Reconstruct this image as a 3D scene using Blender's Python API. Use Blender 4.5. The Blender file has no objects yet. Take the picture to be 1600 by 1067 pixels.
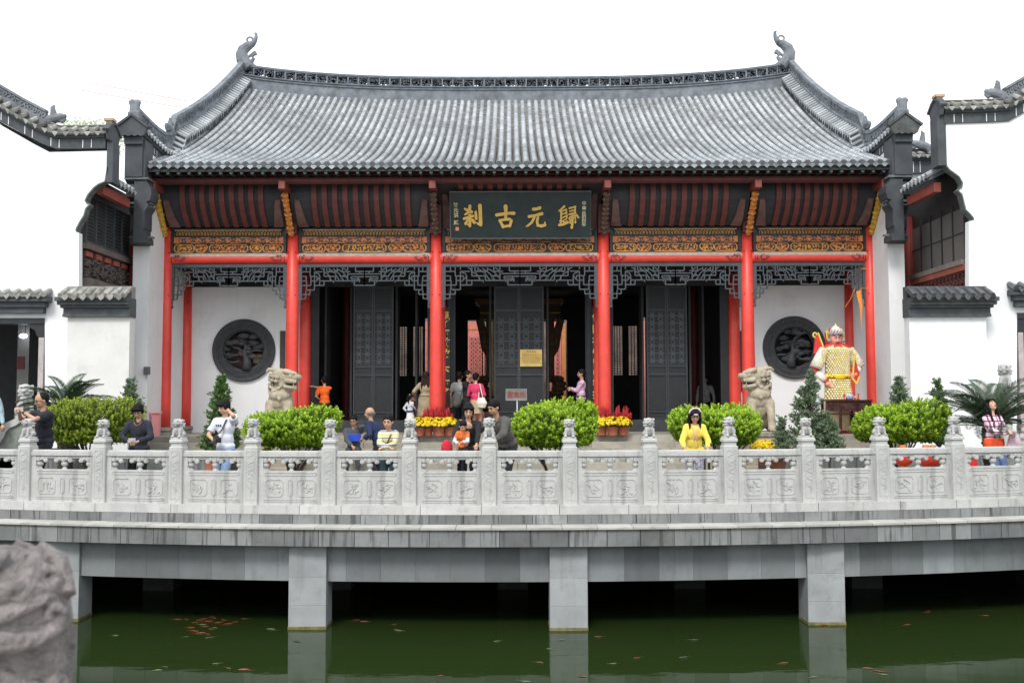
import bpy, bmesh, math, random
from mathutils import Vector, Matrix, noise

R = math.radians
sc = bpy.context.scene
COL = sc.collection

# ------------------------------------------------------------------ camera
F = 1600.0                    # focal length in pixels of the 1600 px wide photograph
CAM = Vector((0.0, 0.0, 1.57))
PITCH = math.atan(96.5 / F)
ROLL = R(-0.17)
cam_d = bpy.data.cameras.new("camera")
cam_d.sensor_width = 36.0
cam_d.lens = 36.0 * F / 1600.0
cam_d.clip_start = 0.1
cam_d.clip_end = 3000.0
cam_d.dof.use_dof = True
cam_d.dof.focus_distance = 20.0
cam_d.dof.aperture_fstop = 7.0
cam = bpy.data.objects.new("camera", cam_d)
COL.objects.link(cam)
CR = Matrix.Rotation(R(90) + PITCH, 3, 'X') @ Matrix.Rotation(ROLL, 3, 'Z')
cam.matrix_world = Matrix.Translation(CAM) @ CR.to_4x4()
sc.camera = cam


def at(px, py, Y):
    """world x, z of a pixel of the photograph on the plane y = Y"""
    d = CR @ Vector(((px - 800.0) / F, (533.5 - py) / F, -1.0))
    k = (Y - CAM.y) / d.y
    return CAM.x + d.x * k, CAM.z + d.z * k


# ------------------------------------------------------------------ sky, sun, exposure
world = bpy.data.worlds.new("World")
sc.world = world
world.use_nodes = True
wn = world.node_tree
bg = wn.nodes["Background"]
sky = wn.nodes.new("ShaderNodeTexSky")
sky.sky_type = 'NISHITA'
sky.sun_disc = False
sky.sun_elevation = R(58)
sky.sun_rotation = R(200)
sky.air_density = 1.0
sky.dust_density = 4.0
SKYM = wn.nodes.new("ShaderNodeMix")
SKYM.data_type = 'RGBA'
SKYM.inputs[0].default_value = 0.9
wn.links.new(sky.outputs[0], SKYM.inputs[6])
SKYM.inputs[7].default_value = (9.0, 9.35, 9.7, 1)
wn.links.new(SKYM.outputs[2], bg.inputs[0])
bg.inputs[1].default_value = 0.10

sun_d = bpy.data.lights.new("sun", 'SUN')
sun_d.energy = 1.4
sun_d.angle = R(16)
sun_d.color = (1.0, 0.97, 0.92)
sun = bpy.data.objects.new("sun", sun_d)
COL.objects.link(sun)
sun.rotation_euler = (R(42), R(0), R(-14))
sun.location = (0, -10, 40)

sc.view_settings.view_transform = 'Standard'
sc.view_settings.look = 'None'
sc.view_settings.gamma = 1.0
sc.view_settings.exposure = 0.80
sc.cycles.max_bounces = 6
sc.cycles.diffuse_bounces = 3
sc.cycles.glossy_bounces = 3
sc.cycles.transparent_max_bounces = 8
sc.cycles.use_denoising = True

# ------------------------------------------------------------------ materials
MATS = {}


def srgb(r, g, b):
    f = lambda c: (c / 255 / 12.92) if c / 255 <= .04045 else ((c / 255 + .055) / 1.055) ** 2.4
    return (f(r), f(g), f(b))


def M(name, col, rough=.6, var=.18, scale=4.0, bump=.0, bscale=30.0, metal=0.0, tint=0.0, col2=None,
      streak=0.0, spec=0.5, dirt=None, dirt_amt=.0, dirt_scale=2.0, trans=0.0, coat=0.0, stretch=(1, 1, 1)):
    """one procedural material: noise-varied base, optional per-face tint, dirt patches, streaks and bump"""
    if name in MATS:
        return MATS[name]
    m = bpy.data.materials.new(name)
    m.use_nodes = True
    nt = m.node_tree
    b = nt.nodes["Principled BSDF"]
    N = nt.nodes.new
    L = nt.links.new
    tc = N("ShaderNodeTexCoord")
    mp = N("ShaderNodeMapping")
    mp.inputs['Scale'].default_value = stretch
    L(tc.outputs['Object'], mp.inputs[0])
    co = mp.outputs[0]
    nz = N("ShaderNodeTexNoise")
    nz.inputs['Scale'].default_value = scale
    nz.inputs['Detail'].default_value = 6
    nz.inputs['Roughness'].default_value = .6
    L(co, nz.inputs['Vector'])
    c2 = col2 or tuple(min(1, c * (1 + var) + var * .01) for c in col)
    c1 = tuple(c * (1 - var) for c in col) if not col2 else col
    mx = N("ShaderNodeMix")
    mx.data_type = 'RGBA'
    rmp = N("ShaderNodeMapRange")
    rmp.inputs[1].default_value = .32
    rmp.inputs[2].default_value = .68
    L(nz.outputs[0], rmp.inputs[0])
    L(rmp.outputs[0], mx.inputs[0])
    mx.inputs[6].default_value = (*c1, 1)
    mx.inputs[7].default_value = (*c2, 1)
    out = mx.outputs[2]
    if tint:
        at_ = N("ShaderNodeAttribute")
        at_.attribute_name = "tint"
        mr = N("ShaderNodeMapRange")
        mr.inputs[3].default_value = 1 - tint
        mr.inputs[4].default_value = 1 + tint
        L(at_.outputs['Fac'], mr.inputs[0])
        vm = N("ShaderNodeVectorMath")
        vm.operation = 'SCALE'
        L(out, vm.inputs[0])
        L(mr.outputs[0], vm.inputs['Scale'])
        out = vm.outputs[0]
    if dirt_amt:
        n2 = N("ShaderNodeTexNoise")
        n2.inputs['Scale'].default_value = dirt_scale
        n2.inputs['Detail'].default_value = 8
        n2.inputs['Roughness'].default_value = .7
        L(co, n2.inputs['Vector'])
        r2 = N("ShaderNodeMapRange")
        r2.inputs[1].default_value = .55
        r2.inputs[2].default_value = .75
        r2.inputs[4].default_value = dirt_amt
        L(n2.outputs[0], r2.inputs[0])
        m2 = N("ShaderNodeMix")
        m2.data_type = 'RGBA'
        L(r2.outputs[0], m2.inputs[0])
        L(out, m2.inputs[6])
        m2.inputs[7].default_value = (*(dirt or (.05, .05, .045)), 1)
        out = m2.outputs[2]
    if streak:
        mp3 = N("ShaderNodeMapping")
        mp3.inputs['Scale'].default_value = (15, 15, 1.0) if streak > .5 else (7, 7, .7)
        L(tc.outputs['Object'], mp3.inputs[0])
        n3 = N("ShaderNodeTexNoise")
        n3.inputs['Scale'].default_value = 1.0
        n3.inputs['Detail'].default_value = 5
        L(mp3.outputs[0], n3.inputs['Vector'])
        r3 = N("ShaderNodeMapRange")
        r3.inputs[1].default_value = .53 if streak > .5 else .56
        r3.inputs[2].default_value = .66 if streak > .5 else .72
        r3.inputs[4].default_value = streak
        L(n3.outputs[0], r3.inputs[0])
        m3 = N("ShaderNodeMix")
        m3.data_type = 'RGBA'
        L(r3.outputs[0], m3.inputs[0])
        L(out, m3.inputs[6])
        m3.inputs[7].default_value = (.06, .06, .055, 1)
        out = m3.outputs[2]
    L(out, b.inputs['Base Color'])
    b.inputs['Roughness'].default_value = rough
    b.inputs['Metallic'].default_value = metal
    b.inputs['Specular IOR Level'].default_value = spec
    b.inputs['Coat Weight'].default_value = coat
    if trans:
        b.inputs['Transmission Weight'].default_value = trans
    if bump:
        nb = N("ShaderNodeTexNoise")
        nb.inputs['Scale'].default_value = bscale
        nb.inputs['Detail'].default_value = 5
        L(co, nb.inputs['Vector'])
        bp = N("ShaderNodeBump")
        bp.inputs['Strength'].default_value = bump
        bp.inputs['Distance'].default_value = .02
        L(nb.outputs[0], bp.inputs['Height'])
        L(bp.outputs[0], b.inputs['Normal'])
    MATS[name] = m
    return m


def emis(name, col, s):
    m = bpy.data.materials.new(name)
    m.use_nodes = True
    b = m.node_tree.nodes["Principled BSDF"]
    b.inputs['Base Color'].default_value = (*col, 1)
    b.inputs['Emission Color'].default_value = (*col, 1)
    b.inputs['Emission Strength'].default_value = s
    return m


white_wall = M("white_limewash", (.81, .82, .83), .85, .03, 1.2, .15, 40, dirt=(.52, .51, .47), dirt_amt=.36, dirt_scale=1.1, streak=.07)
shade_wall = M("shaded_old_limewash", (.66, .66, .64), .9, .06, 2, .2, 40, dirt=(.4, .4, .37), dirt_amt=.5, dirt_scale=1.6)  # greyer copy of the limewash, shade put into its colour
red_lac = M("red_lacquer", (.72, .060, .042), .42, .10, 3, .04, 60, dirt=(.62, .15, .11), dirt_amt=.5, dirt_scale=1.6, streak=.10)
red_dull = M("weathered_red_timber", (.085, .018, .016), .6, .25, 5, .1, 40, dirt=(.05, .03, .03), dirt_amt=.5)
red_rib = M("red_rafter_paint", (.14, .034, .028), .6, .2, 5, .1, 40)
dust = M("settled_dust", (.42, .34, .28), .95, .2, 9, .2, 60)
dark_wood = M("blackened_timber", (.013, .016, .020), .5, .25, 6, .12, 50)
slate_wood = M("slate_grey_lacquer", (.050, .062, .072), .5, .18, 6, .08, 60)
pitch_wood = M("black_timber_and_shade", (.012, .013, .016), .7, .3, 4)  # black timber colour that also carries the dark of unlit interiors
orange_gilt = M("orange_gilding", (.56, .20, .035), .5, .25, 10, .2, 80)
gold_gilt = M("yellow_gilding", (.55, .33, .035), .45, .25, 12, .2, 80, metal=.1)
brown_carve = M("brown_carved_timber", (.10, .055, .035), .6, .35, 12, .3, 80)
tile_m = M("grey_barrel_tile", (.35, .375, .395), .75, .2, 1.4, .25, 60, tint=.30, dirt=(.40, .41, .38), dirt_amt=.5, dirt_scale=9)
pan_m = M("pan_tile", (.25, .25, .245), .85, .3, 7, .3, 60, tint=.4, dirt=(.06, .06, .055), dirt_amt=.4, dirt_scale=5)
ridge_m = M("ridge_plaster", (.15, .165, .185), .85, .35, 3, .3, 40, dirt=(.34, .35, .33), dirt_amt=.45, dirt_scale=4)
cap_m = M("dark_wall_coping", (.060, .068, .076), .8, .25, 2.5, .15, 40)
mossy_tile = M("weathered_coping_tile", (.27, .265, .245), .85, .35, 5, .3, 50, tint=.35, dirt=(.12, .12, .10), dirt_amt=.6, dirt_scale=6)
stone_w = M("pale_carved_stone", (.465, .465, .452), .78, .12, 2.4, .35, 55, tint=.09, dirt=(.20, .19, .165), dirt_amt=.5, dirt_scale=4.2, streak=.42)
stone_g = M("grey_stone_slab", (.19, .20, .20), .8, .22, 1.6, .15, 60, tint=.30, dirt=(.09, .09, .08), dirt_amt=.6, dirt_scale=2.6, streak=.8)
stone_b = M("smooth_grey_beam_slab", (.20, .215, .22), .75, .16, 1.1, .08, 60, tint=.36, dirt=(.12, .125, .115), dirt_amt=.75, dirt_scale=2.4, streak=.22)
stone_y = M("yellowish_lion_stone", (.36, .31, .23), .8, .25, 5, .35, 30, dirt=(.17, .14, .11), dirt_amt=.5, dirt_scale=3.5)
stone_step = M("step_stone", (.29, .27, .225), .85, .2, 2.5, .2, 40, tint=.14, dirt=(.2, .18, .15), dirt_amt=.45, dirt_scale=2.2, streak=.25)
paving = M("courtyard_paving", (.36, .35, .32), .85, .15, 1.2, .15, 30)


# ------------------------------------------------------------------ mesh helpers
class MB:
    def __init__(s):
        s.v, s.f, s.t = [], [], []

    def quad(s, a, b, c, d, t=.5):
        n = len(s.v)
        s.v += [tuple(a), tuple(b), tuple(c), tuple(d)]
        s.f.append((n, n + 1, n + 2, n + 3))
        s.t.append(t)

    def tri(s, a, b, c, t=.5):
        n = len(s.v)
        s.v += [tuple(a), tuple(b), tuple(c)]
        s.f.append((n, n + 1, n + 2))
        s.t.append(t)

    def box(s, x0, x1, y0, y1, z0, z1, t=.5, m=None):
        n = len(s.v)
        P = [(x0, y0, z0), (x1, y0, z0), (x1, y1, z0), (x0, y1, z0), (x0, y0, z1), (x1, y0, z1), (x1, y1, z1), (x0, y1, z1)]
        if m is not None:
            P = [tuple(m(*p)) for p in P]
        s.v += P
        for q in ((3, 2, 1, 0), (4, 5, 6, 7), (0, 1, 5, 4), (1, 2, 6, 5), (2, 3, 7, 6), (3, 0, 4, 7)):
            s.f.append(tuple(n + i for i in q))
            s.t.append(t)

    def bevel_box(s, x0, x1, y0, y1, z0, z1, b=.01, t=.5, m=None):
        """box with chamfered vertical edges and top"""
        def ring(i, z):
            return [(x0 + i + b, y0 + i, z), (x1 - i - b, y0 + i, z), (x1 - i, y0 + i + b, z), (x1 - i, y1 - i - b, z),
                    (x1 - i - b, y1 - i, z), (x0 + i + b, y1 - i, z), (x0 + i, y1 - i - b, z), (x0 + i, y0 + i + b, z)]
        s.loft([ring(0, z0), ring(0, z1 - b), ring(b, z1)], True, True, t, m)

    def loft(s, rings, closed=True, caps=True, t=.5, m=None):
        n = len(s.v)
        k = len(rings[0])
        for r in rings:
            s.v += [tuple(m(*p)) if m is not None else tuple(p) for p in r]
        for i in range(len(rings) - 1):
            for j in range(k if closed else k - 1):
                a = n + i * k + j
                b = n + i * k + (j + 1) % k
                s.f.append((a, b, b + k, a + k))
                s.t.append(t if not callable(t) else t(i))
        if caps:
            s.f.append(tuple(n + j for j in reversed(range(k))))
            s.t.append(.5)
            s.f.append(tuple(n + (len(rings) - 1) * k + j for j in range(k)))
            s.t.append(.5)

    def prism(s, poly, n0, n1, m, t=.5):
        """extrude a 2-d outline (u, v) from n0 to n1; m(u, v, n) gives the point"""
        n = len(s.v)
        k = len(poly)
        for nn in (n0, n1):
            s.v += [tuple(m(u, v, nn)) for u, v in poly]
        s.f.append(tuple(n + j for j in range(k)))
        s.f.append(tuple(n + k + j for j in reversed(range(k))))
        s.t += [t, t]
        for j in range(k):
            a, b = n + j, n + (j + 1) % k
            s.f.append((b, a, a + k, b + k))
            s.t.append(t)

    def tube(s, pts, rad, seg=8, caps=True, t=.5, flat=1.0):
        pts = [Vector(p) for p in pts]
        rings = []
        up = None
        for i, p in enumerate(pts):
            d = (pts[min(i + 1, len(pts) - 1)] - pts[max(i - 1, 0)])
            if d.length < 1e-9:
                d = Vector((0, 0, 1))
            d.normalize()
            if up is None:
                up = Vector((0, 0, 1)) if abs(d.z) < .9 else Vector((0, 1, 0))
            a = d.cross(up)
            if a.length < 1e-6:
                a = d.orthogonal()
            a.normalize()
            b = d.cross(a).normalized()
            up = -b if up.dot(-b) > 0 else b
            r = rad[i] if hasattr(rad, '__len__') else rad
            rings.append([p + (a * math.cos(2 * math.pi * j / seg) + b * flat * math.sin(2 * math.pi * j / seg)) * r for j in range(seg)])
        s.loft(rings, True, caps, t)

    def lathe(s, prof, c=(0, 0, 0), seg=20, t=.5, m=None):
        rings = [[(c[0] + r * math.cos(2 * math.pi * j / seg), c[1] + r * math.sin(2 * math.pi * j / seg), c[2] + z)
                  for j in range(seg)] for r, z in prof]
        s.loft(rings, True, True, t, m)

    def ell(s, c, r, rot=None, seg=12, rings=8, t=.5):
        n = len(s.v)
        c = Vector(c)
        mm = rot if rot is not None else Matrix.Identity(3)
        r = (r, r, r) if not hasattr(r, '__len__') else r
        def put(x, y, z):
            s.v.append(tuple(c + mm @ Vector((x * r[0], y * r[1], z * r[2]))))
        put(0, 0, -1)
        for i in range(1, rings):
            a = -math.pi / 2 + math.pi * i / rings
            for j in range(seg):
                b = 2 * math.pi * j / seg
                put(math.cos(a) * math.cos(b), math.cos(a) * math.sin(b), math.sin(a))
        put(0, 0, 1)
        top = len(s.v) - 1
        for j in range(seg):
            s.f.append((n, n + 1 + (j + 1) % seg, n + 1 + j))
            s.t.append(t)
            for i in range(rings - 2):
                a = n + 1 + i * seg + j
                b = n + 1 + i * seg + (j + 1) % seg
                s.f.append((a, b, b + seg, a + seg))
                s.t.append(t)
            a = n + 1 + (rings - 2) * seg
            s.f.append((a + j, a + (j + 1) % seg, top))
            s.t.append(t)

    def cap(s, a, b, ra, rb=None, seg=10):
        """round-ended tapered limb"""
        rb = ra if rb is None else rb
        a, b = Vector(a), Vector(b)
        d = (b - a)
        if d.length < 1e-6:
            s.ell(a, ra, seg=seg)
            return
        d.normalize()
        pts, rad = [], []
        for k in (-1, -.85, -.5):
            pts.append(a + d * ra * k)
            rad.append(max(ra * math.sqrt(max(0, 1 - k * k)), ra * .05))
        pts += [a, b]
        rad += [ra, rb]
        for k in (.5, .85, 1):
            pts.append(b + d * rb * k)
            rad.append(max(rb * math.sqrt(max(0, 1 - k * k)), rb * .05))
        s.tube(pts, rad, seg)

    def ribbon(s, pts, w, n0, n1, m, t=.5):
        """flat strip of width w along 2-d points, extruded from n0 to n1; w may be a list"""
        k = len(pts)
        Lp, Rp = [], []
        for i in range(k):
            a = pts[max(i - 1, 0)]
            b = pts[min(i + 1, k - 1)]
            dx, dy = b[0] - a[0], b[1] - a[1]
            l = math.hypot(dx, dy) or 1
            ww = (w[i] if hasattr(w, '__len__') else w) / 2
            nx, ny = -dy / l * ww, dx / l * ww
            Lp.append((pts[i][0] + nx, pts[i][1] + ny))
            Rp.append((pts[i][0] - nx, pts[i][1] - ny))
        n = len(s.v)
        for i in range(k):
            for (u, v), nn in ((Lp[i], n0), (Rp[i], n0), (Rp[i], n1), (Lp[i], n1)):
                s.v.append(tuple(m(u, v, nn)))
        for i in range(k - 1):
            for j in range(4):
                a = n + i * 4 + j
                b = n + i * 4 + (j + 1) % 4
                s.f.append((a, b, b + 4, a + 4))
                s.t.append(t)
        s.f.append((n + 3, n + 2, n + 1, n))
        s.f.append(tuple(n + (k - 1) * 4 + j for j in range(4)))
        s.t += [t, t]

    def mesh(s, name, smooth=False):
        me = bpy.data.meshes.new(name)
        me.from_pydata(s.v, [], s.f)
        if len(me.polygons) == len(s.t):
            a = me.attributes.new("tint", 'FLOAT', 'FACE')
            a.data.foreach_set("value", s.t)
        if smooth:
            me.polygons.foreach_set("use_smooth", [True] * len(me.polygons))
        me.update()
        return me

    def build(s, name, mat, parent=None, smooth=False, fix=True):
        me = s.mesh(name, smooth)
        if fix:
            bm = bmesh.new()
            bm.from_mesh(me)
            bmesh.ops.recalc_face_normals(bm, faces=bm.faces)
            bm.to_mesh(me)
            bm.free()
        return put(name, me, mat, parent)


def put(name, me, mat, parent=None):
    if mat is not None and len(me.materials) and me.users and me.materials[0] is not (mat[0] if isinstance(mat, (list, tuple)) else mat):
        me = me.copy()
    o = bpy.data.objects.new(name, me)
    if mat is not None:
        me.materials.clear()
        for x in (mat if isinstance(mat, (list, tuple)) else [mat]):
            me.materials.append(x)
    COL.objects.link(o)
    if parent is not None:
        o.parent = parent
    return o


def tag(o, label=None, cat=None, group=None, kind=None):
    if label:
        o['label'] = label
    if cat:
        o['category'] = cat
        o['kind'] = kind or 'thing'
    if group:
        o['group'] = group
    if kind:
        o['kind'] = kind
    return o


def empty(name, loc=(0, 0, 0), rz=0, parent=None):
    o = bpy.data.objects.new(name, None)
    COL.objects.link(o)
    o.location = loc
    o.rotation_euler = (0, 0, rz)
    o.empty_display_size = .2
    if parent is not None:
        o.parent = parent
    return o


def copy_tree(o, parent=None):
    c = o.copy()
    COL.objects.link(c)
    c.parent = parent
    for ch in list(o.children):
        copy_tree(ch, c)
    return c


def fuse(mb, name, mat, parent=None, voxel=.012, smooth=2, fold=0.0, fscale=8.0, ridge=None, sharp=False):
    """voxel-fuse overlapping closed shapes into one continuous surface"""
    me = mb.mesh(name)
    o = bpy.data.objects.new(name + "_src", me)
    COL.objects.link(o)
    r = o.modifiers.new("r", 'REMESH')
    r.mode = 'VOXEL'
    r.voxel_size = voxel
    if smooth:
        s = o.modifiers.new("s", 'SMOOTH')
        s.factor = .5
        s.iterations = smooth
    dg = bpy.context.evaluated_depsgraph_get()
    new = bpy.data.meshes.new_from_object(o.evaluated_get(dg))
    bpy.data.objects.remove(o)
    bpy.data.meshes.remove(me)
    new.name = name
    if fold:
        new.update()
        co = [v.co.copy() for v in new.vertices]
        no = [v.normal.copy() for v in new.vertices]
        for v, c, n in zip(new.vertices, co, no):
            q = Vector((c.x * fscale, c.y * fscale, c.z * fscale * .55))
            d = noise.noise(q) + .5 * noise.noise(q * 2.3)
            v.co = c + n * d * fold
    new.polygons.foreach_set("use_smooth", [not sharp] * len(new.polygons))
    new.update()
    return put(name, new, mat, parent)
# ================================================================== ground, pond
WZ = -1.83                     # water level
arc = lambda x: .0150 * x * x  # the waterside terrace bows out towards the middle
g = MB()
HX, HY0, HY1 = 20.0, 1.35, 23.5
for x0, x1, y0, y1 in ((-900, -HX, -900, 1500), (HX, 900, -900, 1500), (-HX, HX, -900, HY0), (-HX, HX, HY1, 1500)):
    g.quad((x0, y0, -.006), (x1, y0, -.006), (x1, y1, -.006), (x0, y1, -.006))
tag(g.build("ground", paving), kind='structure')
g = MB()
for (a, b, c, d) in (((-HX, HY0), (HX, HY0), 0, 0), ((HX, HY0), (HX, HY1), 0, 0), ((HX, HY1), (-HX, HY1), 0, 0), ((-HX, HY1), (-HX, HY0), 0, 0)):
    g.quad((a[0], a[1], -3.4), (b[0], b[1], -3.4), (b[0], b[1], -.006), (a[0], a[1], -.006))
tag(g.build("pond_wall", M("shaded_wet_bank", (.06, .062, .058), .8, .3, 2), fix=False), kind='structure')  # bank colour kept dark to stand for the shade under the deck

wm = bpy.data.materials.new("green_pond_water")
wm.use_nodes = True
nt = wm.node_tree
b = nt.nodes["Principled BSDF"]
b.inputs['Roughness'].default_value = .02
b.inputs['IOR'].default_value = 1.33
b.inputs['Specular IOR Level'].default_value = .40
tc = nt.nodes.new("ShaderNodeTexCoord")
n1 = nt.nodes.new("ShaderNodeTexNoise")
n1.inputs['Scale'].default_value = .25
n1.inputs['Detail'].default_value = 3
nt.links.new(tc.outputs['Object'], n1.inputs['Vector'])
mx = nt.nodes.new("ShaderNodeMix")
mx.data_type = 'RGBA'
nt.links.new(n1.outputs[0], mx.inputs[0])
mx.inputs[6].default_value = (.014, .026, .006, 1)
mx.inputs[7].default_value = (.019, .034, .009, 1)
nt.links.new(mx.outputs[2], b.inputs['Base Color'])
mp = nt.nodes.new("ShaderNodeMapping")
mp.inputs['Scale'].default_value = (1.0, 2.4, 1)
nt.links.new(tc.outputs['Object'], mp.inputs[0])
n2 = nt.nodes.new("ShaderNodeTexNoise")
n2.inputs['Scale'].default_value = 1.6
n2.inputs['Detail'].default_value = 3
nt.links.new(mp.outputs[0], n2.inputs['Vector'])
bp = nt.nodes.new("ShaderNodeBump")
bp.inputs['Strength'].default_value = .10
bp.inputs['Distance'].default_value = .02
nt.links.new(n2.outputs[0], bp.inputs['Height'])
nt.links.new(bp.outputs[0], b.inputs['Normal'])
g = MB()
g.quad((-HX, HY0, WZ), (HX, HY0, WZ), (HX, HY1, WZ), (-HX, HY1, WZ))
tag(g.build("pond_water", wm), kind='structure')

# ================================================================== waterside platform
YB = 16.0
yb = lambda x: YB + arc(x)


def strip(mb, xs, f0, f1, z0, z1, gap=.004, tint=True, rnd=random):
    """row of slabs following the bow of the terrace; f0/f1 are front/back offsets from the balustrade line"""
    for i in range(len(xs) - 1):
        a, b = xs[i] + gap, xs[i + 1] - gap
        t = rnd.random() if tint else .5
        n = len(mb.v)
        for z in (z0, z1):
            mb.v += [(a, yb(a) + f0, z), (b, yb(b) + f0, z), (b, yb(b) + f1, z), (a, yb(a) + f1, z)]
        for q in ((3, 2, 1, 0), (4, 5, 6, 7), (0, 1, 5, 4), (1, 2, 6, 5), (2, 3, 7, 6), (3, 0, 4, 7)):
            mb.f.append(tuple(n + j for j in q))
            mb.t.append(t)


random.seed(5)
plat = tag(empty("stone_platform", (0, YB, 0)), "grey stone waterside platform on square piers carrying the balustrade over the pond", "platform")
plat.location = (0, 0, 0)
cuts = lambda a, b, w, j=.0: [a + w * k + random.uniform(-j, j) for k in range(int((b - a) / w) + 1)]
m_ = MB(); strip(m_, cuts(-14, 14, 1.05, .25), -.19, .12, -.135, 0); m_.build("kerb", stone_w, plat)
m_ = MB(); strip(m_, cuts(-14, 14, .37, .05), -.193, .10, -.1365, -.1330, 0, True); m_.build("grime_line", M("brown_grime", (.12, .09, .06), .95, .5, 20), plat)
m_ = MB(); strip(m_, cuts(-14, 14, .53, .0), -.20, .10, -.275, -.137); m_.build("plinth_course", stone_g, plat)
m_ = MB(); strip(m_, cuts(-14.1, 14, .53, .0), -.64, -.1, -.31, -.278); m_.build("ledge", M("pale_ledge_stone", (.42, .41, .38), .8, .15, 3, .2, 50, tint=.12, dirt=(.15, .13, .1), dirt_amt=.5, dirt_scale=4), plat)
m_ = MB(); strip(m_, cuts(-14, 14, .53, .05), -.60, .02, -.565, -.312); m_.build("fascia", stone_g, plat)
m_ = MB(); strip(m_, cuts(-14.2, 14, .53), -.30, .05, -1.13, -.567, .0015); m_.build("beam", stone_b, plat)
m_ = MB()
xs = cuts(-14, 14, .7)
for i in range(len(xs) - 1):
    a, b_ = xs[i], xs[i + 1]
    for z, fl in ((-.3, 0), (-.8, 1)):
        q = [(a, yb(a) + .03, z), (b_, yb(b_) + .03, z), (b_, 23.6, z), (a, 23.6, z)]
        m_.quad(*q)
m_.build("deck_underside", M("shaded_concrete", (.05, .05, .05), .9), plat)  # dark tone carries the shade below the slab
pb = M("pier_stone", (.30, .315, .32), .75, .14, 2, .15, 50, tint=.12, dirt=(.15, .15, .14), dirt_amt=.6, dirt_scale=2.8, streak=.25)
moss = M("waterline_moss", (.16, .15, .06), .85, .4, 9, .3, 60)
for px in (-305, 93, 480.5, 888.5, 1291, 1690, 2090):
    x = at(px, 900, 15.65)[0]
    x = at(px, 900, yb(x) - .42)[0]
    m_ = MB()
    mm = lambda u, v, w, x=x: (x + u, yb(x) + .10 + v, w)
    for z0, z1, t in ((-1.05, -.566, .45), (-1.47, -1.053, .8), (WZ + .045, -1.473, .6)):
        m_.bevel_box(-.285, .285, -.53, 0, z0, z1, .006, t, mm)
    p = m_.build("pier", pb, plat)
    m_ = MB()
    m_.bevel_box(-.292, .292, -.537, 0, -2.9, WZ + .045, .004, .5, mm)
    m_.build("waterline_band", moss, p)
for k in range(9):   # rear supports, the shade under the deck put into their colour
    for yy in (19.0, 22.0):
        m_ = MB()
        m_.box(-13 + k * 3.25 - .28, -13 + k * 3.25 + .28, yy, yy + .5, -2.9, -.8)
        m_.build("rear_pier", M("shaded_pier", (.06, .06, .06), .9), plat)

g = MB()
xs = cuts(-14, 14, 1.0)
for i in range(len(xs) - 1):
    a, b_ = xs[i], xs[i + 1]
    g.quad((a, yb(a) + .1, 0), (b_, yb(b_) + .1, 0), (b_, 28, 0), (a, 28, 0))
pv = bpy.data.materials.new("courtyard_slabs")
pv.use_nodes = True
nt = pv.node_tree
b = nt.nodes["Principled BSDF"]
tc = nt.nodes.new("ShaderNodeTexCoord")
br = nt.nodes.new("ShaderNodeTexBrick")
br.inputs['Scale'].default_value = 1.0
br.inputs['Brick Width'].default_value = .8
br.inputs['Row Height'].default_value = .5
br.inputs['Mortar Size'].default_value = .006
br.inputs['Color1'].default_value = (.36, .35, .31, 1)
br.inputs['Color2'].default_value = (.28, .275, .25, 1)
br.inputs['Mortar'].default_value = (.1, .1, .09, 1)
nt.links.new(tc.outputs['Object'], br.inputs['Vector'])
nt.links.new(br.outputs[0], b.inputs['Base Color'])
b.inputs['Roughness'].default_value = .85
tag(g.build("terrace_paving", pv, fix=False), kind='structure')

# ================================================================== balustrade
bal = tag(empty("stone_balustrade", (0, 0, 0)), "pale carved stone balustrade with lion-topped posts along the water's edge", "balustrade")


def post_mesh():
    m_ = MB()
    m_.bevel_box(-.113, .113, -.113, .113, 0, .90, .012)
    m_.bevel_box(-.095, .095, -.095, .095, .88, .965, .012)
    m_.bevel_box(-.115, .115, -.115, .115, .962, 1.02, .02)
    m_.bevel_box(-.10, .10, -.10, .10, 1.02, 1.045, .01)
    # shallow sunk frame and cloud scroll on the shaft front
    S = lambda u, v, n: (u, -.113 - n, v)
    pts = [(-.07, .08), (-.07, .80), (-.055, .83), (.055, .83), (.07, .80), (.07, .08), (-.07, .08)]
    m_.ribbon(pts, .008, .0, .005, S)
    rnd = random.Random(3)
    for k in range(5):
        z = .2 + k * .13
        p = [(.045 * math.sin(a * 1.7 + k), z + a * .03) for a in [q * .35 for q in range(10)]]
        m_.ribbon(p, .012, 0, .006, S)
    return m_.mesh("post")


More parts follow.
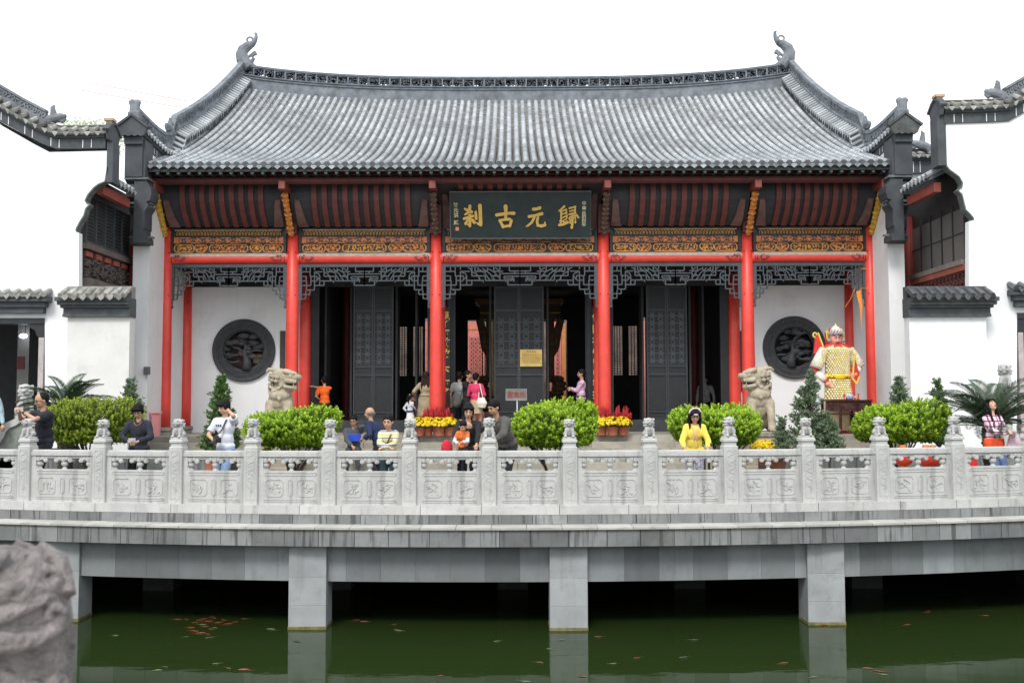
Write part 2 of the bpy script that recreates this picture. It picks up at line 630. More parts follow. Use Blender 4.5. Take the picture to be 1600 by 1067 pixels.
def lion_finial_mesh(seed):
    rnd = random.Random(seed)
    m_ = MB()
    e = m_.ell
    hx, sc_ = rnd.uniform(-.012, .012), rnd.uniform(.95, 1.06)
    e((0, .02, .075), (.072, .075, .075))            # haunches
    e((0, -.005, .12), (.066, .06, .07))             # chest
    for sx in (-1, 1):
        m_.cap((sx * .045, -.05, .12), (sx * .05, -.065, .02), .022, .019)   # front legs
        e((sx * .052, -.082, .012), (.024, .026, .014))
        e((sx * .058, .03, .05), (.03, .05, .042))
        e((sx * .055, -.02, .012), (.022, .04, .014))
        e((sx * .062, -.012, .268), (.018, .014, .024))                      # ears
        e((sx * .028, -.083, .262), (.016, .012, .014))                      # brows
        e((sx * .034, -.08, .218), (.024, .02, .018))                        # cheeks
    e((hx, -.005, .225), (.071 * sc_, .066, .072 * sc_))          # head
    e((hx * 1.5, -.07, .222), (.034, .028, .024))           # muzzle
    e((hx * 1.6, -.094, .236), (.017, .01, .012))           # nose
    e((0, -.07, .19), (.032, .022, .014))            # jaw
    for k in range(16):                              # mane curls
        a = math.pi * (k + .5) / 16 * 1.4 - .2 * math.pi
        for rr, zz in ((.068, .175), (.074, .215), (.06, .262)):
            e((rr * math.cos(a + rr * 9), .012 + rr * math.sin(a + rr * 9) * .9, zz + rnd.uniform(-.006, .006)), .016, seg=6, rings=5)
    e((0, .085, .1), (.02, .02, .05))
    me_o = fuse(m_, "lion_finial", stone_w, None, .0068, 1)
    me = me_o.data
    bpy.data.objects.remove(me_o)
    return me


def panel_mesh(seed, L):
    """balustrade panel, length L along x, z from 0 to .83"""
    rnd = random.Random(seed)
    h = L / 2
    m_ = MB()
    S = lambda u, v, n: (u, n, v)
    m_.box(-h, h, -.055, .055, 0, .52)                               # lower slab
    # upper ledge of slab, end stiles and rail
    m_.box(-h, -h + .07, -.055, .055, .52, .745)
    m_.box(h - .07, h, -.055, .055, .52, .745)
    m_.box(-h, h, -.072, .072, .745, .80)
    m_.bevel_box(-h, h, -.062, .062, .80, .835, .012)
    m_.box(-h + .07, h - .07, -.04, .04, .70, .745)                  # bar below rail
    # sloping corners of the opening
    for s_ in (-1, 1):
        for (u0, v0), (u1, v1), (u2, v2) in (((h - .07, .52), (h - .13, .52), (h - .07, .58)),):
            tri = [(s_ * u0, v0), (s_ * u1, v1), (s_ * u2, v2)]
            m_.prism(tri, -.045, .045, S)
    vase = [(.045, .52), (.038, .535), (.022, .55), (.026, .565), (.048, .59), (.052, .615), (.042, .64), (.024, .66), (.03, .675), (.02, .70)]
    for cx in (-h + .105, 0, h - .105):
        m_.lathe([(r * .95, z) for r, z in vase], (cx, 0, 0), 12)
    # cloud brackets
    for cx, k in ((0, 1), (-h + .105, 2), (h - .105, 3)):
        for dx, dz, r in ((-.11, .668, .034), (0, .69, .04), (.11, .668, .034), (-.06, .70, .03), (.06, .70, .03)):
            x = cx + dx
            if abs(x) < h - .06:
                c = [(x + r * math.cos(2 * math.pi * q / 12), dz + r * math.sin(2 * math.pi * q / 12)) for q in range(12)]
                m_.prism(c, -.05, .05, S)
                c = [(x + r * .55 * math.cos(2 * math.pi * q / 10), dz + r * .55 * math.sin(2 * math.pi * q / 10)) for q in range(10)]
                m_.prism(c, -.056, .056, S)
    F_ = lambda u, v, n: (u, -.055 - n, v)
    def frame(x0, x1, z0, z1, c, w=.009, n=.009):
        p = [(x0 + c, z0), (x1 - c, z0), (x1, z0 + c), (x1, z1 - c), (x1 - c, z1), (x0 + c, z1), (x0, z1 - c), (x0, z0 + c), (x0 + c, z0)]
        m_.ribbon(p, w, -.002, n, F_)
    frame(-h + .09, h - .09, .455, .495, .015)
    frame(-h + .09, h - .09, .045, .075, .012)
    for sx in (-1, 1):
        c = sx * L * .25
        frame(c - .135, c + .135, .125, .385, .035)
        for k in range(11):       # leaf and flower relief
            a0 = rnd.uniform(0, 6.28)
            x0, z0 = c + rnd.uniform(-.06, .06), .255 + rnd.uniform(-.06, .06)
            r = rnd.uniform(.03, .075)
            cv = rnd.uniform(-3.5, 3.5)
            p = []
            x, z, a = x0, z0, a0
            for q in range(8):
                if abs(x - c) < .112 and abs(z - .255) < .108:
                    p.append((x, z))
                x += math.cos(a) * r / 5
                z += math.sin(a) * r / 5
                a += cv / 8
            if len(p) > 2:
                m_.ribbon(p, [.006 + .014 * math.sin(math.pi * (q + .5) / len(p)) for q in range(len(p))], -.002, rnd.uniform(.008, .016), F_)
    frame(-.032, .032, .13, .39, .028, .008)
    return m_.mesh("rail_panel")


random.seed(11)
post_me = post_mesh()
fin_me = [lion_finial_mesh(s_) for s_ in (1, 2, 3, 4)]
ppx = [-198, -72, 47, 163, 281, 397, 517, 641, 764, 889, 1013, 1137, 1257, 1371, 1488, 1604, 1722]
PX = []
for px in ppx:
    x = 0
    for _ in range(6):
        x = (px - 800) / F * (yb(x))
    PX.append(x)
PL = .99
pan_me = [panel_mesh(s_, PL) for s_ in (1, 2, 3, 4, 5, 6)]
for i, x in enumerate(PX):
    sl = math.atan(2 * .0150 * x)
    p = put("post", post_me if i == 0 else post_me, stone_w, bal)
    p.location = (x, yb(x), 0)
    p.rotation_euler = (0, 0, sl)
    f = put("lion_finial", fin_me[(i * 3) % 4], stone_w, p)
    f.location = (0, 0, 1.043)
    f.rotation_euler = (0, 0, R([0, 8, -10, 4, -6][i % 5]))
    f.scale = (1.12, 1.12, 1.0 + .03 * ((i * 7) % 3 - 1))
    if i < len(PX) - 1:
        x2 = PX[i + 1]
        a, c = Vector((x, yb(x), 0)), Vector((x2, yb(x2), 0))
        q = put("rail_panel", pan_me[(i * 5) % 6], stone_w, bal)
        q.location = (a + c) / 2
        q.rotation_euler = (0, 0, math.atan2(c.y - a.y, c.x - a.x))
        q.scale = ((c - a).length - .222 and ((c - a).length - .222) / PL, 1, 1)

# near bank: one carved lion post and the balustrade it belongs to, below the frame
nb = tag(empty("near_balustrade", (0, 0, 0)), "weathered grey stone balustrade post topped by a big carved curly lion head, nearest the camera", "balustrade")
near_stone = M("near_weathered_stone", (.19, .17, .165), .8, .5, 18, .8, 90, dirt=(.06, .045, .045), dirt_amt=.8, dirt_scale=13)
NX, NY = at(-2, 945, 1.55)[0], 1.55
m_ = MB()
m_.bevel_box(-.12, .12, -.12, .12, 0, .92, .012)
m_.bevel_box(-.13, .13, -.13, .13, .915, 1.0, .02)
p = m_.build("post", near_stone, nb)
p.location = (NX, NY, 0)
rnd = random.Random(8)
m_ = MB()
e = m_.ell
e((0, 0, .16), (.108, .10, .155), None, 20, 14)
e((.0, 0, .26), (.104, .098, .115), None, 20, 14)


def near_surf(a, z, off=0.0):
    rr = .112 * math.sqrt(max(.12, 1 - ((z - .19) / .215) ** 2)) + off
    return Vector((rr * math.cos(a), rr * .95 * math.sin(a), z))


for k in range(10):     # thick mane strands sweeping across the head and rolling up at the pond side
    z0 = .03 + k * .036
    w = .0165 if k % 2 else .0125
    z1 = z0 - .035 + .02 * math.sin(k * 1.9)
    pts, rad = [], []
    for q in range(16):
        f_ = q / 15
        a = R(-150 + 128 * f_)
        pts.append(near_surf(a, z0 + (z1 - z0) * f_ + .016 * math.sin(f_ * 5.5 + k), .006))
        rad.append(w * (.55 + .55 * math.sin(math.pi * min(1, f_ * 1.05))))
    c0 = pts[-1]
    n_ = Vector((math.cos(R(-30)), math.sin(R(-30)), .1)).normalized()
    t1 = Vector((.5, .86, 0)); t2 = Vector((0, 0, 1))
    for q in range(1, 13):      # the rolled tip
        th = q * .62
        r0 = .019 * (1 - q / 15)
        pts.append(c0 - n_ * .008 + t1 * (math.sin(th) * r0) + t2 * (.019 - math.cos(th) * r0) * (1 if k % 2 else -1))
        rad.append(w * .62 * (1 - q / 20))
    m_.tube(pts, rad, 9)
for k in range(8):      # curls round the far side and crown
    a, z = R(10 + 22 * k), .10 + .12 * (k % 3)
    c = near_surf(a, z, -.010)
    n_ = Vector((math.cos(a), math.sin(a), .1)).normalized()
    t1 = n_.orthogonal().normalized(); t2 = n_.cross(t1)
    m_.tube([c + (t1 * math.cos(q * .6) + t2 * math.sin(q * .6)) * .026 * (1 - q / 15) for q in range(13)], [.010 * (1 - q / 20) for q in range(13)], 7)
for k in range(5):      # crown tufts
    a = R(-150 + 50 * k)
    m_.tube([near_surf(a, .30, .002), near_surf(a + .3, .345, .004), near_surf(a + .8, .372, .0)], [.018, .016, .007], 8)
m_.tube([(-.085, -.075, 0), (-.098, -.06, .12), (-.095, -.05, .24), (-.06, -.05, .34)], [.03, .034, .032, .02], 10)
f = fuse(m_, "lion_finial", near_stone, p, .0026, 1, .0013, 70)
f.location = (0, 0, .985)
for sx in (-1, 1):
    q = put("rail_panel", pan_me[0], near_stone, nb)
    q.location = (NX + sx * .72, NY, 0)
    q.scale = (1.2, 1, 1)
# ================================================================== steps and porch floor
PZ = .757
CX = .22                        # axis of the hall
steps = tag(empty("stone_steps"), "worn stone steps rising the full width to the temple porch", "steps")
random.seed(21)
for k in range(5):
    m_ = MB()
    y0 = 26.0 - (4 - k) * .35
    z0, z1 = k * PZ / 5, (k + 1) * PZ / 5
    x = -10.9
    while x < 11.2:
        w = random.uniform(1.1, 1.7)
        x1 = min(x + w, 11.3)
        m_.bevel_box(x + .003, x1 - .003, y0, 26.4, z0 - .02 if k else -.02, z1 - .002, .008, random.random())
        x = x1
    m_.build("step", stone_step, steps)
g = MB()
x = -11.2
g.box(-11.2, 11.6, 26.38, 40, -.1, PZ)
tag(g.build("porch_floor", M("porch_flagstones", (.27, .25, .22), .8, .2, 1.5, .1, 30)), kind='structure')

# ================================================================== the hall
hall = tag(empty("temple_hall"), "wide temple hall with curved grey tiled roof, red columns and gilded carved beams", "temple")
YC, YR, YE = 27.6, 29.33, 25.9   # front columns, door plane, eave
COLX = [-9.35, CX - 6.155, CX - 2.267, CX + 2.267, CX + 6.155, 9.71]
RX0, RX1 = -9.47, 9.78
RC = (RX0 + RX1) / 2
RH = (RX1 - RX0) / 2


def roof_pt(x, t, up=0.0):
    z = 7.66 + 4.44 * (.60 * t + .40 * t * t)
    q = abs(x - RC) / RH
    z += .50 * q ** 3.2 * (.06 + .94 * t)
    return Vector((x, YE + 9.3 * t, z + up))


random.seed(31)
roof = empty("roof", parent=hall)
NR = 83
sp = (RX1 - RX0) / NR
cov, pan, disc, drip = MB(), MB(), MB(), MB()
NT = 52
for i in range(NR):
    x = RX0 + sp * (i + .5)
    base_t = random.uniform(.35, .65)
    for k in range(NT):
        t0, t1 = k / NT, (k + 1) / NT
        a, b_ = roof_pt(x, t0), roof_pt(x, t1)
        d = (b_ - a).normalized()
        nrm = Vector((1, 0, 0)).cross(d)
        n = len(cov.v)
        ja = random.uniform(-.004, .004)
        for (p, r) in ((a, .076), (b_, .066)):
            for j in range(6):
                an = math.pi * j / 5
                cov.v.append(tuple(p + Vector((math.cos(an) * r + ja, 0, 0)) + nrm * (math.sin(an) * r + .012)))
        tt = min(1, max(0, random.gauss(base_t, .2) + .18 * math.sin(i * .31 + k * .22)))
        for j in range(5):
            cov.f.append((n + j, n + j + 1, n + 7 + j, n + 6 + j))
            cov.t.append(tt)
        cov.f.append((n + 5, n + 4, n + 3, n + 2, n + 1, n))
        cov.t.append(.2)
    p = roof_pt(x, 0) + Vector((0, -.004, .012))
    for (r, dy) in ((.082, -.02), (.06, -.03)):
        disc.loft([[p + Vector((math.cos(2 * math.pi * j / 14) * rr, yy, math.sin(2 * math.pi * j / 14) * rr)) for j in range(14)]
                   for rr, yy in ((r, .02), (r, dy), (r * .8, dy + .002))], True, True, random.random())
    # concave pan course between this row and the next, stepped tile by tile
    x2 = x + sp / 2
    for k in range(112):
        t0, t1 = k / 112, (k + 1) / 112
        tt = random.random()
        a, b_ = roof_pt(x2, t0, .016), roof_pt(x2, t1, 0)
        w = sp / 2 - .035
        c0, c1 = roof_pt(x2, t0, -.012), roof_pt(x2, t1, -.026)
        n = len(pan.v)
        for (e_, c_) in ((a, c0), (b_, c1)):
            pan.v += [(e_.x - w, e_.y, e_.z), (c_.x, c_.y, c_.z), (e_.x + w, e_.y, e_.z)]
        pan.v += [(c0.x - w, c0.y, c0.z - .01), (c0.x + w, c0.y, c0.z - .01)]
        pan.f += [(n, n + 1, n + 4, n + 3), (n + 1, n + 2, n + 5, n + 4), (n + 6, n + 1, n), (n + 7, n + 2, n + 1)]
        pan.t += [tt, tt, tt * .3, tt * .3]
    q = roof_pt(x2, 0)
    yy = q.y - .03
    drip.prism([(-.10, .02), (-.085, -.05), (0, -.115), (.085, -.05), (.10, .02), (.05, -.008), (-.05, -.008)], 0, .018,
               lambda u, v, n, q=q, yy=yy: (q.x + u, yy + n - .15 * v * 0, q.z + v + .004), random.random())
cov.build("cover_tiles", tile_m, roof, fix=False)
pan.build("pan_tiles", pan_m, roof, fix=False)
disc.build("eave_tile_discs", M("dark_tile_end", (.075, .085, .092), .8, .3, 8, .3, 60, tint=.4), roof)
drip.build("drip_tiles", M("drip_tile", (.26, .28, .29), .8, .3, 8, .2, 60, tint=.4), roof)
# solid roof below the tiles, and the rear slope
m_ = MB()
xs = [RX0 + (RX1 - RX0) * k / 24 for k in range(25)]
for i in range(24):
    for k in range(16):
        a, b_, c, d = (roof_pt(xs[i], k / 16, -.05), roof_pt(xs[i + 1], k / 16, -.05), roof_pt(xs[i + 1], (k + 1) / 16, -.05), roof_pt(xs[i], (k + 1) / 16, -.05))
        m_.quad(a, b_, c, d)
        mir = lambda p: Vector((p.x, 2 * 35.2 - p.y, p.z))
        m_.quad(mir(d), mir(c), mir(b_), mir(a))
m_.build("roof_bed", pan_m, roof, fix=False)
# eave board and rafter ends
m_ = MB()
m_.box(RX0, RX1, YE + .03, YE + .10, 7.51, 7.59)
m_.box(RX0, RX1, YE + .05, YC + .1, 7.59, 7.62)
m_.build("eave_board", dark_wood, roof)
ft, fd = MB(), MB()
k = 0
x = RX0 + .12
while x < RX1 - .08:
    ft.tube([(x, YE + .05, 7.48), (x, YC, 7.51)], .045, 8)
    fd.tube([(x, YE + .045, 7.48), (x, YE + .052, 7.48)], .040, 10)
    x += .27
ft.build("rafter", M("teal_black_rafter", (.02, .035, .04), .6), roof)
fd.build("rafter_end", M("teal_rafter_end", (.025, .05, .05), .6, .3, 20), roof)

# main ridge: plain foot, mouldings, pierced band with panels
rg = empty("ridge", parent=hall)


def ridge_z(x):
    return roof_pt(x, 1).z


YRG = YE + 9.3
foot, mld, fr, scr = MB(), MB(), MB(), MB()
NS = 52
rx0, rx1 = RX0 + .12, RX1 - .12
xs = [rx0 + (rx1 - rx0) * k / NS for k in range(NS + 1)]
sweep = lambda mb, y0, y1, a, b_: mb.loft([[(x, y0, ridge_z(x) + a), (x, y1, ridge_z(x) + a), (x, y1, ridge_z(x) + b_), (x, y0, ridge_z(x) + b_)] for x in xs])
sweep(foot, YRG - .16, YRG + .16, -.22, .34)
sweep(mld, YRG - .20, YRG + .20, .335, .375)
sweep(mld, YRG - .17, YRG + .17, .375, .42)
sweep(mld, YRG - .21, YRG + .21, .42, .455)
sweep(mld, YRG - .12, YRG + .12, .765, .83)
rnd = random.Random(4)
for i in range(NS):
    a = xs[i]
    w = xs[i + 1] - a
    zb = ridge_z(a + w / 2) + .455
    fr.box(a - .022, a + .022, YRG - .10, YRG + .10, zb - .01, zb + .33)
    fr.box(a, a + w, YRG - .09, YRG + .09, zb - .005, zb + .03)
    fr.box(a, a + w, YRG - .09, YRG + .09, zb + .275, zb + .33)
    S = lambda u, v, n: (a + u, YRG + n, zb + v)
    for q in range(13):
        cx, cz = rnd.uniform(.05, w - .05), rnd.uniform(.07, .24)
        r = rnd.uniform(.04, .085)
        a0, sg = rnd.uniform(0, 6.28), rnd.choice((-1, 1))
        p = [(min(w - .01, max(.01, cx + r * (1 - j / 12) * math.cos(a0 + sg * j * .62))), min(.31, max(.01, cz + r * (1 - j / 12) * math.sin(a0 + sg * j * .62)))) for j in range(9)]
        scr.ribbon(p, rnd.uniform(.025, .045), -.06, .06, S)
    if i % 2 == 0:
        pass
    scr.box(a + .02, a + w - .02, YRG + .03, YRG + .05, zb + (.12 if i % 3 else .06), zb + .30)
foot.build("ridge_foot", ridge_m, rg)
mld.build("ridge_mouldings", M("ridge_moulding", (.12, .14, .165), .8, .3, 4, .2, 40), rg)
fr.build("ridge_panel_frames", ridge_m, rg)
scr.build("ridge_scrollwork", M("ridge_scroll", (.11, .125, .15), .85, .35, 8, .3, 60), rg)


def dragon_fish(sx, x, y, z, parent):
    """ridge-end beast: fish body rising from the ridge, tail curling inwards and up, with a ring"""
    m_ = MB()
    u = lambda a, h: (x + sx * a * .92, y, z + h * .84)       # a grows towards the middle of the roof
    body = [(.16, -.12), (.02, .05), (-.10, .25), (-.14, .48), (-.08, .68), (.10, .84), (.28, .93), (.36, 1.06), (.40, 1.22), (.40, 1.36), (.345, 1.40)]
    rad = [.19, .23, .23, .21, .19, .155, .11, .08, .065, .052, .035]
    m_.tube([u(a, h) for a, h in body], rad, 10)
    for k, (a, h) in enumerate(body[1:7]):       # scale ridges
        for q in (-1, 1):
            m_.ell((x + sx * a * .92, y + q * rad[k + 1] * .8, z + h * .84), (.07, .04, .06))
    ring = [(.165 + .115 * math.cos(t), 1.10 + .115 * math.sin(t)) for t in [2 * math.pi * q / 14 for q in range(15)]]
    m_.tube([u(a, h) for a, h in ring], .036, 6)
    m_.tube([u(a, h) for a, h in ((.05, .05), (.22, .16), (.32, .30), (.26, .40), (.38, .50), (.44, .46))], [.09, .09, .06, .05, .06, .04], 8)   # jaws and forelimb
    m_.tube([u(a, h) for a, h in ((.02, .34), (.16, .40), (.26, .50), (.36, .58), (.42, .54))], [.06, .05, .05, .055, .03], 8)
    m_.tube([u(a, h) for a, h in ((.05, .0), (.3, -.02), (.5, -.10))], [.13, .10, .03], 8)
    for a, h in ((.30, .86), (.36, .95), (.43, 1.05), (.44, 1.18)):
        m_.tube([u(a - .05, h), u(a + .04, h - .03)], [.03, .005], 5)
    return fuse(m_, "ridge_beast", ridge_m, parent, .018, 1, .008, 18)


dragon_fish(1, rx0 + .04, YRG, ridge_z(rx0) + .80, rg)
dragon_fish(-1, rx1 - .04, YRG, ridge_z(rx1) + .80, rg)


# ------------------------------------------------------------------ horse-head wall coping
def small_beast(P, parent, name="coping_beast", s=1.0):
    """crouching coping beast; P(u, v, n): u forward along the coping, v up"""
    m_ = MB()
    q = lambda u, v, n=0: P(u * s, v * s, n * s)
    m_.tube([q(-.22, .0), q(-.10, .10), q(.04, .13), (q(.16, .17)), q(.28, .20)], [.10 * s, .12 * s, .11 * s, .10 * s, .045 * s], 8)
    m_.tube([q(-.02, .12), q(-.02, .28), q(-.04, .40), q(.0, .46)], [.09 * s, .075 * s, .055 * s, .02 * s], 8)
    m_.tube([q(.1, .1), q(.2, .05), q(.3, .12)], [.05 * s, .045 * s, .02 * s], 6)
    for n in (-.06, .06):
        m_.tube([q(-.15, -.05, n), q(-.1, .05, n)], [.05 * s, .06 * s], 6)
    return fuse(m_, name, ridge_m, parent, .02 * s, 1, .008, 16)


def coping(path, P, parent, half=.38, stub=.21, band=.30, thick=.40, ridge=.26, carve=True, tilem=None, ticks=True, stub_r=.066):
    """tiled coping over a wall top. path: 2-d points (u, v) of the wall top; P(u, v, n) -> world (n across the wall)"""
    tilem = tilem or mossy_tile
    body, tl, rdg, tk, bed = MB(), MB(), MB(), MB(), MB()
    seg = []
    L = 0
    for i in range(len(path) - 1):
        l = math.hypot(path[i + 1][0] - path[i][0], path[i + 1][1] - path[i][1])
        seg.append((L, l))
        L += l
    def along(s):
        for i, (s0, l) in enumerate(seg):
            if s <= s0 + l or i == len(seg) - 1:
                k = (s - s0) / l
                return (path[i][0] + (path[i + 1][0] - path[i][0]) * k, path[i][1] + (path[i + 1][1] - path[i][1]) * k)
    n_ = max(2, int(L / .12))
    pts = [along(L * k / n_) for k in range(n_ + 1)]
    ht = thick / 2
    body.loft([[P(u, v - band, -ht - .015), P(u, v - band, ht + .015), P(u, v - .12, ht + .015), P(u, v - .12, ht + .06), P(u, v - .02, ht + .11), P(u, v + .05, 0),
                P(u, v - .02, -ht - .11), P(u, v - .12, -ht - .06), P(u, v - .12, -ht - .015)] for u, v in pts])
    for sg in (-1, 1):      # tile bed and stubs on both faces
        bed.loft([[P(u, v + .13, sg * .05), P(u, v + .15, 0), P(u, v - .04, sg * half), P(u, v - .07, sg * (half - .01))] for u, v in pts])
        k = 0
        ns = max(1, int(L / stub))
        for k in range(ns + 1):
            u, v = along(min(L, L * (k + .0) / ns))
            a, b_ = Vector(P(u, v + .17, sg * .04)), Vector(P(u, v + .005, sg * (half + .02)))
            tl.tube([a, (a + b_) / 2, b_], [stub_r * .9, stub_r * .95, stub_r], 8, True, random.random())
            if k < ns:
                u2, v2 = along(L * (k + .5) / ns)
                w = .085
                ud, vd = along(min(L, L * (k + .5) / ns + w)); uu, vv = along(max(0, L * (k + .5) / ns - w))
                tl.v += [P(uu, vv - .01, sg * (half + .012)), P(ud, vd - .01, sg * (half + .012)), P(u2, v2 - .10, sg * (half + .012)),
                         P(uu, vv + .01, sg * (half - .01)), P(ud, vd + .01, sg * (half - .01)), P(u2, v2 - .09, sg * (half - .01))]
                n = len(tl.v) - 6
                tl.f += [(n, n + 1, n + 2), (n + 5, n + 4, n + 3), (n, n + 3, n + 4, n + 1), (n + 1, n + 4, n + 5, n + 2), (n + 2, n + 5, n + 3, n)]
                tl.t += [random.random()] * 5
    rdg.loft([[P(u, v + .10, -.085), P(u, v + .10, .085), P(u, v + .15 + ridge * .25, .085), P(u, v + .15 + ridge * .3, .055), P(u, v + .15 + ridge * .8, .055), P(u, v + .15 + ridge * .82, .09),
               P(u, v + .15 + ridge, .09), P(u, v + .15 + ridge, -.09), P(u, v + .15 + ridge * .82, -.09), P(u, v + .15 + ridge * .8, -.055), P(u, v + .15 + ridge * .3, -.055), P(u, v + .15 + ridge * .25, -.085)] for u, v in pts])
    if carve and ridge > .15:
        rr = random.Random(9)
        ns = int(L / (ridge * .34))
        for k in range(ns):
            u, v = along(L * (k + .5) / ns)
            for sg in (-1, 1):
                S = lambda a, b_, n, u=u, v=v, sg=sg: P(u + a, v + .15 + ridge * .55 + b_, sg * (.055 + n))
                a0, s2 = rr.uniform(0, 6.28), rr.choice((-1, 1))
                p = [(ridge * .16 * (1 - j / 9) * math.cos(a0 + s2 * j * .8), ridge * .22 * (1 - j / 9) * math.sin(a0 + s2 * j * .8)) for j in range(7)]
                rdg.ribbon(p, .022, -.005, .025, S)
    if ticks:
        ns = int(L / .62)
        for k in range(ns):
            for dd in (0, .2):
                u, v = along(L * (k + .3) / ns + dd)
                for sg in (-1, 1):
                    S = lambda a, b_, n, u=u, v=v, sg=sg: P(u + a, v + b_, sg * (ht + .015 + n))
                    tk.ribbon([(0, -band + .02), (0, -.15)], .016, -.004, .004, S)
        tk.build("mortar_ticks", white_wall, parent)
    body.build("coping_band", cap_m, parent)
    tl.build("coping_tiles", tilem, parent)
    bed.build("coping_bed", cap_m, parent)
    rdg.build("coping_ridge", ridge_m if carve else mossy_tile, parent)
    return along, L


def gable_end(P, parent, w=.39, h=.42, mat_=None):
    """small pitched end piece with a wavy lower edge; P(u, v, n): u across, v up, n out"""
    m_ = MB()
    pts = [(-w, .05), (-w * .8, -.13)] + [(-w * .8 + w * 1.6 * k / 16, -.13 - .035 * abs(math.sin(k * math.pi / 4)) + .02 * (k in (0, 16))) for k in range(1, 16)] + [(w * .8, -.13), (w, .05), (w * .5, .20), (0, h * .85), (-w * .5, .20)]
    m_.prism(pts, 0, .09, P)
    m_.ribbon([(-w - .04, .06), (-w * .5, .23), (0, h * .9), (w * .5, .23), (w + .04, .06)], .06, -.06, .13, P)
    return m_.build("coping_end", mat_ or cap_m, parent)


# gable walls of the hall with corbelled fronts
for sx, xi in ((-1, -9.39), (1, 9.75)):
    gw = empty("gable_wall", parent=hall)
    xo = xi + sx * .42
    xm = (xi + xo) / 2
    top = lambda t: (YE + 9.3 * t, roof_pt(RX0, t).z + .34)
    path = [(35.25, top(1)[1] + .08)] + [top(t) for t in (.97, .9, .8, .7, .6, .5, .42, .35, .30)] + [(28.25, 8.50), (27.8, 8.40), (27.3, 8.38), (26.8, 8.40), (26.3, 8.44), (25.62, 8.50)]
    sh = lambda u: .20 * min(1, max(0, (u - 27.7) / 7.4))
    P = lambda u, v, n, xm=xm, sx=sx: (xm + n - sx * sh(u), u, v)
    # wall body follows the coping
    m_ = MB()
    poly = [(26.35, -.02), (26.35, 6.9), (26.35, 7.4), (26.3, 8.2)] + [(u, v - .28) for u, v in reversed(path[:-1])] + [(35.2, -.02)]
    m_.prism(poly, xi, xo, lambda u, v, n: (n, u, v))
    m_.build("wall_body", white_wall, gw)
    m_ = MB()
    m_.box(min(xi, xo), max(xi, xo), 35.2, 44, 0, 11.5)
    m_.build("rear_wall_body", white_wall, gw)
    along, L = coping(path, P, gw, .34, .21, .34, .42, .50, tilem=tile_m, stub_r=.050)
    # corbelled front (each course oversails the one below)
    prof = [(26.33, 5.66), (26.12, 5.70), (26.12, 5.84), (26.20, 5.88), (26.20, 6.0), (26.14, 6.05), (26.14, 6.45), (26.10, 6.5), (26.02, 6.56), (25.98, 6.66),
            (26.02, 6.72), (25.84, 6.85), (25.78, 7.0), (25.78, 7.14), (25.84, 7.20), (25.74, 7.24), (25.74, 7.30), (25.68, 7.33), (25.68, 8.32)]
    m_ = MB()
    m_.prism(prof + [(26.36, 8.32), (26.36, 5.66)], xi - sx * .012, xo + sx * .012, lambda u, v, n: (n, u, v))
    m_.build("corbel_front", cap_m, gw)
    # side bulge of the corbel seen from the court
    m_ = MB()
    prof2 = [(.12, 5.66), (.12, 5.80), (.05, 5.86), (.04, 6.0), (.07, 6.05), (.07, 6.45), (.10, 6.5), (.14, 6.56), (.16, 6.64), (.10, 6.69), (.20, 6.74), (.24, 6.9), (.22, 7.05), (.13, 7.18), (.11, 7.26), (.07, 7.3), (.06, 8.3)]
    P3 = lambda u, v, n, xi=xi, sx=sx: (xi - sx * u, n, v)
    m_.prism([(-.2, 5.66)] + prof2 + [(-.2, 8.3)], 25.74, 26.30, P3)
    m_.build("corbel_side", cap_m, gw)
    for z, yf in ((6.60, 25.95), (6.68, 25.90), (5.83, 26.10), (7.27, 25.70)):
        m_ = MB()
        m_.bevel_box(min(xi, xo) - (.03 if sx < 0 else .17), max(xi, xo) + (.03 if sx > 0 else .17), yf, 26.25, z, z + .05, .01)
        m_.build("corbel_moulding", M("pale_corbel_moulding", (.13, .145, .155), .75, .3, 6, .2, 40), gw)
    gable_end(lambda u, v, n, xm=xm: (xm + u, 25.60 - n, 8.50 + v), gw, .39, .42, M("coping_end_plaster", (.085, .09, .092), .85, .4, 5, .3, 40, dirt=(.25, .24, .22), dirt_amt=.5, dirt_scale=4) if sx > 0 else cap_m)
    m_ = MB()
    for dx in (-.07, .07):
        m_.tube([(xm + dx * .6, 25.7, 8.85), (xm + dx * .7, 25.7, 9.15), (xm + dx, 25.7, 9.22)], [.10, .085, .08], 8)
        m_.ell((xm + dx, 25.7, 9.24), .085)
    m_.box(xm - .14, xm + .14, 25.6, 25.85, 8.6, 8.98)
    fuse(m_, "coping_beast", ridge_m, gw, .02, 1, .008, 16)
    small_beast(lambda u, v, n, xm=xm: (xm + n, 28.35 - u, 9.15 + v), gw, "coping_beast", 1.0)
    m_ = MB()      # darkened stone base course of the wall front
    m_.box(min(xi, xo) - .01, max(xi, xo) + .01, 26.30, 26.36, 1.45, 1.53)
    m_.build("base_band", M("ochre_stone_band", (.48, .42, .30), .85), gw)
    m_ = MB()
    m_.box(min(xi, xo) - .015, max(xi, xo) + .015, 26.28, 26.36, 0.0, 1.45)
    m_.build("base_blocks", M("base_limewash", (.60, .60, .58), .85, .06, 2), gw)

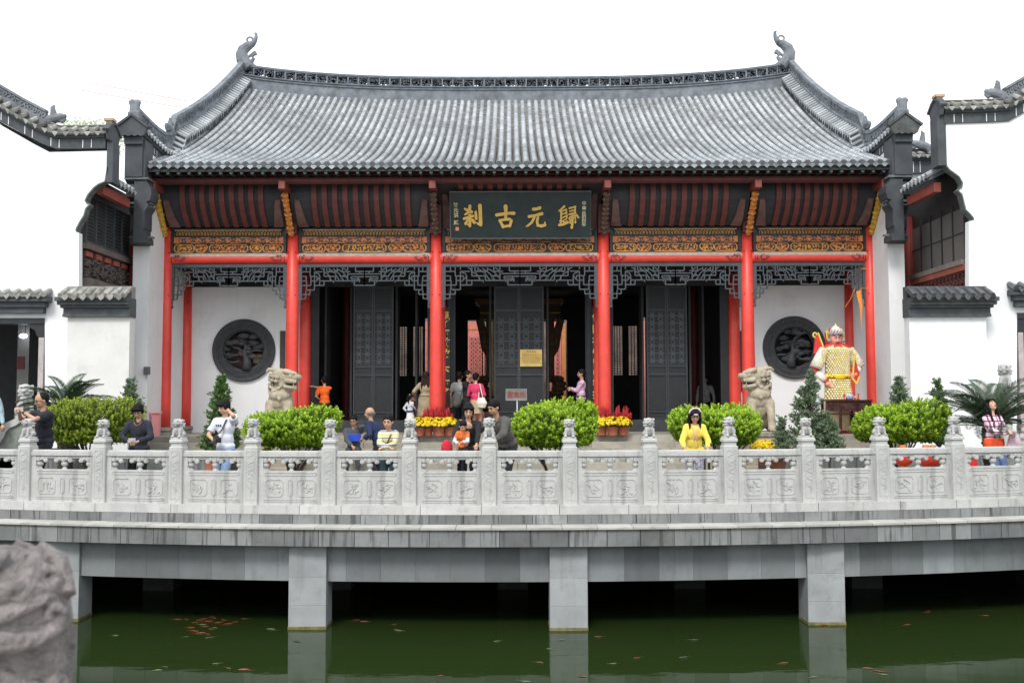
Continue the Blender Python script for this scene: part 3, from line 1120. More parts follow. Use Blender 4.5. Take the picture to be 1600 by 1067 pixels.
# ------------------------------------------------------------------ columns
def column(x, y, r, z1, mat_, base=True, r2=None):
    m_ = MB()
    m_.lathe([(r * 1.04, PZ + .17), (r * 1.03, 1.6), (r * .97, 3.5), ((r2 or r) * .86, z1)], (x, y, 0), 24)
    c = m_.build("column", mat_, hall, True)
    if base:
        m_ = MB()
        m_.lathe([(r * 1.25, PZ - .003), (r * 1.3, PZ + .02), (r * 1.2, PZ + .05), (r * 1.15, PZ + .07), (r * 1.45, PZ + .11), (r * 1.42, PZ + .17), (r * 1.1, PZ + .2)], (x, y, 0), 24)
        m_.build("column_base", M("column_base_stone", (.26, .24, .21), .8, .2, 5, .2, 40), c)
    m_ = MB()
    for a in (-55, -125):
        for z in (5.66, 4.5):
            p = Vector((x + math.cos(R(a)) * r * .95, y + math.sin(R(a)) * r * .95, z))
            m_.ell(p, .018, seg=6, rings=4)
    m_.build("pegs", M("dark_red_peg", (.15, .02, .015), .6), c)
    return c


for i, x in enumerate(COLX):
    column(x, YC, .175 if 0 < i < 5 else .155, 6.95, red_lac)
red_shade = red_lac
for i, x in enumerate(COLX):
    column(x, YR - .02, .165, 5.3, red_lac)

# ------------------------------------------------------------------ beams, carvings and lattices bay by bay
WP = lambda Y: (lambda u, v, n: (u, Y - n, v))


def scroll_band(mb, x0, x1, z0, z1, Y, seed=0, w=.02, n=.012, step=.24):
    """running scroll of leafy curls"""
    k = max(2, int(round((x1 - x0) / step)))
    st = (x1 - x0) / k
    h = z1 - z0
    S = WP(Y)
    for i in range(k):
        cx = x0 + st * (i + .5)
        sg = 1 if i % 2 else -1
        cz = (z0 + z1) / 2 + sg * h * .06
        r = min(h * .43, st * .46)
        p = [(cx + r * (1 - j / 15) * math.cos(sg * j * .6), cz + r * (1 - j / 15) * math.sin(sg * j * .6)) for j in range(13)]
        mb.ribbon(p, [w * (.6 + .6 * math.sin(math.pi * (j + 1) / 14)) for j in range(13)], -.002, n, S)
        for dx, dz in ((-.5, -.33), (.5, .33), (-.5, .36), (.46, -.36), (0, .42), (0, -.42)):
            q = [(cx + dx * st * .8, cz + dz * h), (cx + dx * st * .8 + st * .16, cz + dz * h + sg * h * .12), (cx + dx * st * .8 + st * .3, cz + dz * h)]
            q = [(u, min(z1 - .006, max(z0 + .006, v))) for u, v in q]
            mb.ribbon(q, [w * .5, w * 1.3, w * .3], -.002, n, S)


def pierced_panel(mb, x0, x1, z0, z1, Y, seed, oval=False):
    rnd = random.Random(seed)
    S = WP(Y)
    c = .05 if not oval else .06
    p = [(x0 + c, z0), (x1 - c, z0), (x1, z0 + c), (x1, z1 - c), (x1 - c, z1), (x0 + c, z1), (x0, z1 - c), (x0, z0 + c), (x0 + c, z0)]
    if oval:
        p = [(x0 + .09, z0), (x1 - .09, z0), (x1 - .02, z0 + .08), (x1, z1 - .06), (x1 - .04, z1), (x0 + .04, z1), (x0, z1 - .06), (x0 + .02, z0 + .08), (x0 + .09, z0)]
    mb.ribbon(p, .030, -.002, .022, S)
    cx, cz = (x0 + x1) / 2, (z0 + z1) / 2
    n = int((x1 - x0) / .085)
    for i in range(n):
        u0 = x0 + .05 + (x1 - x0 - .10) * (i + .5) / n
        for q in range(3):
            v0 = z0 + (z1 - z0) * (.24 + .26 * q) + rnd.uniform(-.01, .01)
            a, s2 = rnd.uniform(0, 6.28), rnd.choice((-1, 1))
            pp = []
            for j in range(6):
                pp.append((min(x1 - .03, max(x0 + .03, u0 + .045 * math.cos(a) * j / 5)), min(z1 - .02, max(z0 + .02, v0 + .05 * math.sin(a) * j / 5))))
                a += s2 * .35
            mb.ribbon(pp, [.024, .040, .048, .046, .034, .014], -.002, .016, S)
    mb.ell((cx, Y - .01, cz), (.05, .02, .045), seg=8, rings=5)


def fret(mb, x0, x1, zt, Y, simple=False):
    """hanging fretwork under the beam; unit grid mirrored about the bay axis"""
    u = .1235
    half = (x1 - x0) / 2
    sx = half / 14.25 / u
    cx = (x0 + x1) / 2
    H = [(0, 1, 1.8, 1), (2.8, 1, 4.6, 1), (5.6, 1, 8, 1), (9.2, 1, 11, 1), (12.2, .95, 14.25, .95), (0, 2, .9, 2), (1.8, 2, 3.4, 2), (5, 2, 7.6, 2), (8.6, 2, 10.4, 2),
         (10.4, 1.5, 14.25, 1.5), (11.2, 2.1, 14.25, 2.1), (0, 3, 1, 3), (2, 3, 2.8, 3), (4, 3, 7.2, 3), (7.6, 3, 12.8, 3), (11.2, 2.6, 13.1, 2.6), (0, 4, 1, 4), (2.8, 4, 5, 4), (1, 4, 2, 4),
         (.85, 5, 2.8, 5), (0, 6, 1.8, 6), (0, 6.95, .8, 6.95), (11.9, 4, 14.25, 4)]
    V = [(.9, 0, .9, 1), (1.8, 0, 1.8, 2), (2.8, 0, 2.8, .6), (.9, 2, .9, 3), (2.8, 1, 2.8, 5), (2, 2, 2, 4), (3.4, 2, 3.4, 3), (1, 3, 1, 5), (4, 2, 4, 4), (5, 0, 5, 2), (5, 3, 5, 4),
         (5.6, 0, 5.6, 1), (1.8, 5, 1.8, 6), (.85, 5.2, .85, 6), (.8, 6, .8, 6.95), (6.4, 2, 6.4, 3), (7.6, 2, 7.6, 3), (8, .2, 8, 1), (9.2, 0, 9.2, 1), (10.4, 0, 10.4, .7), (10.4, 1.5, 10.4, 3),
         (12.2, 0, 12.2, .95), (11.9, 3.3, 11.9, 4), (14.25, 0, 14.25, 4), (13.1, 2.6, 13.1, 3.3), (12.8, 2.1, 12.8, 3), (13.2, .95, 13.2, 1.5), (11.2, 2.1, 11.2, 2.6), (7.2, 3, 7.2, 3.4)]
    D = [(5, 1, 6.6, 2.8), (6.0, 0.2, 8.4, 2.8), (7.0, .3, 9.4, 2.9), (8.3, .5, 10.2, 2.4), (3, 1.2, 4, 2), (9.4, .2, 10.4, 1.4), (5.6, 1.5, 6.2, .6), (7.4, 1.4, 8.2, .4), (8.8, 2.6, 9.6, 1.5), (3.0, 3.2, 3.9, 2.2), (4.2, .2, 4.9, 1.0)]
    w = .030
    for sg in (-1, 1):
        S = lambda a, b_, n: (a, Y - n, b_)
        c = lambda a, b_: (cx + sg * (a - 14.25) * u * sx, zt - b_ * u)
        for L_, dd in ((H, 0), (V, .003), (D, -.004)):
            for (a, b_, c2, d) in L_:
                p0, p1 = c(a, b_), c(c2, d)
                if L_ is D:
                    mx, mz = (p0[0] + p1[0]) / 2 + .03 * sg, (p0[1] + p1[1]) / 2 + .02
                    mb.ribbon([p0, (mx, mz), p1], w, -.018 + dd, .018 + dd, S)
                else:
                    mb.ribbon([p0, p1], w, -.022 + dd, .022 + dd, S)
        # curl at the centre drop
        q = c(11.9, 3.4)
        mb.ribbon([(q[0] - sg * .02 + .04 * math.cos(t) * -sg, q[1] + .04 * math.sin(t)) for t in (0, .8, 1.6, 2.4, 3.2, 4)], .02, -.02, .02, S)


random.seed(41)
bays = []
for i in range(5):
    x0, x1 = COLX[i] + (.17 if i else .12), COLX[i + 1] - (.17 if i < 4 else .12)
    bays.append((x0, x1))
    # round tie beam with dust on top and painted ends
    bm_ = empty("tie_beam", parent=hall)
    m_ = MB()
    cz, ry, rz = 5.505, .13, .145
    m_.loft([[(x, YC + ry * math.cos(a), cz + rz * math.sin(a)) for a in [2 * math.pi * j / 20 for j in range(20)]] for x in (x0 - .05, x1 + .05)])
    m_.build("beam_log", red_lac, bm_, False)
    m_ = MB()
    for a0, a1 in ((-98, -20),):
        pass
    ang = [R(72 + 8.5 * j) for j in range(12)]
    rr = [[(x, YC - (ry + .006) * math.sin(R(20) + (a - R(72)) * .0) * 0 + (ry + .006) * math.cos(a), cz + (rz + .006) * math.sin(a)) for a in ang] for x in [x0 + (x1 - x0) * q / 20 for q in range(21)]]
    m_.loft(rr, False, False)
    m_.build("dust_layer", dust, bm_)
    m_ = MB()
    for sg, xe in ((1, x0), (-1, x1)):
        def wrap(u, v, n, sg=sg, xe=xe):
            a = math.pi + v          # angle round the beam, v=0 faces the court
            return (xe + sg * u, YC + (ry + n) * math.cos(a), cz - (rz + n) * math.sin(a))
        rnd = random.Random(i)
        for k in range(3):
            m_.ribbon([(.36 + k * .035 - .2 * abs(v) , v) for v in (-.75, -.5, -.25, 0, .25, .5, .75)], .014, -.002, .006, wrap)
        for k in range(12):
            u0, v0 = rnd.uniform(.08, .26), rnd.uniform(-.45, .5)
            a0 = rnd.uniform(0, 6.3)
            m_.ribbon([(u0 + .03 * math.cos(a0 + q), v0 + .2 * math.sin(a0 + q)) for q in (0, .7, 1.4, 2.1, 2.8)], .022, -.002, .008, wrap)
        m_.ribbon([(.035, v) for v in (-.9, -.4, 0, .4, .9)], .02, -.002, .006, wrap)
    m_.build("painted_end_ornament", M("dark_maroon_ornament", (.10, .022, .025), .7), bm_)
    # carved beam stack
    st = empty("carved_beam", parent=hall)
    m_ = MB()
    m_.box(x0, x1, YC - .05, YC + .12, 5.655, 6.30)
    m_.build("backing_board", M("charcoal_board", (.040, .042, .045), .7, .2, 6), st)
    m_ = MB()
    m_.box(x0, x1, YC - .13, YC - .05, 6.275, 6.31)
    m_.box(x0, x1, YC - .10, YC - .05, 6.085, 6.105)
    m_.box(x0, x1, YC - .10, YC - .05, 5.885, 5.905)
    m_.box(x0, x0 + .07, YC - .09, YC - .05, 5.66, 6.27)
    m_.box(x1 - .07, x1, YC - .09, YC - .05, 5.66, 6.27)
    m_.build("fillets", dark_wood, st)
    m_ = MB()     # rope-like top moulding
    k = int((x1 - x0 - .3) / .085)
    for j in range(k):
        xx = x0 + .15 + (x1 - x0 - .3) * (j + .5) / k
        sg = 1 if xx < (x0 + x1) / 2 else -1
        S = WP(YC - .05)
        m_.ribbon([(xx - .03 * sg, 6.12), (xx - .03 * sg, 6.19), (xx + .02 * sg, 6.235), (xx + .035 * sg, 6.20), (xx + .02 * sg, 6.13)], .017, -.002, .05, S)
    m_.box(x0 + .12, x1 - .12, YC - .13, YC - .09, 6.242, 6.272)
    m_.build("rope_moulding", M("brown_gilding", (.38, .21, .07), .6, .3, 12, .2, 60), st)
    m_ = MB()
    m_.box(x0 + .08, x1 - .08, YC - .078, YC - .05, 5.912, 6.078)
    m_.build("scroll_ground", M("orange_ground", (.56, .18, .05), .6, .2, 8), st)
    m_ = MB()
    scroll_band(m_, x0 + .22, x1 - .22, 5.915, 6.075, YC - .078, i, .025, .018, .26)
    m_.box(x0 + .21, x0 + .23, YC - .09, YC - .078, 5.93, 6.06)
    m_.box(x1 - .23, x1 - .21, YC - .09, YC - .078, 5.93, 6.06)
    m_.build("scroll_carving", M("dark_scroll", (.055, .045, .045), .6, .3, 9), st)
    w = x1 - x0
    pz0, pz1 = 5.672, 5.872
    fr5 = [(.03, .20, 0), (.205, .315, 1), (.335, .665, 0), (.685, .795, 1), (.80, .97, 0)]
    for j, (a, b_, ov) in enumerate(fr5):
        m_ = MB()
        pierced_panel(m_, x0 + w * a, x0 + w * b_, pz0, pz1, YC - .055, i * 10 + j, ov)
        m_.build("pierced_panel", orange_gilt if (i + j) % 3 else M("amber_gilding", (.56, .24, .035), .5, .25, 10, .2, 80), st)
    # hanging fretwork
    m_ = MB()
    fx0, fx1 = x0 + .09, x1 - .09
    fret(m_, fx0, fx1, 5.26, YC)
    m_.box(x0 - .01, x1 + .01, YC - .035, YC + .035, 5.262, 5.352)
    for xe, sg in ((x0, 1), (x1, -1)):
        m_.box(min(xe - sg * .01, xe + sg * .085), max(xe - sg * .01, xe + sg * .085), YC - .034, YC + .034, 4.36, 5.262)
        a, b_ = xe, xe + sg * .05
        m_.box(min(a, b_), max(a, b_), YC - .030, YC + .030, 4.24, 4.36)
        m_.box(min(a, b_) - .012, max(a, b_) + .012, YC - .038, YC + .038, 4.20, 4.225)
        m_.box(min(a, b_) - .005, max(a, b_) + .005, YC - .034, YC + .034, 4.15, 4.20)
    m_.build("hanging_fretwork", slate_wood, hall)
    # curved porch soffit: dark bed with red ribs
    m_ = MB()
    curve = [(26.76, 7.44), (26.75, 7.12), (26.79, 6.92), (26.89, 6.74), (27.04, 6.56), (27.22, 6.41), (27.36, 6.32)]
    if i == 2:
        curve = [(26.50, 7.44), (26.75, 7.24), (27.05, 7.12), (27.28, 6.95), (27.42, 6.75), (27.50, 6.55), (27.54, 6.32)]
    m_.loft([[(x0 - .1, y + .06, z + .03), (x1 + .1, y + .06, z + .03), (x1 + .1, y + .12, z + .08), (x0 - .1, y + .12, z + .08)] for y, z in curve])
    m_.build("soffit_bed", M("soffit_dark", (.034, .034, .040), .7), hall)
    m_ = MB()
    xa, xb = x0 + .40, x1 - .40
    nr = int(round((xb - xa) / .262))
    for j in range(nr):
        xx = xa + (xb - xa) * (j + .5) / nr
        m_.loft([[(xx - .068, y, z), (xx + .068, y, z), (xx + .068, y + .07, z + .05), (xx - .068, y + .07, z + .05)] for y, z in curve])
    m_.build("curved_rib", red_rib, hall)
    m_ = MB()
    for xe, sg in ((x0, 1), (x1, -1)):
        a, b_ = xe + sg * .02, xe + sg * .30
        m_.loft([[(a, y + .01, z + .0), (b_ - sg * .22 * (1 - k / 6), y + .01, z), (b_ - sg * .22 * (1 - k / 6), y + .04, z + .04), (a, y + .04, z + .04)] for k, (y, z) in enumerate(curve)][2:])
    m_.build("soffit_side_board", M("dusty_red_board", (.16, .085, .078), .8, .25, 4), hall)

m_ = MB()
m_.box(RX0 + .1, RX1 - .1, YC + .12, YC + .18, 6.30, 7.59)          # dark fill board for the unlit space above the beam
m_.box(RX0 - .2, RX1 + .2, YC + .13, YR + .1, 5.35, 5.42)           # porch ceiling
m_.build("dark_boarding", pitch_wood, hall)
m_ = MB()
m_.tube([(RX0, 26.36, 7.37), (RX1, 26.36, 7.37)], .105, 14)
m_.box(RX0, RX1, 26.28, 26.36, 7.48, 7.55)
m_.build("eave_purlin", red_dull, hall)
for i, x in enumerate(COLX):
    s_ = {0: .06, 5: -.06}.get(i, 0)
    m_ = MB()
    m_.bevel_box(x + s_ - .09, x + s_ + .09, 26.12, 27.6, 7.11, 7.32, .02)
    m_.build("beam_head", M("faded_red_beam_end", (.19, .045, .035), .6, .2, 6), hall)
    m_ = MB()
    mat_ = gold_gilt if i in (0, 5) else (orange_gilt if i in (1, 4) else brown_carve)
    # slanting carved strut, figure by figure
    a, b_ = Vector((x + s_ * .8, 26.50, 7.06)), Vector((x + s_ * .2, 27.40, 6.10))
    d = (b_ - a)
    core = MB()
    core.tube([a, a + d * .5, b_], [.085, .075, .075], 8)
    rnd = random.Random(60 + i)
    for k in range(9):
        c = a + d * ((k + .5) / 9)
        core.ell(c + Vector((0, -.03, 0)), (.10 + .015 * math.sin(k * 2), .06, .058))
        for q in range(6):
            an = rnd.uniform(0, 6.28)
            core.ell(c + Vector((.075 * math.cos(an), -.075, .05 * math.sin(an))), (.026, .026, .026), seg=6, rings=4)
    fuse(core, "carved_strut", mat_, hall, .014, 1)
    if i not in (0, 5):
        m_ = MB()
        m_.box(x - .15, x + .15, 27.30, 27.48, 6.14, 6.9)
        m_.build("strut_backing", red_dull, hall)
# ------------------------------------------------------------------ rear wall of the porch: white bays, doors
YD = YR
ZT = 4.93
for (x0, x1, cx_px, seed) in ((COLX[0] + .0, COLX[1] - .14, 381.5, 1), (COLX[4] + .14, COLX[5] - .0, 1240.5, 2)):
    m_ = MB()
    # wall with a round opening (ring of quads)
    wx, wz = at(cx_px, 547.5 if seed == 1 else 543, YD)
    r = .80
    K = 48
    def edge(a):
        c, s_ = math.cos(a), math.sin(a)
        k = min(((x1 - wx) / c) if c > 1e-6 else ((x0 - wx) / c if c < -1e-6 else 1e9), ((ZT - wz) / s_) if s_ > 1e-6 else ((PZ - wz) / s_ if s_ < -1e-6 else 1e9))
        return (wx + c * k, wz + s_ * k)
    angs = sorted([2 * math.pi * q / K for q in range(K)] + [math.atan2(zz - wz, xx - wx) % (2 * math.pi) for xx in (x0, x1) for zz in (PZ, ZT)])
    for q in range(len(angs)):
        a, b_ = angs[q], angs[(q + 1) % len(angs)]
        i0, i1 = (wx + r * math.cos(a), wz + r * math.sin(a)), (wx + r * math.cos(b_), wz + r * math.sin(b_))
        e0, e1 = edge(a), edge(b_)
        m_.quad((i0[0], YD, i0[1]), (i1[0], YD, i1[1]), (e1[0], YD, e1[1]), (e0[0], YD, e0[1]))
        m_.quad((i0[0], YD + .3, i0[1]), (i1[0], YD + .3, i1[1]), (i1[0], YD, i1[1]), (i0[0], YD, i0[1]))
    m_.build("porch_wall", white_wall, hall, fix=False)
    rw = empty("round_window", parent=hall)
    m_ = MB()
    prof = [(.90, .0), (.90, .07), (.87, .085), (.84, .075), (.80, .07), (.66, .07), (.63, .085), (.60, .08), (.585, .03), (.585, -.2), (.90, -.2)]
    rings = [[(wx + rr * math.cos(2 * math.pi * q / 64), YD - n, wz + rr * math.sin(2 * math.pi * q / 64)) for q in range(64)] for rr, n in prof]
    m_.loft(rings + [rings[0]], True, False)
    rnd = random.Random(seed)
    for k in range(54):       # cloud relief on the ring
        a = 2 * math.pi * k / 54
        c = (wx + .73 * math.cos(a), wz + .73 * math.sin(a))
        a0, s2 = rnd.uniform(0, 6.28), rnd.choice((-1, 1))
        m_.ribbon([(c[0] + .055 * (1 - j / 9) * math.cos(a0 + s2 * j * .7), c[1] + .055 * (1 - j / 9) * math.sin(a0 + s2 * j * .7)) for j in range(8)], .016, 0, .016, WP(YD - .07))
    m_.build("window_ring", M("carved_dark_brick", (.040, .044, .048), .7, .25, 8, .25, 60), rw)
    # pierced landscape: leaning pine trunk, cloud rolls, rocks, a pavilion eave
    m_ = MB()
    V = lambda u, v, n=0: (wx + u, YD - .0 - n, wz + v)
    sg = 1 if seed == 1 else -1
    m_.tube([V(sg * .10, -.56), V(sg * .09, -.30), V(sg * .02, -.08), V(sg * .05, .10), V(-sg * .04, .26), V(-sg * .20, .36)], [.16, .11, .075, .06, .05, .03], 10)
    m_.tube([V(sg * .02, -.08), V(-sg * .16, .05), V(-sg * .34, .10)], [.05, .04, .03], 8)
    m_.tube([V(sg * .03, .08), V(sg * .2, .16), V(sg * .38, .12)], [.05, .04, .03], 8)
    for k in range(26):
        a, rr = rnd.uniform(0, 6.28), rnd.uniform(.12, .52)
        u, v = rr * math.cos(a), rr * math.sin(a)
        if v < -.05 and abs(u) < .35 and seed == 1 and rnd.random() < .75:
            continue
        w = rnd.uniform(.07, .13)
        m_.ell(V(u, v, rnd.uniform(-.02, .05)), (w * 1.25, .05, w * .6))
        m_.tube([V(u - w, v, .05), V(u, v + w * .5, .06), V(u + w, v, .05)], [.02, .028, .015], 6)
    for k in range(4):
        z = -.02 - k * .10
        m_.tube([V(-sg * .12, z, .02), V(-sg * .34, z - .03, .03), V(-sg * .5, z + .02, .02)] if k % 2 else [V(sg * .18, z, .02), V(sg * .38, z + .02, .03), V(sg * .55, z - .01, .02)], [.04, .035, .02], 8)
    for rr in (.575,):
        m_.tube([V(rr * math.cos(2 * math.pi * q / 40), rr * math.sin(2 * math.pi * q / 40), .0) for q in range(41)], .03, 6)
    m_.build("landscape_carving", M("carved_dark_stone", (.042, .047, .052), .65, .3, 8, .25, 50), rw, True)
    m_ = MB()
    m_.box(wx - .8, wx + .8, YD + .32, YD + .36, wz - .8, wz + .8)
    m_.build("window_back_board", M("brown_lattice_back", (.075, .04, .035), .8, .4, 5) if seed == 1 else pitch_wood, rw)
    if seed == 1:
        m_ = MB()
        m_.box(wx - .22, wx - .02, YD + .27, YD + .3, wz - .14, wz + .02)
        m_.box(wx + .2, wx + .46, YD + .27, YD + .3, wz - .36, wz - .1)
        m_.build("sunlit_patch", M("sunlit_plaster", (.55, .42, .30), .9), rw)  # plaster patches with the sunlight put into their pale colour
# wall strips between the columns and door frames, side wall strips
m_ = MB()
for x, s_ in ((COLX[1], 1), (COLX[4], -1)):
    m_.box(min(x - s_ * .14, x + s_ * .13), max(x - s_ * .14, x + s_ * .13), YD - .005, YD + .2, PZ, ZT)
m_.build("wall_strip", white_wall, hall)
m_ = MB()
for px, s_ in ((443, 1), (1159.5, 1)):
    x, _ = at(px, 560, YD)
    z0, z1 = at(px, 612 if px > 800 else 620, YD)[1], at(px, 517, YD)[1]
    m_.box(x - .10, x + .05, YD - .03, YD - .008, z0, z1)
m_.build("hanging_couplet_board", M("dark_brown_board", (.05, .035, .03), .5), hall)

# head board over doors and the dark upper wall
m_ = MB()
m_.box(COLX[0], COLX[5], YD, YD + .15, ZT, 5.4)
m_.build("door_lintel", pitch_wood, hall)
DX0, DX1 = COLX[1] + .16, COLX[4] - .16
m_ = MB()
for x in (COLX[2], COLX[3]):
    for s_ in (-1, 1):
        xx = x + s_ * .27
        m_.box(xx - .07, xx + .07, YD - .02, YD + .12, PZ, ZT)
        m_.box(xx + s_ * .09 - .02, xx + s_ * .09 + .06, YD + .02, YD + .1, PZ, ZT)
for x in (DX0 + .12, DX1 - .12):
    m_.box(x - .12, x + .12, YD - .01, YD + .12, PZ, ZT)
m_.build("door_frame", dark_wood, hall)
m_ = MB()
for a, b_ in ((DX0, COLX[2] - .2), (COLX[2] + .2, COLX[3] - .2), (COLX[3] + .2, DX1)):
    m_.bevel_box(a, b_, YD - .1, YD + .02, PZ - .002, 1.095, .01)
m_.build("threshold", M("dark_threshold", (.030, .033, .038), .55, .25, 5), hall)


def door_leaf(x0, x1, parent, star_seed=0):
    lf = empty("door_leaf", parent=parent)
    z0, z1 = 1.10, ZT
    y = YD - .005
    m_ = MB()
    m_.box(x0 + .004, x1 - .004, y, y + .06, z0, z1)
    m_.build("leaf_board", M("leaf_black", (.010, .012, .015), .6), lf)
    m_ = MB()
    S = WP(y)
    st = .05
    for (a, b_, c, d) in ((x0 + .004, x0 + st, z0, z1), (x1 - st, x1 - .004, z0, z1)):
        m_.box(a, b_, y - .03, y, c, d)
    zs = [z0, z0 + .10, z0 + .20, 2.32, 2.40, 2.56, 2.63, 4.16, 4.22, z1 - .05]
    for a in (z0, 1.30, 2.36, 2.60, 4.20, z1 - .06):
        m_.box(x0 + st, x1 - st, y - .028, y, a, a + .05)
    m_.build("leaf_frame", slate_wood if False else M("leaf_edge", (.024, .029, .035), .5, .2, 6), lf)
    m_ = MB()       # six-pointed star lattice
    zz = 2.67
    cw = (x1 - x0 - 2 * st) / 2
    ch = cw * .88
    k = 0
    while zz + ch < 4.2:
        for c in range(2):
            cx = x0 + st + cw * (c + .5)
            cz = zz + ch / 2
            rr = cw * .5
            for a in (0, 60, 120):
                dx, dz = rr * math.cos(R(a)), rr * .98 * math.sin(R(a))
                m_.ribbon([(cx - dx, cz - dz), (cx + dx, cz + dz)], .024, -.002, .018 + .001 * (a / 60), S)
            hexp = [(cx + rr * .58 * math.cos(R(30 + 60 * q)), cz + rr * .58 * math.sin(R(30 + 60 * q))) for q in range(7)]
            m_.ribbon(hexp, .018, -.002, .022, S)
        zz += ch
    m_.build("star_lattice", M("leaf_lattice", (.055, .068, .078), .5, .2, 6), lf)
    m_ = MB()
    for a, b_ in ((1.38, 2.32), (2.42, 2.58), (4.27, z1 - .09)):
        p = [(x0 + st + .03, a), (x1 - st - .03, a), (x1 - st - .03, b_), (x0 + st + .03, b_), (x0 + st + .03, a)]
        m_.ribbon(p, .012, -.002, .012, S)
    rnd = random.Random(7)
    for q in range(7):
        u0, v0 = rnd.uniform(x0 + .14, x1 - .14), rnd.uniform(1.5, 2.1)
        a0 = rnd.uniform(0, 6.3)
        m_.ribbon([(u0 + .05 * math.cos(a0 + t), v0 + .05 * math.sin(a0 + t)) for t in (0, .6, 1.2, 1.8, 2.4)], .014, -.002, .008, S)
    m_.build("leaf_moulding", M("leaf_edge", (.055, .066, .076)), lf)
    return lf


for (pa, pb_) in ((552, 615), (772, 850), (1010, 1074)):
    xa, xb = at(pa, 550, YD)[0], at(pb_, 550, YD)[0]
    door_leaf(xa, (xa + xb) / 2, hall)
    door_leaf((xa + xb) / 2, xb, hall)
# opened leaves folded inwards beside the closed ones (seen edge on)
m_ = MB()
for px in (548, 619, 766, 856, 1005, 1079, 508, 650, 1040 + 60):
    x = at(px, 550, YD)[0]
    m_.box(x - .03, x + .03, YD + .07, YD + .72, 1.0, ZT)
m_.build("open_door_leaf", pitch_wood, hall)

# ------------------------------------------------------------------ interior
YB2 = 37.6
m_ = MB()
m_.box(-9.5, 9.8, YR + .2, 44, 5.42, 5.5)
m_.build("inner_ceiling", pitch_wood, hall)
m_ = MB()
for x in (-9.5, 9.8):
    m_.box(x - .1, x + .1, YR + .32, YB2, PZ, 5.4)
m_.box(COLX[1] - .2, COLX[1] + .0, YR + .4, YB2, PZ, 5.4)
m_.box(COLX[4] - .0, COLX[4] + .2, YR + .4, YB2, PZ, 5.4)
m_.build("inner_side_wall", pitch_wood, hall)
# inner columns, dark red
for x in (COLX[1] + .55, COLX[4] - .45, CX - 2.3, CX + 2.3):
    m_ = MB()
    m_.lathe([(.15, PZ), (.14, 5.42)], (x, 33.2, 0), 16)
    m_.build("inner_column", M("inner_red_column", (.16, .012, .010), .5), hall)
# back wall with lattice windows
def zpx(py, Y=YB2):
    return at(810, py, Y)[1]
wz0, wz1 = zpx(587), zpx(510)
wins = []
for a, b_ in ((523, 531), (535, 540), (620, 636), (645, 661), (956, 973), (982, 996), (1076, 1081), (1084, 1100), (1104, 1111), (1123, 1131)):
    wins.append((at(a, 550, YB2)[0], at(b_, 550, YB2)[0]))
ox0, ox1 = at(664, 550, YB2)[0], at(1009, 550, YB2)[0]
mx0, mx1 = at(731, 550, YB2)[0], at(886, 550, YB2)[0]
opens = [(x0, x1, wz0, wz1) for x0, x1 in wins] + [(ox0, at(674, 550, YB2)[0], PZ, zpx(497)), (mx0, mx1, PZ, zpx(500)), (at(1000, 550, YB2)[0], ox1, PZ, zpx(496))]
opens.sort()
m_ = MB()
x = -9.5
for a, b_, c, d in opens:
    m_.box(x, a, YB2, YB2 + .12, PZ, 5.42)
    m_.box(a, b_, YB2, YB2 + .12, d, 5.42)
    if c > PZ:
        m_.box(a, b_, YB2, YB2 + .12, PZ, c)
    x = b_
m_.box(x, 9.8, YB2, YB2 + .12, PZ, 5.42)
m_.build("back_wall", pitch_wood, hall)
for (a, b_) in wins:
    m_ = MB()
    n = max(1, int((b_ - a) / .085))
    for k in range(n + 1):
        xx = a + (b_ - a) * k / n
        m_.box(xx - .013, xx + .013, YB2 + .02, YB2 + .05, wz0, wz1)
    k = 0
    while wz0 + k * .083 < wz1:
        m_.box(a, b_, YB2 + .015, YB2 + .045, wz0 + k * .083 - .012, wz0 + k * .083 + .012)
        k += 1
    m_.build("square_lattice_window", M("back_lattice", (.03, .03, .032), .6), hall)
# red doors across the rear court; the sun on them is painted in as pink
pk = M("sunlit_red_lacquer", (.62, .20, .17), .6, .15, 5)
og = M("orange_timber", (.55, .21, .07), .6, .15, 5)
m_ = MB()
m2 = MB()
yk = 49.0
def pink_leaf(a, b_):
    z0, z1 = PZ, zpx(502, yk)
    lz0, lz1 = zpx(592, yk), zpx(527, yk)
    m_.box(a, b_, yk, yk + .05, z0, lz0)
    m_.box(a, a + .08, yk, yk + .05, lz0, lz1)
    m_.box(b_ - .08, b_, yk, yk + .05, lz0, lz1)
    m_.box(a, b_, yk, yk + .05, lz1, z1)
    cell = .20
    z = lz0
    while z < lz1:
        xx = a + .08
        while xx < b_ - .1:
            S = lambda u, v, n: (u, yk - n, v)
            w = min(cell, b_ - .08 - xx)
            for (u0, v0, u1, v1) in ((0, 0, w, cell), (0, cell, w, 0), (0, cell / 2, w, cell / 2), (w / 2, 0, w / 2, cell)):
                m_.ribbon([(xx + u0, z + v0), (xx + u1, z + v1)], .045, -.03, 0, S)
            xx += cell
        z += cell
    m2.box(a, b_, yk - .02, yk, zpx(515, yk), zpx(512.5, yk))
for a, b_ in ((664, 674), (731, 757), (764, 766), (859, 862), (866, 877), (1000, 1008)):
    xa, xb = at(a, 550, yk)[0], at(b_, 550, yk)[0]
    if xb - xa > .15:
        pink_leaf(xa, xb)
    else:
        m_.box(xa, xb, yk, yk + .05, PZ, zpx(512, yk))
m2.box(at(877.5, 550, yk)[0], at(884, 550, yk)[0], yk - .02, yk + .04, PZ, zpx(505, yk))
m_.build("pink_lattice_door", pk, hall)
m3 = MB()  # added black sheets standing for the dark behind the lattice holes
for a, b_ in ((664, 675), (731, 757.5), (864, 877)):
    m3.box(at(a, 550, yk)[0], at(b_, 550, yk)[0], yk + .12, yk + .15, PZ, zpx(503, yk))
m3.build("shade_backing", pitch_wood, hall)
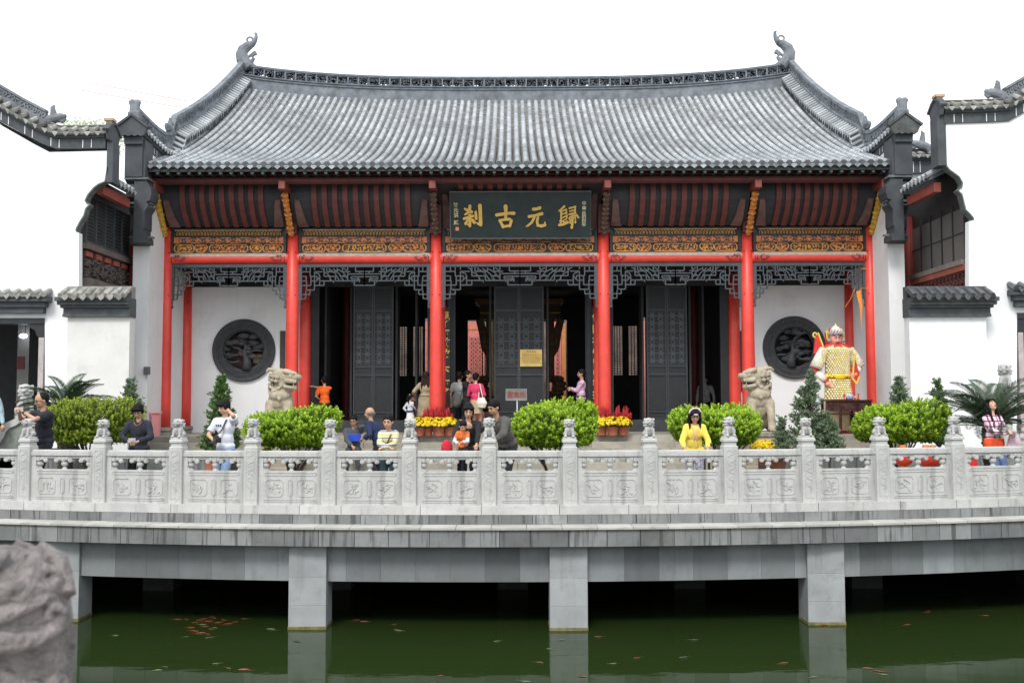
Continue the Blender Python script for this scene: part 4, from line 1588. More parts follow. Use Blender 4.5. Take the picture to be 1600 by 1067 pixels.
m2.build("orange_door_trim", og, hall)
# rear court wall beyond, lit by the sky
rc = MB()
rc.box(-14, 14, 49.3, 49.8, PZ - .5, 7.5)
rw = rc.build("rear_court_wall", M("dim_rear_wall", (.17, .13, .11), .9, .5, 1.2))
tag(rw, "dim brownish wall of the rear court seen through the open doors", "wall")

# altar canopy in the middle of the hall
al = tag(empty("altar_shrine"), "dark carved wooden shrine with gilt cornice inside the hall behind the middle door", "shrine")
ya = 34.0
A = lambda px, py: at(px, py, ya)
m_ = MB()
x0, zt = A(742, 467); x1, _ = A(881, 467)
m_.box(x0, x1, ya, ya + 1.6, A(0, 474)[1], zt)
m_.box(x0 + .1, x1 - .1, ya + .05, ya + 1.5, A(0, 478)[1], A(0, 474)[1])
m_.build("cornice", M("dim_gilt", (.16, .08, .025), .5, .4, 14, .4, 50), al)
m_ = MB()
m_.box(A(749, 0)[0], A(874, 0)[0], ya + .05, ya + 1.4, A(0, 500)[1], A(0, 478)[1])
m_.build("canopy", M("dark_shrine_wood", (.045, .022, .015), .6, .4, 10, .3, 40), al)
m_ = MB()
m_.box(A(750, 0)[0], A(772, 0)[0], ya + .02, ya + .06, A(0, 492)[1], A(0, 490.5)[1])
m_.box(A(850, 0)[0], A(872, 0)[0], ya + .02, ya + .06, A(0, 492)[1], A(0, 490.5)[1])
for px in (768, 853):
    m_.box(A(px, 0)[0], A(px + 3, 0)[0], ya + .1, ya + .2, A(0, 640)[1], A(0, 500)[1])
m_.build("gilt_trim", gold_gilt, al)
m_ = MB()
for px, s_ in ((756, 1), (866, -1)):
    x = A(px, 0)[0]
    for k in range(7):
        zz = A(0, 640)[1] + k * .16
        m_.ell((x + s_ * .1 * math.sin(k), ya - .1 + .05 * (k % 2), zz), (.30 - .012 * k, .22, .12))
    m_.tube([(x - s_ * .16, ya, A(0, 502)[1]), (x - s_ * .05, ya, A(0, 520)[1]), (x + s_ * .0, ya, A(0, 545)[1]), (x + s_ * .12, ya, A(0, 560)[1])], [.12, .14, .11, .05], 8)
    m_.tube([(x + s_ * .15, ya, A(0, 500)[1]), (x + s_ * .15, ya, A(0, 600)[1])], .09, 8)
m_.build("carved_base", M("shrine_carving", (.13, .07, .03), .5, .5, 10, .5, 30), al)
# ================================================================== name board
gold_leaf = M("gold_leaf_writing", (.72, .47, .13), .4, .12, 20, .1, 60, metal=.25)
pq = tag(empty("name_board"), "large dark green-black name board with four big gold characters above the middle bay", "sign")
YP = 26.86
bx0, bz1 = at(702.5, 301, YP)
bx1, bz0 = at(922, 373, YP + .40)
bx0 += .01


def PQ(u, v, n):
    """board plane: the top leans out towards the court"""
    return (u, YP + .40 - .40 * (v - bz0) / (bz1 - bz0) - n, v)


m_ = MB()
m_.box(bx0, bx1, 0, .07, bz0, bz1, .5, lambda x, y, z: PQ(x, z, .07 - y))
m_.build("board", M("deep_green_black_lacquer", (.018, .030, .032), .45, .2, 3), pq)
m_ = MB()
m_.ribbon([(bx0, bz0), (bx0, bz1), (bx1, bz1), (bx1, bz0), (bx0, bz0)], .028, .055, .085, PQ)
m_.box(bx0, bx1, 0, .10, bz1 - .012, bz1 + .012, .5, lambda x, y, z: PQ(x, z, .08 - y))
m_.build("board_frame", M("greyish_board_edge", (.10, .12, .12), .5), pq)
SX = (bx1 - bx0) / (922 - 702.5)


def brush(mb, strokes):
    """strokes: lists of (px, py, width px) on the photograph's board"""
    for k, s_ in enumerate(strokes):
        pts = [(bx0 + (a - 702.5) * SX, bz1 - (b_ - 301 + (a - 702.5) * .014) * (bz1 - bz0) / 72.5) for a, b_, w in s_]
        ws = [w * SX for a, b_, w in s_]
        dn = .001 * k
        mb.ribbon(pts, ws, .06, .10 + dn, PQ)
        for (u, v), w in zip(pts, ws):
            c = [(u + w / 2 * math.cos(2 * math.pi * q / 12), v + w / 2 * math.sin(2 * math.pi * q / 12)) for q in range(12)]
            mb.prism(c, .06, .0995 + dn, PQ)


SHA = [[(733.5, 322.5, 4.5), (733, 328, 5), (729, 334, 4), (725.5, 336, 2.5)], [(725.5, 327, 3), (731, 330, 4.5), (736, 332, 5)],
       [(724, 342.5, 4), (730, 340.5, 3.8), (738, 338, 4)], [(733, 337, 4.5), (733.2, 346, 4.6), (733, 353.5, 4.5), (730, 351.5, 2.5)],
       [(730, 344, 3), (726.5, 350, 4.5)], [(737, 344, 4), (740, 348, 5)], [(742.5, 332, 4), (743, 342, 4.6)],
       [(749, 322, 6), (749.6, 335, 5.5), (749.8, 351, 6), (745.5, 350, 3.5), (743.5, 348.5, 1.5)]]
GU = [[(775, 336, 5), (786, 334.3, 4.4), (795, 333, 3.8), (802, 333, 5.2)], [(789, 323, 6.5), (789.5, 332, 4.8), (789, 343, 4.2)],
      [(780, 344.5, 4.5), (783, 350.5, 4.2), (785, 354.5, 4.5)], [(780, 344.5, 4), (788, 343, 3.6), (795, 342.3, 4.5), (798, 344.5, 4.6), (795.5, 353, 4.5)],
      [(785, 354, 3.6), (796, 352.5, 3.8)]]
YU = [[(832.5, 326.5, 5), (838, 326, 4.4), (842.5, 324.3, 5)], [(825.5, 338, 4.5), (836, 336, 3.8), (845.5, 333.3, 5)],
      [(834, 339, 4), (830, 347, 3.8), (824, 352, 3), (821, 353.5, 1.4)],
      [(839.5, 339.5, 4), (838, 346, 4), (839.5, 351.5, 4.6), (845, 352.5, 4.6), (850.5, 351, 4.6), (850.5, 346.5, 2)]]
GUI = [[(880.5, 321.5, 3.5), (877, 325, 3), (872, 329, 1.8)], [(875.5, 328, 2.8), (875.8, 338, 2.8), (876, 345, 2.8)], [(876, 329.5, 2.2), (883.5, 326.5, 3), (884, 332.5, 3)],
       [(876, 334, 2.2), (883, 332, 2.2)], [(877, 339.5, 2), (885, 336, 3), (884.5, 340, 2.4)], [(877, 345, 2), (884, 341, 2)],
       [(879.5, 345, 2.2), (879.5, 350, 2)], [(874.5, 344, 3), (876, 349.5, 2.4)], [(873, 350.5, 4), (879, 350, 3.4), (887, 346.5, 2.8)], [(880, 347, 2), (886, 344.5, 2)],
       [(888.5, 324.5, 3), (897.5, 322, 3.4), (897, 331.5, 3.4)], [(889, 329, 2.2), (896.5, 327, 2.2)], [(888.5, 334, 3), (898, 331.5, 3)],
       [(888, 341, 2), (889, 338.5, 2.6), (900, 335, 3.4), (902.5, 338.5, 3.4)], [(890, 341.5, 2.4), (890, 347.5, 2.6)], [(890, 342, 2.2), (898, 339, 2.6), (898, 346.5, 3)],
       [(893.5, 336, 3.4), (893.5, 346, 3.6), (892.5, 354.5, 4)]]
for s_ in (SHA, GU, YU, GUI):
    m_ = MB()
    brush(m_, s_)
    m_.build("gold_character", gold_leaf, pq)


def text_mesh(body, size, ext=.006, off=0.0):
    cu = bpy.data.curves.new("t", 'FONT')
    cu.body = body
    cu.size = size
    cu.extrude = ext
    cu.offset = off
    cu.align_x = 'CENTER'
    cu.align_y = 'CENTER'
    o = bpy.data.objects.new("t", cu)
    COL.objects.link(o)
    me = bpy.data.meshes.new_from_object(o.evaluated_get(bpy.context.evaluated_depsgraph_get()))
    bpy.data.objects.remove(o)
    bpy.data.curves.remove(cu)
    return me


def write(ch, x, y, z, size, mat_, parent, name="character", off=0.0, rot=None, ext=.006):
    me = text_mesh(ch, size, ext, off)
    me.name = name
    o = put(name, me, mat_, parent)
    o.location = (x, y, z)
    o.rotation_euler = rot or (R(90), 0, 0)
    return o


sm_gold = M("pale_gold_writing", (.60, .55, .34), .5)
lean = (R(90) - math.atan(.40 / (bz1 - bz0)), 0, 0)
lean = (R(90) + math.atan(.40 / (bz1 - bz0)), 0, 0)
for col, x_px, ys in (("中華民國四年", 911.5, (316.5, 324, 332, 338.5, 344.5, 349.5)), ("黎元洪題", 711.5, (322, 330, 337.5, 349))):
    for ch, yy in zip(col, ys):
        u = bx0 + (x_px - 702.5) * SX
        v = bz1 - (yy - 301 + (x_px - 702.5) * .014) * (bz1 - bz0) / 72.5
        p = PQ(u, v, .078)
        write(ch, p[0], p[1], p[2], .115 if col[0] == "中" else .13, sm_gold, pq, "small_gold_character", .0025, lean)
m_ = MB()
u, v = bx0 + (713 - 702.5) * SX, bz1 - (358.3 - 301) * (bz1 - bz0) / 72.5
m_.prism([(u - .045, v - .045), (u + .045, v - .045), (u + .045, v + .045), (u - .045, v + .045)], .07, .082, PQ)
m_.build("seal", M("orange_seal", (.70, .25, .12), .6, .3, 60), pq)

# ================================================================== couplet boards beside the middle door
for x_px, chars, ys, lab in ((694.5, "見了便做放下便了", (495, 506, 523, 536, 553, 580, 601, 614), "left"), (934, "佛國在心處處菩提", (496.5, 515, 534, 548, 566, 584, 601, 617), "right")):
    YQ = YR - .06
    cb = tag(empty("couplet_board"), ("black couplet board mostly hidden by its red column, only gold slivers showing" if lab == "left" else "black couplet board with gold characters clearly showing beside its red column"), "couplet board", "couplet boards flanking the middle door")
    xx = at(x_px, 560, YQ)[0]
    m_ = MB()
    m_.bevel_box(xx - .17, xx + .17, YQ - .02, YQ + .03, at(x_px, 638, YQ)[1], at(x_px, 480, YQ)[1], .008)
    m_.build("board", M("couplet_black_lacquer", (.018, .022, .024), .35), cb)
    for ch, yy in zip(chars, ys):
        write(ch, xx + (-.02 if lab == "left" else .02) * -1, YQ - .022, at(x_px, yy, YQ)[1], .27, gold_leaf, cb, "gold_character", .008)

# ================================================================== brass notice and photo sign
nt_ = tag(empty("brass_notice"), "square polished brass notice with engraved lines fixed on the middle door", "notice plate")
yq = YR - .04
x0, z1 = at(812.5, 546, yq); x1, z0 = at(847, 572.5, yq)
m_ = MB(); m_.bevel_box(x0, x1, yq - .025, yq, z0, z1, .004)
m_.build("plate", M("brass_plate", (.62, .43, .12), .45, .2, 5, .05, 60, metal=.3), nt_)
m_ = MB()
rnd = random.Random(2)
for k in range(9):
    z = z1 - .14 - k * (z1 - z0 - .2) / 9
    x = x0 + .05
    while x < x1 - .06:
        w = rnd.uniform(.015, .05)
        m_.box(x, x + w, yq - .027, yq - .024, z, z + .012)
        x += w + .012
for k in range(4):
    m_.box(x0 + .2 + k * .07, x0 + .235 + k * .07, yq - .027, yq - .024, z1 - .085, z1 - .05)
m_.build("engraving", M("dark_engraving", (.14, .08, .03), .6), nt_)
sg_ = tag(empty("photo_spot_sign"), "small grey sign with red characters on a thin white pole", "sign")
ys_ = 26.5
x0, z1 = at(790.5, 608, ys_); x1, z0 = at(823, 625, ys_)
m_ = MB(); m_.bevel_box(x0, x1, ys_, ys_ + .04, z0, z1, .004); m_.build("panel", M("grey_sign_panel", (.17, .17, .16), .6), sg_)
m_ = MB(); m_.ribbon([(x0, z0), (x0, z1), (x1, z1), (x1, z0), (x0, z0)], .016, 0, .012, lambda u, v, n: (u, ys_ - n, v)); m_.build("panel_frame", M("steel_edge", (.28, .28, .29), .4), sg_)
m_ = MB(); xp = at(808, 640, ys_)[0]; m_.tube([(xp, ys_ + .02, PZ), (xp, ys_ + .02, z0)], .016, 8); m_.tube([(xp, ys_ + .02, PZ), (xp, ys_ + .02, PZ + .02)], .12, 12); m_.build("pole", M("white_pole", (.6, .6, .6), .4), sg_)
for k, ch in enumerate("留念处"):
    write(ch, x0 + (x1 - x0) * (.20 + .30 * k), ys_ - .004, (z0 + z1) / 2 - .005, .165, M("sign_red_writing", (.24, .04, .035), .6), sg_, "red_character", .004)

# ================================================================== side wings with horse-head walls
YW = 23.5


def poly_at(pts, Y):
    return [at(a, b_, Y) for a, b_ in pts]


left_out = [(-420, 110), (-420, 100), (-60, 130), (0, 195), (75, 238), (168, 236), (168, 262), (164, 284), (154, 288), (146, 294), (137, 305), (133, 314), (136, 318), (140, 320), (134, 326), (131, 337), (124, 348), (119, 358), (119, 362), (123, 364), (123, 700), (70, 700), (70, 499), (-420, 499)]
right_out = [(2020, 110), (2020, 60), (1660, 110), (1600, 150), (1577, 166), (1480, 176), (1478, 190), (1478, 258), (1484, 266), (1490, 270), (1499, 277), (1504, 286), (1503, 293), (1497, 298), (1503, 304), (1506, 316), (1509, 328), (1515, 334), (1521, 341), (1521, 344), (1514, 346), (1514, 700), (1589, 700), (1589, 489), (2020, 489)]
left_out = left_out[1:]
right_out = right_out[1:]
for side, out in ((-1, left_out), (1, right_out)):
    wing = tag(empty("side_wing"), ("white gabled side hall with dark slatted lattice windows and a lamp in its doorway" if side < 0 else "white gabled side hall with plain grey windows, behind the laughing woman"), "side hall")
    P2 = poly_at(out, YW)
    m_ = MB()
    m_.prism(P2, 0, .20, lambda u, v, n: (u, YW + n, v))
    w_ = m_.build("gable_wall", white_wall, wing)
    # thin dark tile line edging the scalloped corbel
    idx = range(5, 18) if side < 0 else range(6, 19)
    m_ = MB()
    pts = [P2[i] for i in idx]
    m_.ribbon(pts, .030, -.02, .21, lambda u, v, n: (u + (.008 if side < 0 else -.008), YW + n, v))
    m_.build("corbel_edge", M("corbel_side", (.10, .12, .115), .8, .3, 10), wing)
    # coping
    if side < 0:
        cp = poly_at([(-420, 60), (-60, 126), (0, 163), (34, 183), (67, 200), (90, 208), (130, 208), (166, 207)], YW)
    else:
        cp = poly_at([(1474, 169), (1510, 168), (1545, 167), (1575, 165), (1605, 148), (1660, 108), (2020, 50)], YW)
    PW = lambda u, v, n: (u, YW + .18 + n, v)
    cp2 = [(u, v - .02) for u, v in cp]
    if side < 0:
        coping(cp2[:5], PW, wing, .34, .24, .36, .40, .34)
        coping(cp2[4:], PW, wing, .34, .22, .36, .40, .08, carve=False)
    else:
        coping(cp2[3:], PW, wing, .34, .24, .36, .40, .34)
        coping(cp2[:4], PW, wing, .34, .22, .36, .40, .08, carve=False)
    if side < 0:
        bx, bz = at(79, 191, YW)
        small_beast(lambda u, v, n: (bx + u, YW + .18 + n, bz + v), wing, "coping_beast", 1.0)
        ex, ez = at(169, 207, YW)
        gable_end(lambda u, v, n: (ex + n * .8, YW + .18 + u, ez + v - .05), wing, .36, .34)
        m_ = MB(); m_.box(ex - .10, ex + .04, YW + .1, YW + .26, ez + .12, ez + .32); m_.box(ex - .14, ex + .08, YW + .06, YW + .30, ez + .30, ez + .36)
        m_.build("coping_finial", M("ochre_finial", (.45, .33, .22), .9, .2, 8), wing)
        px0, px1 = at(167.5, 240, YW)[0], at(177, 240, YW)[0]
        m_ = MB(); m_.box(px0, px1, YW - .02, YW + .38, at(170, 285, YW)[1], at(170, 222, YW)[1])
    else:
        bx, bz = at(1563, 152, YW)
        small_beast(lambda u, v, n: (bx - u, YW + .18 + n, bz + v), wing, "coping_beast", 1.0)
        ex, ez = at(1471, 169, YW)
        gable_end(lambda u, v, n: (ex - n * .8, YW + .18 - u, ez + v - .05), wing, .36, .34)
        m_ = MB(); m_.box(ex - .06, ex + .08, YW + .1, YW + .26, ez + .12, ez + .30); m_.box(ex - .10, ex + .12, YW + .06, YW + .30, ez + .29, ez + .35)
        m_.build("coping_finial", M("ochre_finial", (.45, .33, .22), .9, .2, 8), wing)
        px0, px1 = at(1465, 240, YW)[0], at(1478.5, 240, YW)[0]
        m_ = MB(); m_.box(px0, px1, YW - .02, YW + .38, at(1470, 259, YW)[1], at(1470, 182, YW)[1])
    m_.build("shaded_wall_end", cap_m, wing)  # box over the wall end, its shade painted as dark coping
    # front of the wing along the passage, receding from the gable
    XF = -10.10 if side < 0 else 10.70
    XE = -9.64 if side < 0 else 9.98
    s_ = 1 if side < 0 else -1          # direction towards the court
    PF = lambda u, v, n: (XF + s_ * n, u, v)
    m_ = MB(); m_.box(min(XF, XF - s_ * .1), max(XF, XF - s_ * .1), YW + .37, 34, 0, 7.07 if side < 0 else 7.22); m_.build("front_wall", M("brownish_dark_board", (.028, .026, .028), .7), wing)
    if side < 0:
        m_ = MB()
        k = 0
        y = YW + .5
        while y < 28:
            m_.box(XF, XF + .05, y, y + .05, 5.45, 6.55)
            for q in range(3):
                a = y + .10 + q * .13
                for zz in [5.5 + .085 * j for j in range(12)]:
                    m_.box(XF, XF + .03, a, a + .10, zz, zz + .022)
            y += .56
        m_.box(XF, XF + .06, YW + .4, 30, 5.40, 5.46)
        m_.box(XF, XF + .06, YW + .4, 30, 6.52, 6.6)
        m_.build("lattice_window", M("dim_lattice", (.055, .065, .075), .6), wing)
        m_ = MB(); m_.box(XF, XF + .12, YW + .4, 30, 5.24, 5.38); m_.box(XF, XF + .16, YW + .4, 30, 4.30, 4.55); m_.build("sill_beam", M("weathered_brown_beam", (.13, .11, .10), .85, .3, 4), wing)
        m_ = MB()
        y = YW + .55
        while y < 29:
            m_.box(XF, XF + .05, y, y + .36, 5.08, 5.2)
            y += .56
        m_.build("red_inset", M("pinkish_red_inset", (.33, .08, .06), .7), wing)
        m_ = MB()
        rnd = random.Random(12)
        for k in range(150):
            u, v = rnd.uniform(YW + .45, 28.5), rnd.uniform(4.6, 5.0)
            a0, sg2 = rnd.uniform(0, 6.3), rnd.choice((-1, 1))
            m_.ribbon([(u + .09 * (1 - j / 8) * math.cos(a0 + sg2 * j * .8), v + .07 * (1 - j / 8) * math.sin(a0 + sg2 * j * .8)) for j in range(6)], .03, 0, .06, PF)
        m_.build("carved_panel", M("carved_brown_panel", (.12, .10, .09), .8, .35, 8), wing)
        m_ = MB(); m_.tube([(XF + .12, 26.9, 0), (XF + .12, 26.9, 6.6)], .14, 12); m_.build("wing_column", M("wing_red_column", (.25, .035, .025), .6), wing)
    else:
        m_ = MB()
        y = YW + .42
        k = 0
        while y < 30:
            m_.box(XF - .03, XF, y + .02, y + .60, 4.95, 6.15)
            y += .64
            k += 1
        m_.build("window_pane", M("dull_grey_glazing", (.13, .125, .12), .35, .15, 2), wing)
        m_ = MB()
        y = YW + .42
        while y < 30:
            m_.box(XF - .05, XF + 0, y - .02, y + .02, 4.9, 6.3)
            y += .64
        m_.box(XF - .045, XF, YW + .4, 30, 5.55, 5.58)
        m_.build("window_frame", M("dark_window_frame", (.035, .028, .03), .6), wing)
        m_ = MB(); m_.box(XF - .14, XF, YW + .4, 30, 4.80, 4.92); m_.box(XF - .12, XF, YW + .4, 30, 4.12, 4.25); m_.build("sill_beam", M("greyish_brown_sill", (.20, .17, .15), .85, .2, 4), wing)
        m_ = MB(); m_.box(XF - .10, XF, YW + .4, 30, 4.66, 4.80); m_.box(XF - .2, XF, YW + .4, 30, 3.85, 4.08); m_.build("red_rail", M("faded_red_rail", (.32, .09, .06), .75, .25, 4), wing)
        m_ = MB()
        for k in range(26):
            u = YW + .5 + k * .22
            for (a, b_, c, d) in ((0, 0, .22, 0), (0, .36, .22, .36), (.0, 0, .0, .2), (.0, .2, .12, .2), (.12, .1, .12, .36), (.12, .1, .22, .1), (.06, .27, .06, .36)):
                m_.ribbon([(u + a, 4.28 + b_), (u + c, 4.28 + d)], .028, .0, .05, PF)
        m_.build("fret_railing", M("maroon_fret", (.14, .045, .04), .7), wing)
        m_ = MB(); m_.tube([(XF - .1, 27.2, 0), (XF - .1, 27.2, 6.5)], .15, 12); m_.build("wing_column", M("wing_red_column", (.25, .035, .025), .6), wing)
        m_ = MB(); m_.box(XF - .62, XF - .02, 27.5, 27.7, 0, 6.0); m_.build("grey_side_wall", M("grey_plaster", (.36, .35, .33), .9, .12, 3, dirt=(.2, .2, .19), dirt_amt=.5), wing)
    m_ = MB(); m_.box(min(XE, XE - s_ * .16), max(XE, XE - s_ * .16), YW + .42, 25.6, 6.52, 6.74); m_.build("eave_beam", M("wing_red_beam", (.26, .06, .04), .65, .25, 3), wing)
    m_ = MB()
    m_.loft([[(XF - s_ * 3.2, y, 8.9), (XF - s_ * 3.2, y, 8.8), (XE + s_ * .12, y, 6.78), (XE + s_ * .12, y, 6.86)] for y in (YW + .37, 25.62)])
    m_.build("wing_roof_bed", cap_m, wing)
    m_ = MB()
    y = YW + .45
    while y < 25.5:
        a, b_ = Vector((XF - s_ * 3.1, y, 8.95)), Vector((XE + s_ * .17, y, 6.91))
        pts = [a + (b_ - a) * q / 10 for q in range(11)]
        m_.tube(pts, [.07 + .008 * (q % 2) for q in range(11)], 8, True, random.random())
        q = b_ + Vector((0, .11, 0))
        m_.prism([(-.09, .0), (0, -.11), (.09, 0)], 0, .02, lambda u, v, n, q=q: (q.x + s_ * n, q.y + u, q.z + v), random.random())
        y += .235
    m_.build("wing_roof_tiles", tile_m, wing)
    # doorway in the gable wall with its tiled hood
    if side < 0:
        hx0, hx1, hy0, hy1 = -420, 80, 466, 496
        cp3 = poly_at([(-420, 466), (82, 466)], YW)
        dxe, dtop = 70, 497
    else:
        cp3 = poly_at([(1573, 453), (2020, 453)], YW)
        dxe, dtop = 1589, 489
    PH = lambda u, v, n: (u, YW - .0 - n, v)
    a, b_ = cp3
    m_ = MB()
    zc = a[1] if side < 0 else b_[1]
    for (o_, dz, h_) in ((.30, -.12, .12), (.22, -.24, .12), (.16, -.38, .14)):
        m_.box(a[0] + (0 if side < 0 else .30 - o_ + .0), b_[0] - (.30 - o_ if side < 0 else 0), YW - o_, YW, zc + dz, zc + dz + h_)
    m_.build("hood_cornice", cap_m, wing)
    m_ = MB()
    k = 0
    n_ = 22
    for k in range(n_):
        xx = (b_[0] - .05 - k * .24) if side < 0 else (a[0] + .05 + k * .24)
        m_.tube([(xx, YW - .02, zc + .16), (xx + (.0), YW - .36, zc + .03)], [.058, .066], 8, True, random.random())
        m_.prism([(-.08, .02), (0, -.08), (.08, .02)], 0, .02, lambda u, v, n, xx=xx: (xx + (-.12 if side < 0 else .12) + u, YW - .36 + n, zc + v), random.random())
    m_.loft([[(a[0], YW, zc + .12), (a[0], YW - .34, zc - .02), (a[0], YW - .34, zc), (a[0], YW, zc + .16)], [(b_[0], YW, zc + .12), (b_[0], YW - .34, zc - .02), (b_[0], YW - .34, zc), (b_[0], YW, zc + .16)]])
    m_.build("hood_tiles", mossy_tile if side < 0 else M("dark_wet_tile", (.07, .075, .08), .35, .3, 8, .2, 50, tint=.3), wing)
    xe, ze = at(dxe, dtop, YW)
    far = at(-420 if side < 0 else 2020, dtop, YW)[0]
    m_ = MB()
    m_.box(min(xe, far), max(xe, far), YW - .03, YW + .4, ze - .13, ze)
    br = [(0, 0), (0, -.40), (.10, -.40), (.12, -.33), (.18, -.28), (.22, -.16), (.34, -.10), (.34, 0)]
    m_.prism([(u, v) for u, v in br], 0, .3, lambda u, v, n: (xe + (-u if side < 0 else u), YW + n, ze - .12 + v))
    m_.build("door_lintel", dark_wood, wing)
    m_ = MB()
    m_.box(min(xe, xe + (-.12 if side < 0 else .12)), max(xe, xe + (-.12 if side < 0 else .12)), YW - .02, YW + .37, 0, ze - .45)
    m_.build("door_jamb", M("pinkish_stone_jamb", (.42, .38, .38), .8), wing)
    # room behind the doorway, its gloom put into the wall colour
    m_ = MB()
    xx0, xx1 = (min(xe, far), max(xe, far))
    m_.box(xx0, xx1, YW + 5, YW + 5.1, 0, 5)
    m_.box(xx0, xx1, YW + .4, YW + 5.1, 4.2, 4.3)
    m_.box(xe - .05 if side > 0 else xe + .02, xe + .0 if side > 0 else xe + .1, YW + .4, YW + 5, 0, 4.3)
    m_.build("dark_room", pitch_wood, wing)
    if side < 0:
        xa, xb = at(27, 560, YW + 1.6)[0], at(45, 560, YW + 1.6)[0]
        m_ = MB(); m_.box(xa, xb, YW + 1.6, YW + 1.7, 0, 4.1); m_.build("inner_panel", M("grey_inner_panel", (.22, .22, .21), .7), wing)
        m_ = MB(); m_.box(xa + .0, xb - .1, YW + 1.58, YW + 1.6, at(0, 577, YW + 1.6)[1], at(0, 557, YW + 1.6)[1]); m_.build("red_notice", M("dark_red_notice", (.12, .02, .02), .6), wing)
        lp = tag(empty("lamp"), "small glowing white lamp hanging inside the dark doorway", "lamp")
        x_, z_ = at(36.5, 525, YW + 1.4)
        m_ = MB(); m_.ell((x_, YW + 1.4, z_), (.10, .06, .055)); m_.build("bulb", emis("lit_bulb", (.85, .88, 1.0), 6.0), lp, True)
        m_ = MB(); m_.tube([(x_ + .05, YW + 1.4, z_ + .05), (x_ + .05, YW + 1.4, 4.2)], .008, 6); m_.build("flex", pitch_wood, lp)
        m_ = MB(); m_.box(at(-8, 0, YW + .5)[0], at(4, 0, YW + .5)[0], YW + .5, YW + .55, 0, at(0, 522, YW + .5)[1]); m_.build("pale_panel", M("beige_panel", (.40, .38, .30), .8), wing)

# low walls closing the passages
for side in (-1, 1):
    yl = 23.15
    lw = tag(empty("passage_wall"), "low whitewashed wall with a tiled coping " + ("weathered to pale grey lichen" if side < 0 else "of dark wet tiles"), "wall")
    if side < 0:
        (x0, zt), (x1, _) = at(105, 444, yl), at(206, 444, yl)
        zt = at(150, 446, yl)[1]
    else:
        (x0, zt), (x1, _) = at(1417, 446, yl), at(1541, 446, yl)
    zt -= .02
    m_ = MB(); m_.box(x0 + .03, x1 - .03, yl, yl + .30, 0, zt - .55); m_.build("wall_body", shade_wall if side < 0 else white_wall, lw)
    m_ = MB()
    for (o_, d0, d1) in ((.10, -.70, -.64), (.08, -.64, -.50), (.16, -.50, -.44), (.24, -.44, -.36), (.30, -.36, -.27)):
        m_.box(x0 + (.0 if side < 0 else 0) + .30 * 0 - (o_ * .5 if side < 0 else 0), x1 + (o_ * .5 if side > 0 else 0), yl - o_, yl + .3, zt + d0, zt + d1 - .002)
    m_.build("coping_cornice", M("lowwall_cornice", (.075, .085, .09), .8, .25, 4, dirt=(.2, .2, .18), dirt_amt=.4), lw)
    m_ = MB()
    m_.loft([[(x, yl + .02, zt - .10), (x, yl - .36, zt - .28), (x, yl - .36, zt - .25), (x, yl + .02, zt - .05)] for x in (x0 - .05, x1 + .05 * (side > 0))])
    m_.box(x0, x1, yl - .0, yl + .25, zt - .27, zt)
    n_ = int((x1 - x0) / .205)
    for k in range(n_ + 1):
        xx = x0 + .02 + (x1 - x0 - .06) * k / n_
        m_.tube([(xx, yl + .0, zt - .06), (xx, yl - .2, zt - .15), (xx, yl - .38, zt - .25)], [.052, .06, .066], 8, True, random.random())
        if k < n_:
            m_.prism([(-.08, .02), (-.06, -.05), (0, -.10), (.06, -.05), (.08, .02)], 0, .02, lambda u, v, n, xx=xx: (xx + .10 + u, yl - .39 + n, zt - .26 + v), random.random())
    m_.build("coping_tiles", mossy_tile if side < 0 else M("dark_wet_tile", (.07, .075, .08), .35, .3, 8, .2, 50, tint=.3), lw)
# small roof behind the right passage
bk = tag(empty("rear_side_roof"), "distant small tiled roof seen in the gap behind the right gable pier", "roof")
m_ = MB()
cpb = poly_at([(1425, 246), (1462, 244)], 30.0)
coping([(cpb[0][0] - .8, cpb[0][1]), (cpb[1][0] + 1.6, cpb[1][1])], lambda u, v, n: (u, 30.2 + n, v), bk, .45, .25, .5, .5, .12, carve=False)
m_.box(cpb[0][0] - .8, cpb[1][0] + 1.6, 30.1, 30.3, 0, cpb[0][1] - .3)
m_.build("wall_body", white_wall, bk)
bb = at(1440, 236, 30.0)
small_beast(lambda u, v, n: (bb[0] - u * 1.2, 30.0 + n, bb[1] + v * 1.2), bk, "coping_beast", 1.1)
# ================================================================== plants
def leaf_mat(name, c0, c1, rough=.5, tr=.25):
    m = bpy.data.materials.new(name)
    m.use_nodes = True
    nt = m.node_tree
    b = nt.nodes["Principled BSDF"]
    a = nt.nodes.new("ShaderNodeAttribute")
    a.attribute_name = "tint"
    mx = nt.nodes.new("ShaderNodeMix")
    mx.data_type = 'RGBA'
    nt.links.new(a.outputs['Fac'], mx.inputs[0])
    mx.inputs[6].default_value = (*c0, 1)
    mx.inputs[7].default_value = (*c1, 1)
    nt.links.new(mx.outputs[2], b.inputs['Base Color'])
    b.inputs['Roughness'].default_value = rough
    tl = nt.nodes.new("ShaderNodeBsdfTranslucent")
    nt.links.new(mx.outputs[2], tl.inputs[0])
    ms = nt.nodes.new("ShaderNodeMixShader")
    ms.inputs[0].default_value = tr
    nt.links.new(b.outputs[0], ms.inputs[1])
    nt.links.new(tl.outputs[0], ms.inputs[2])
    nt.links.new(ms.outputs[0], nt.nodes["Material Output"].inputs[0])
    return m


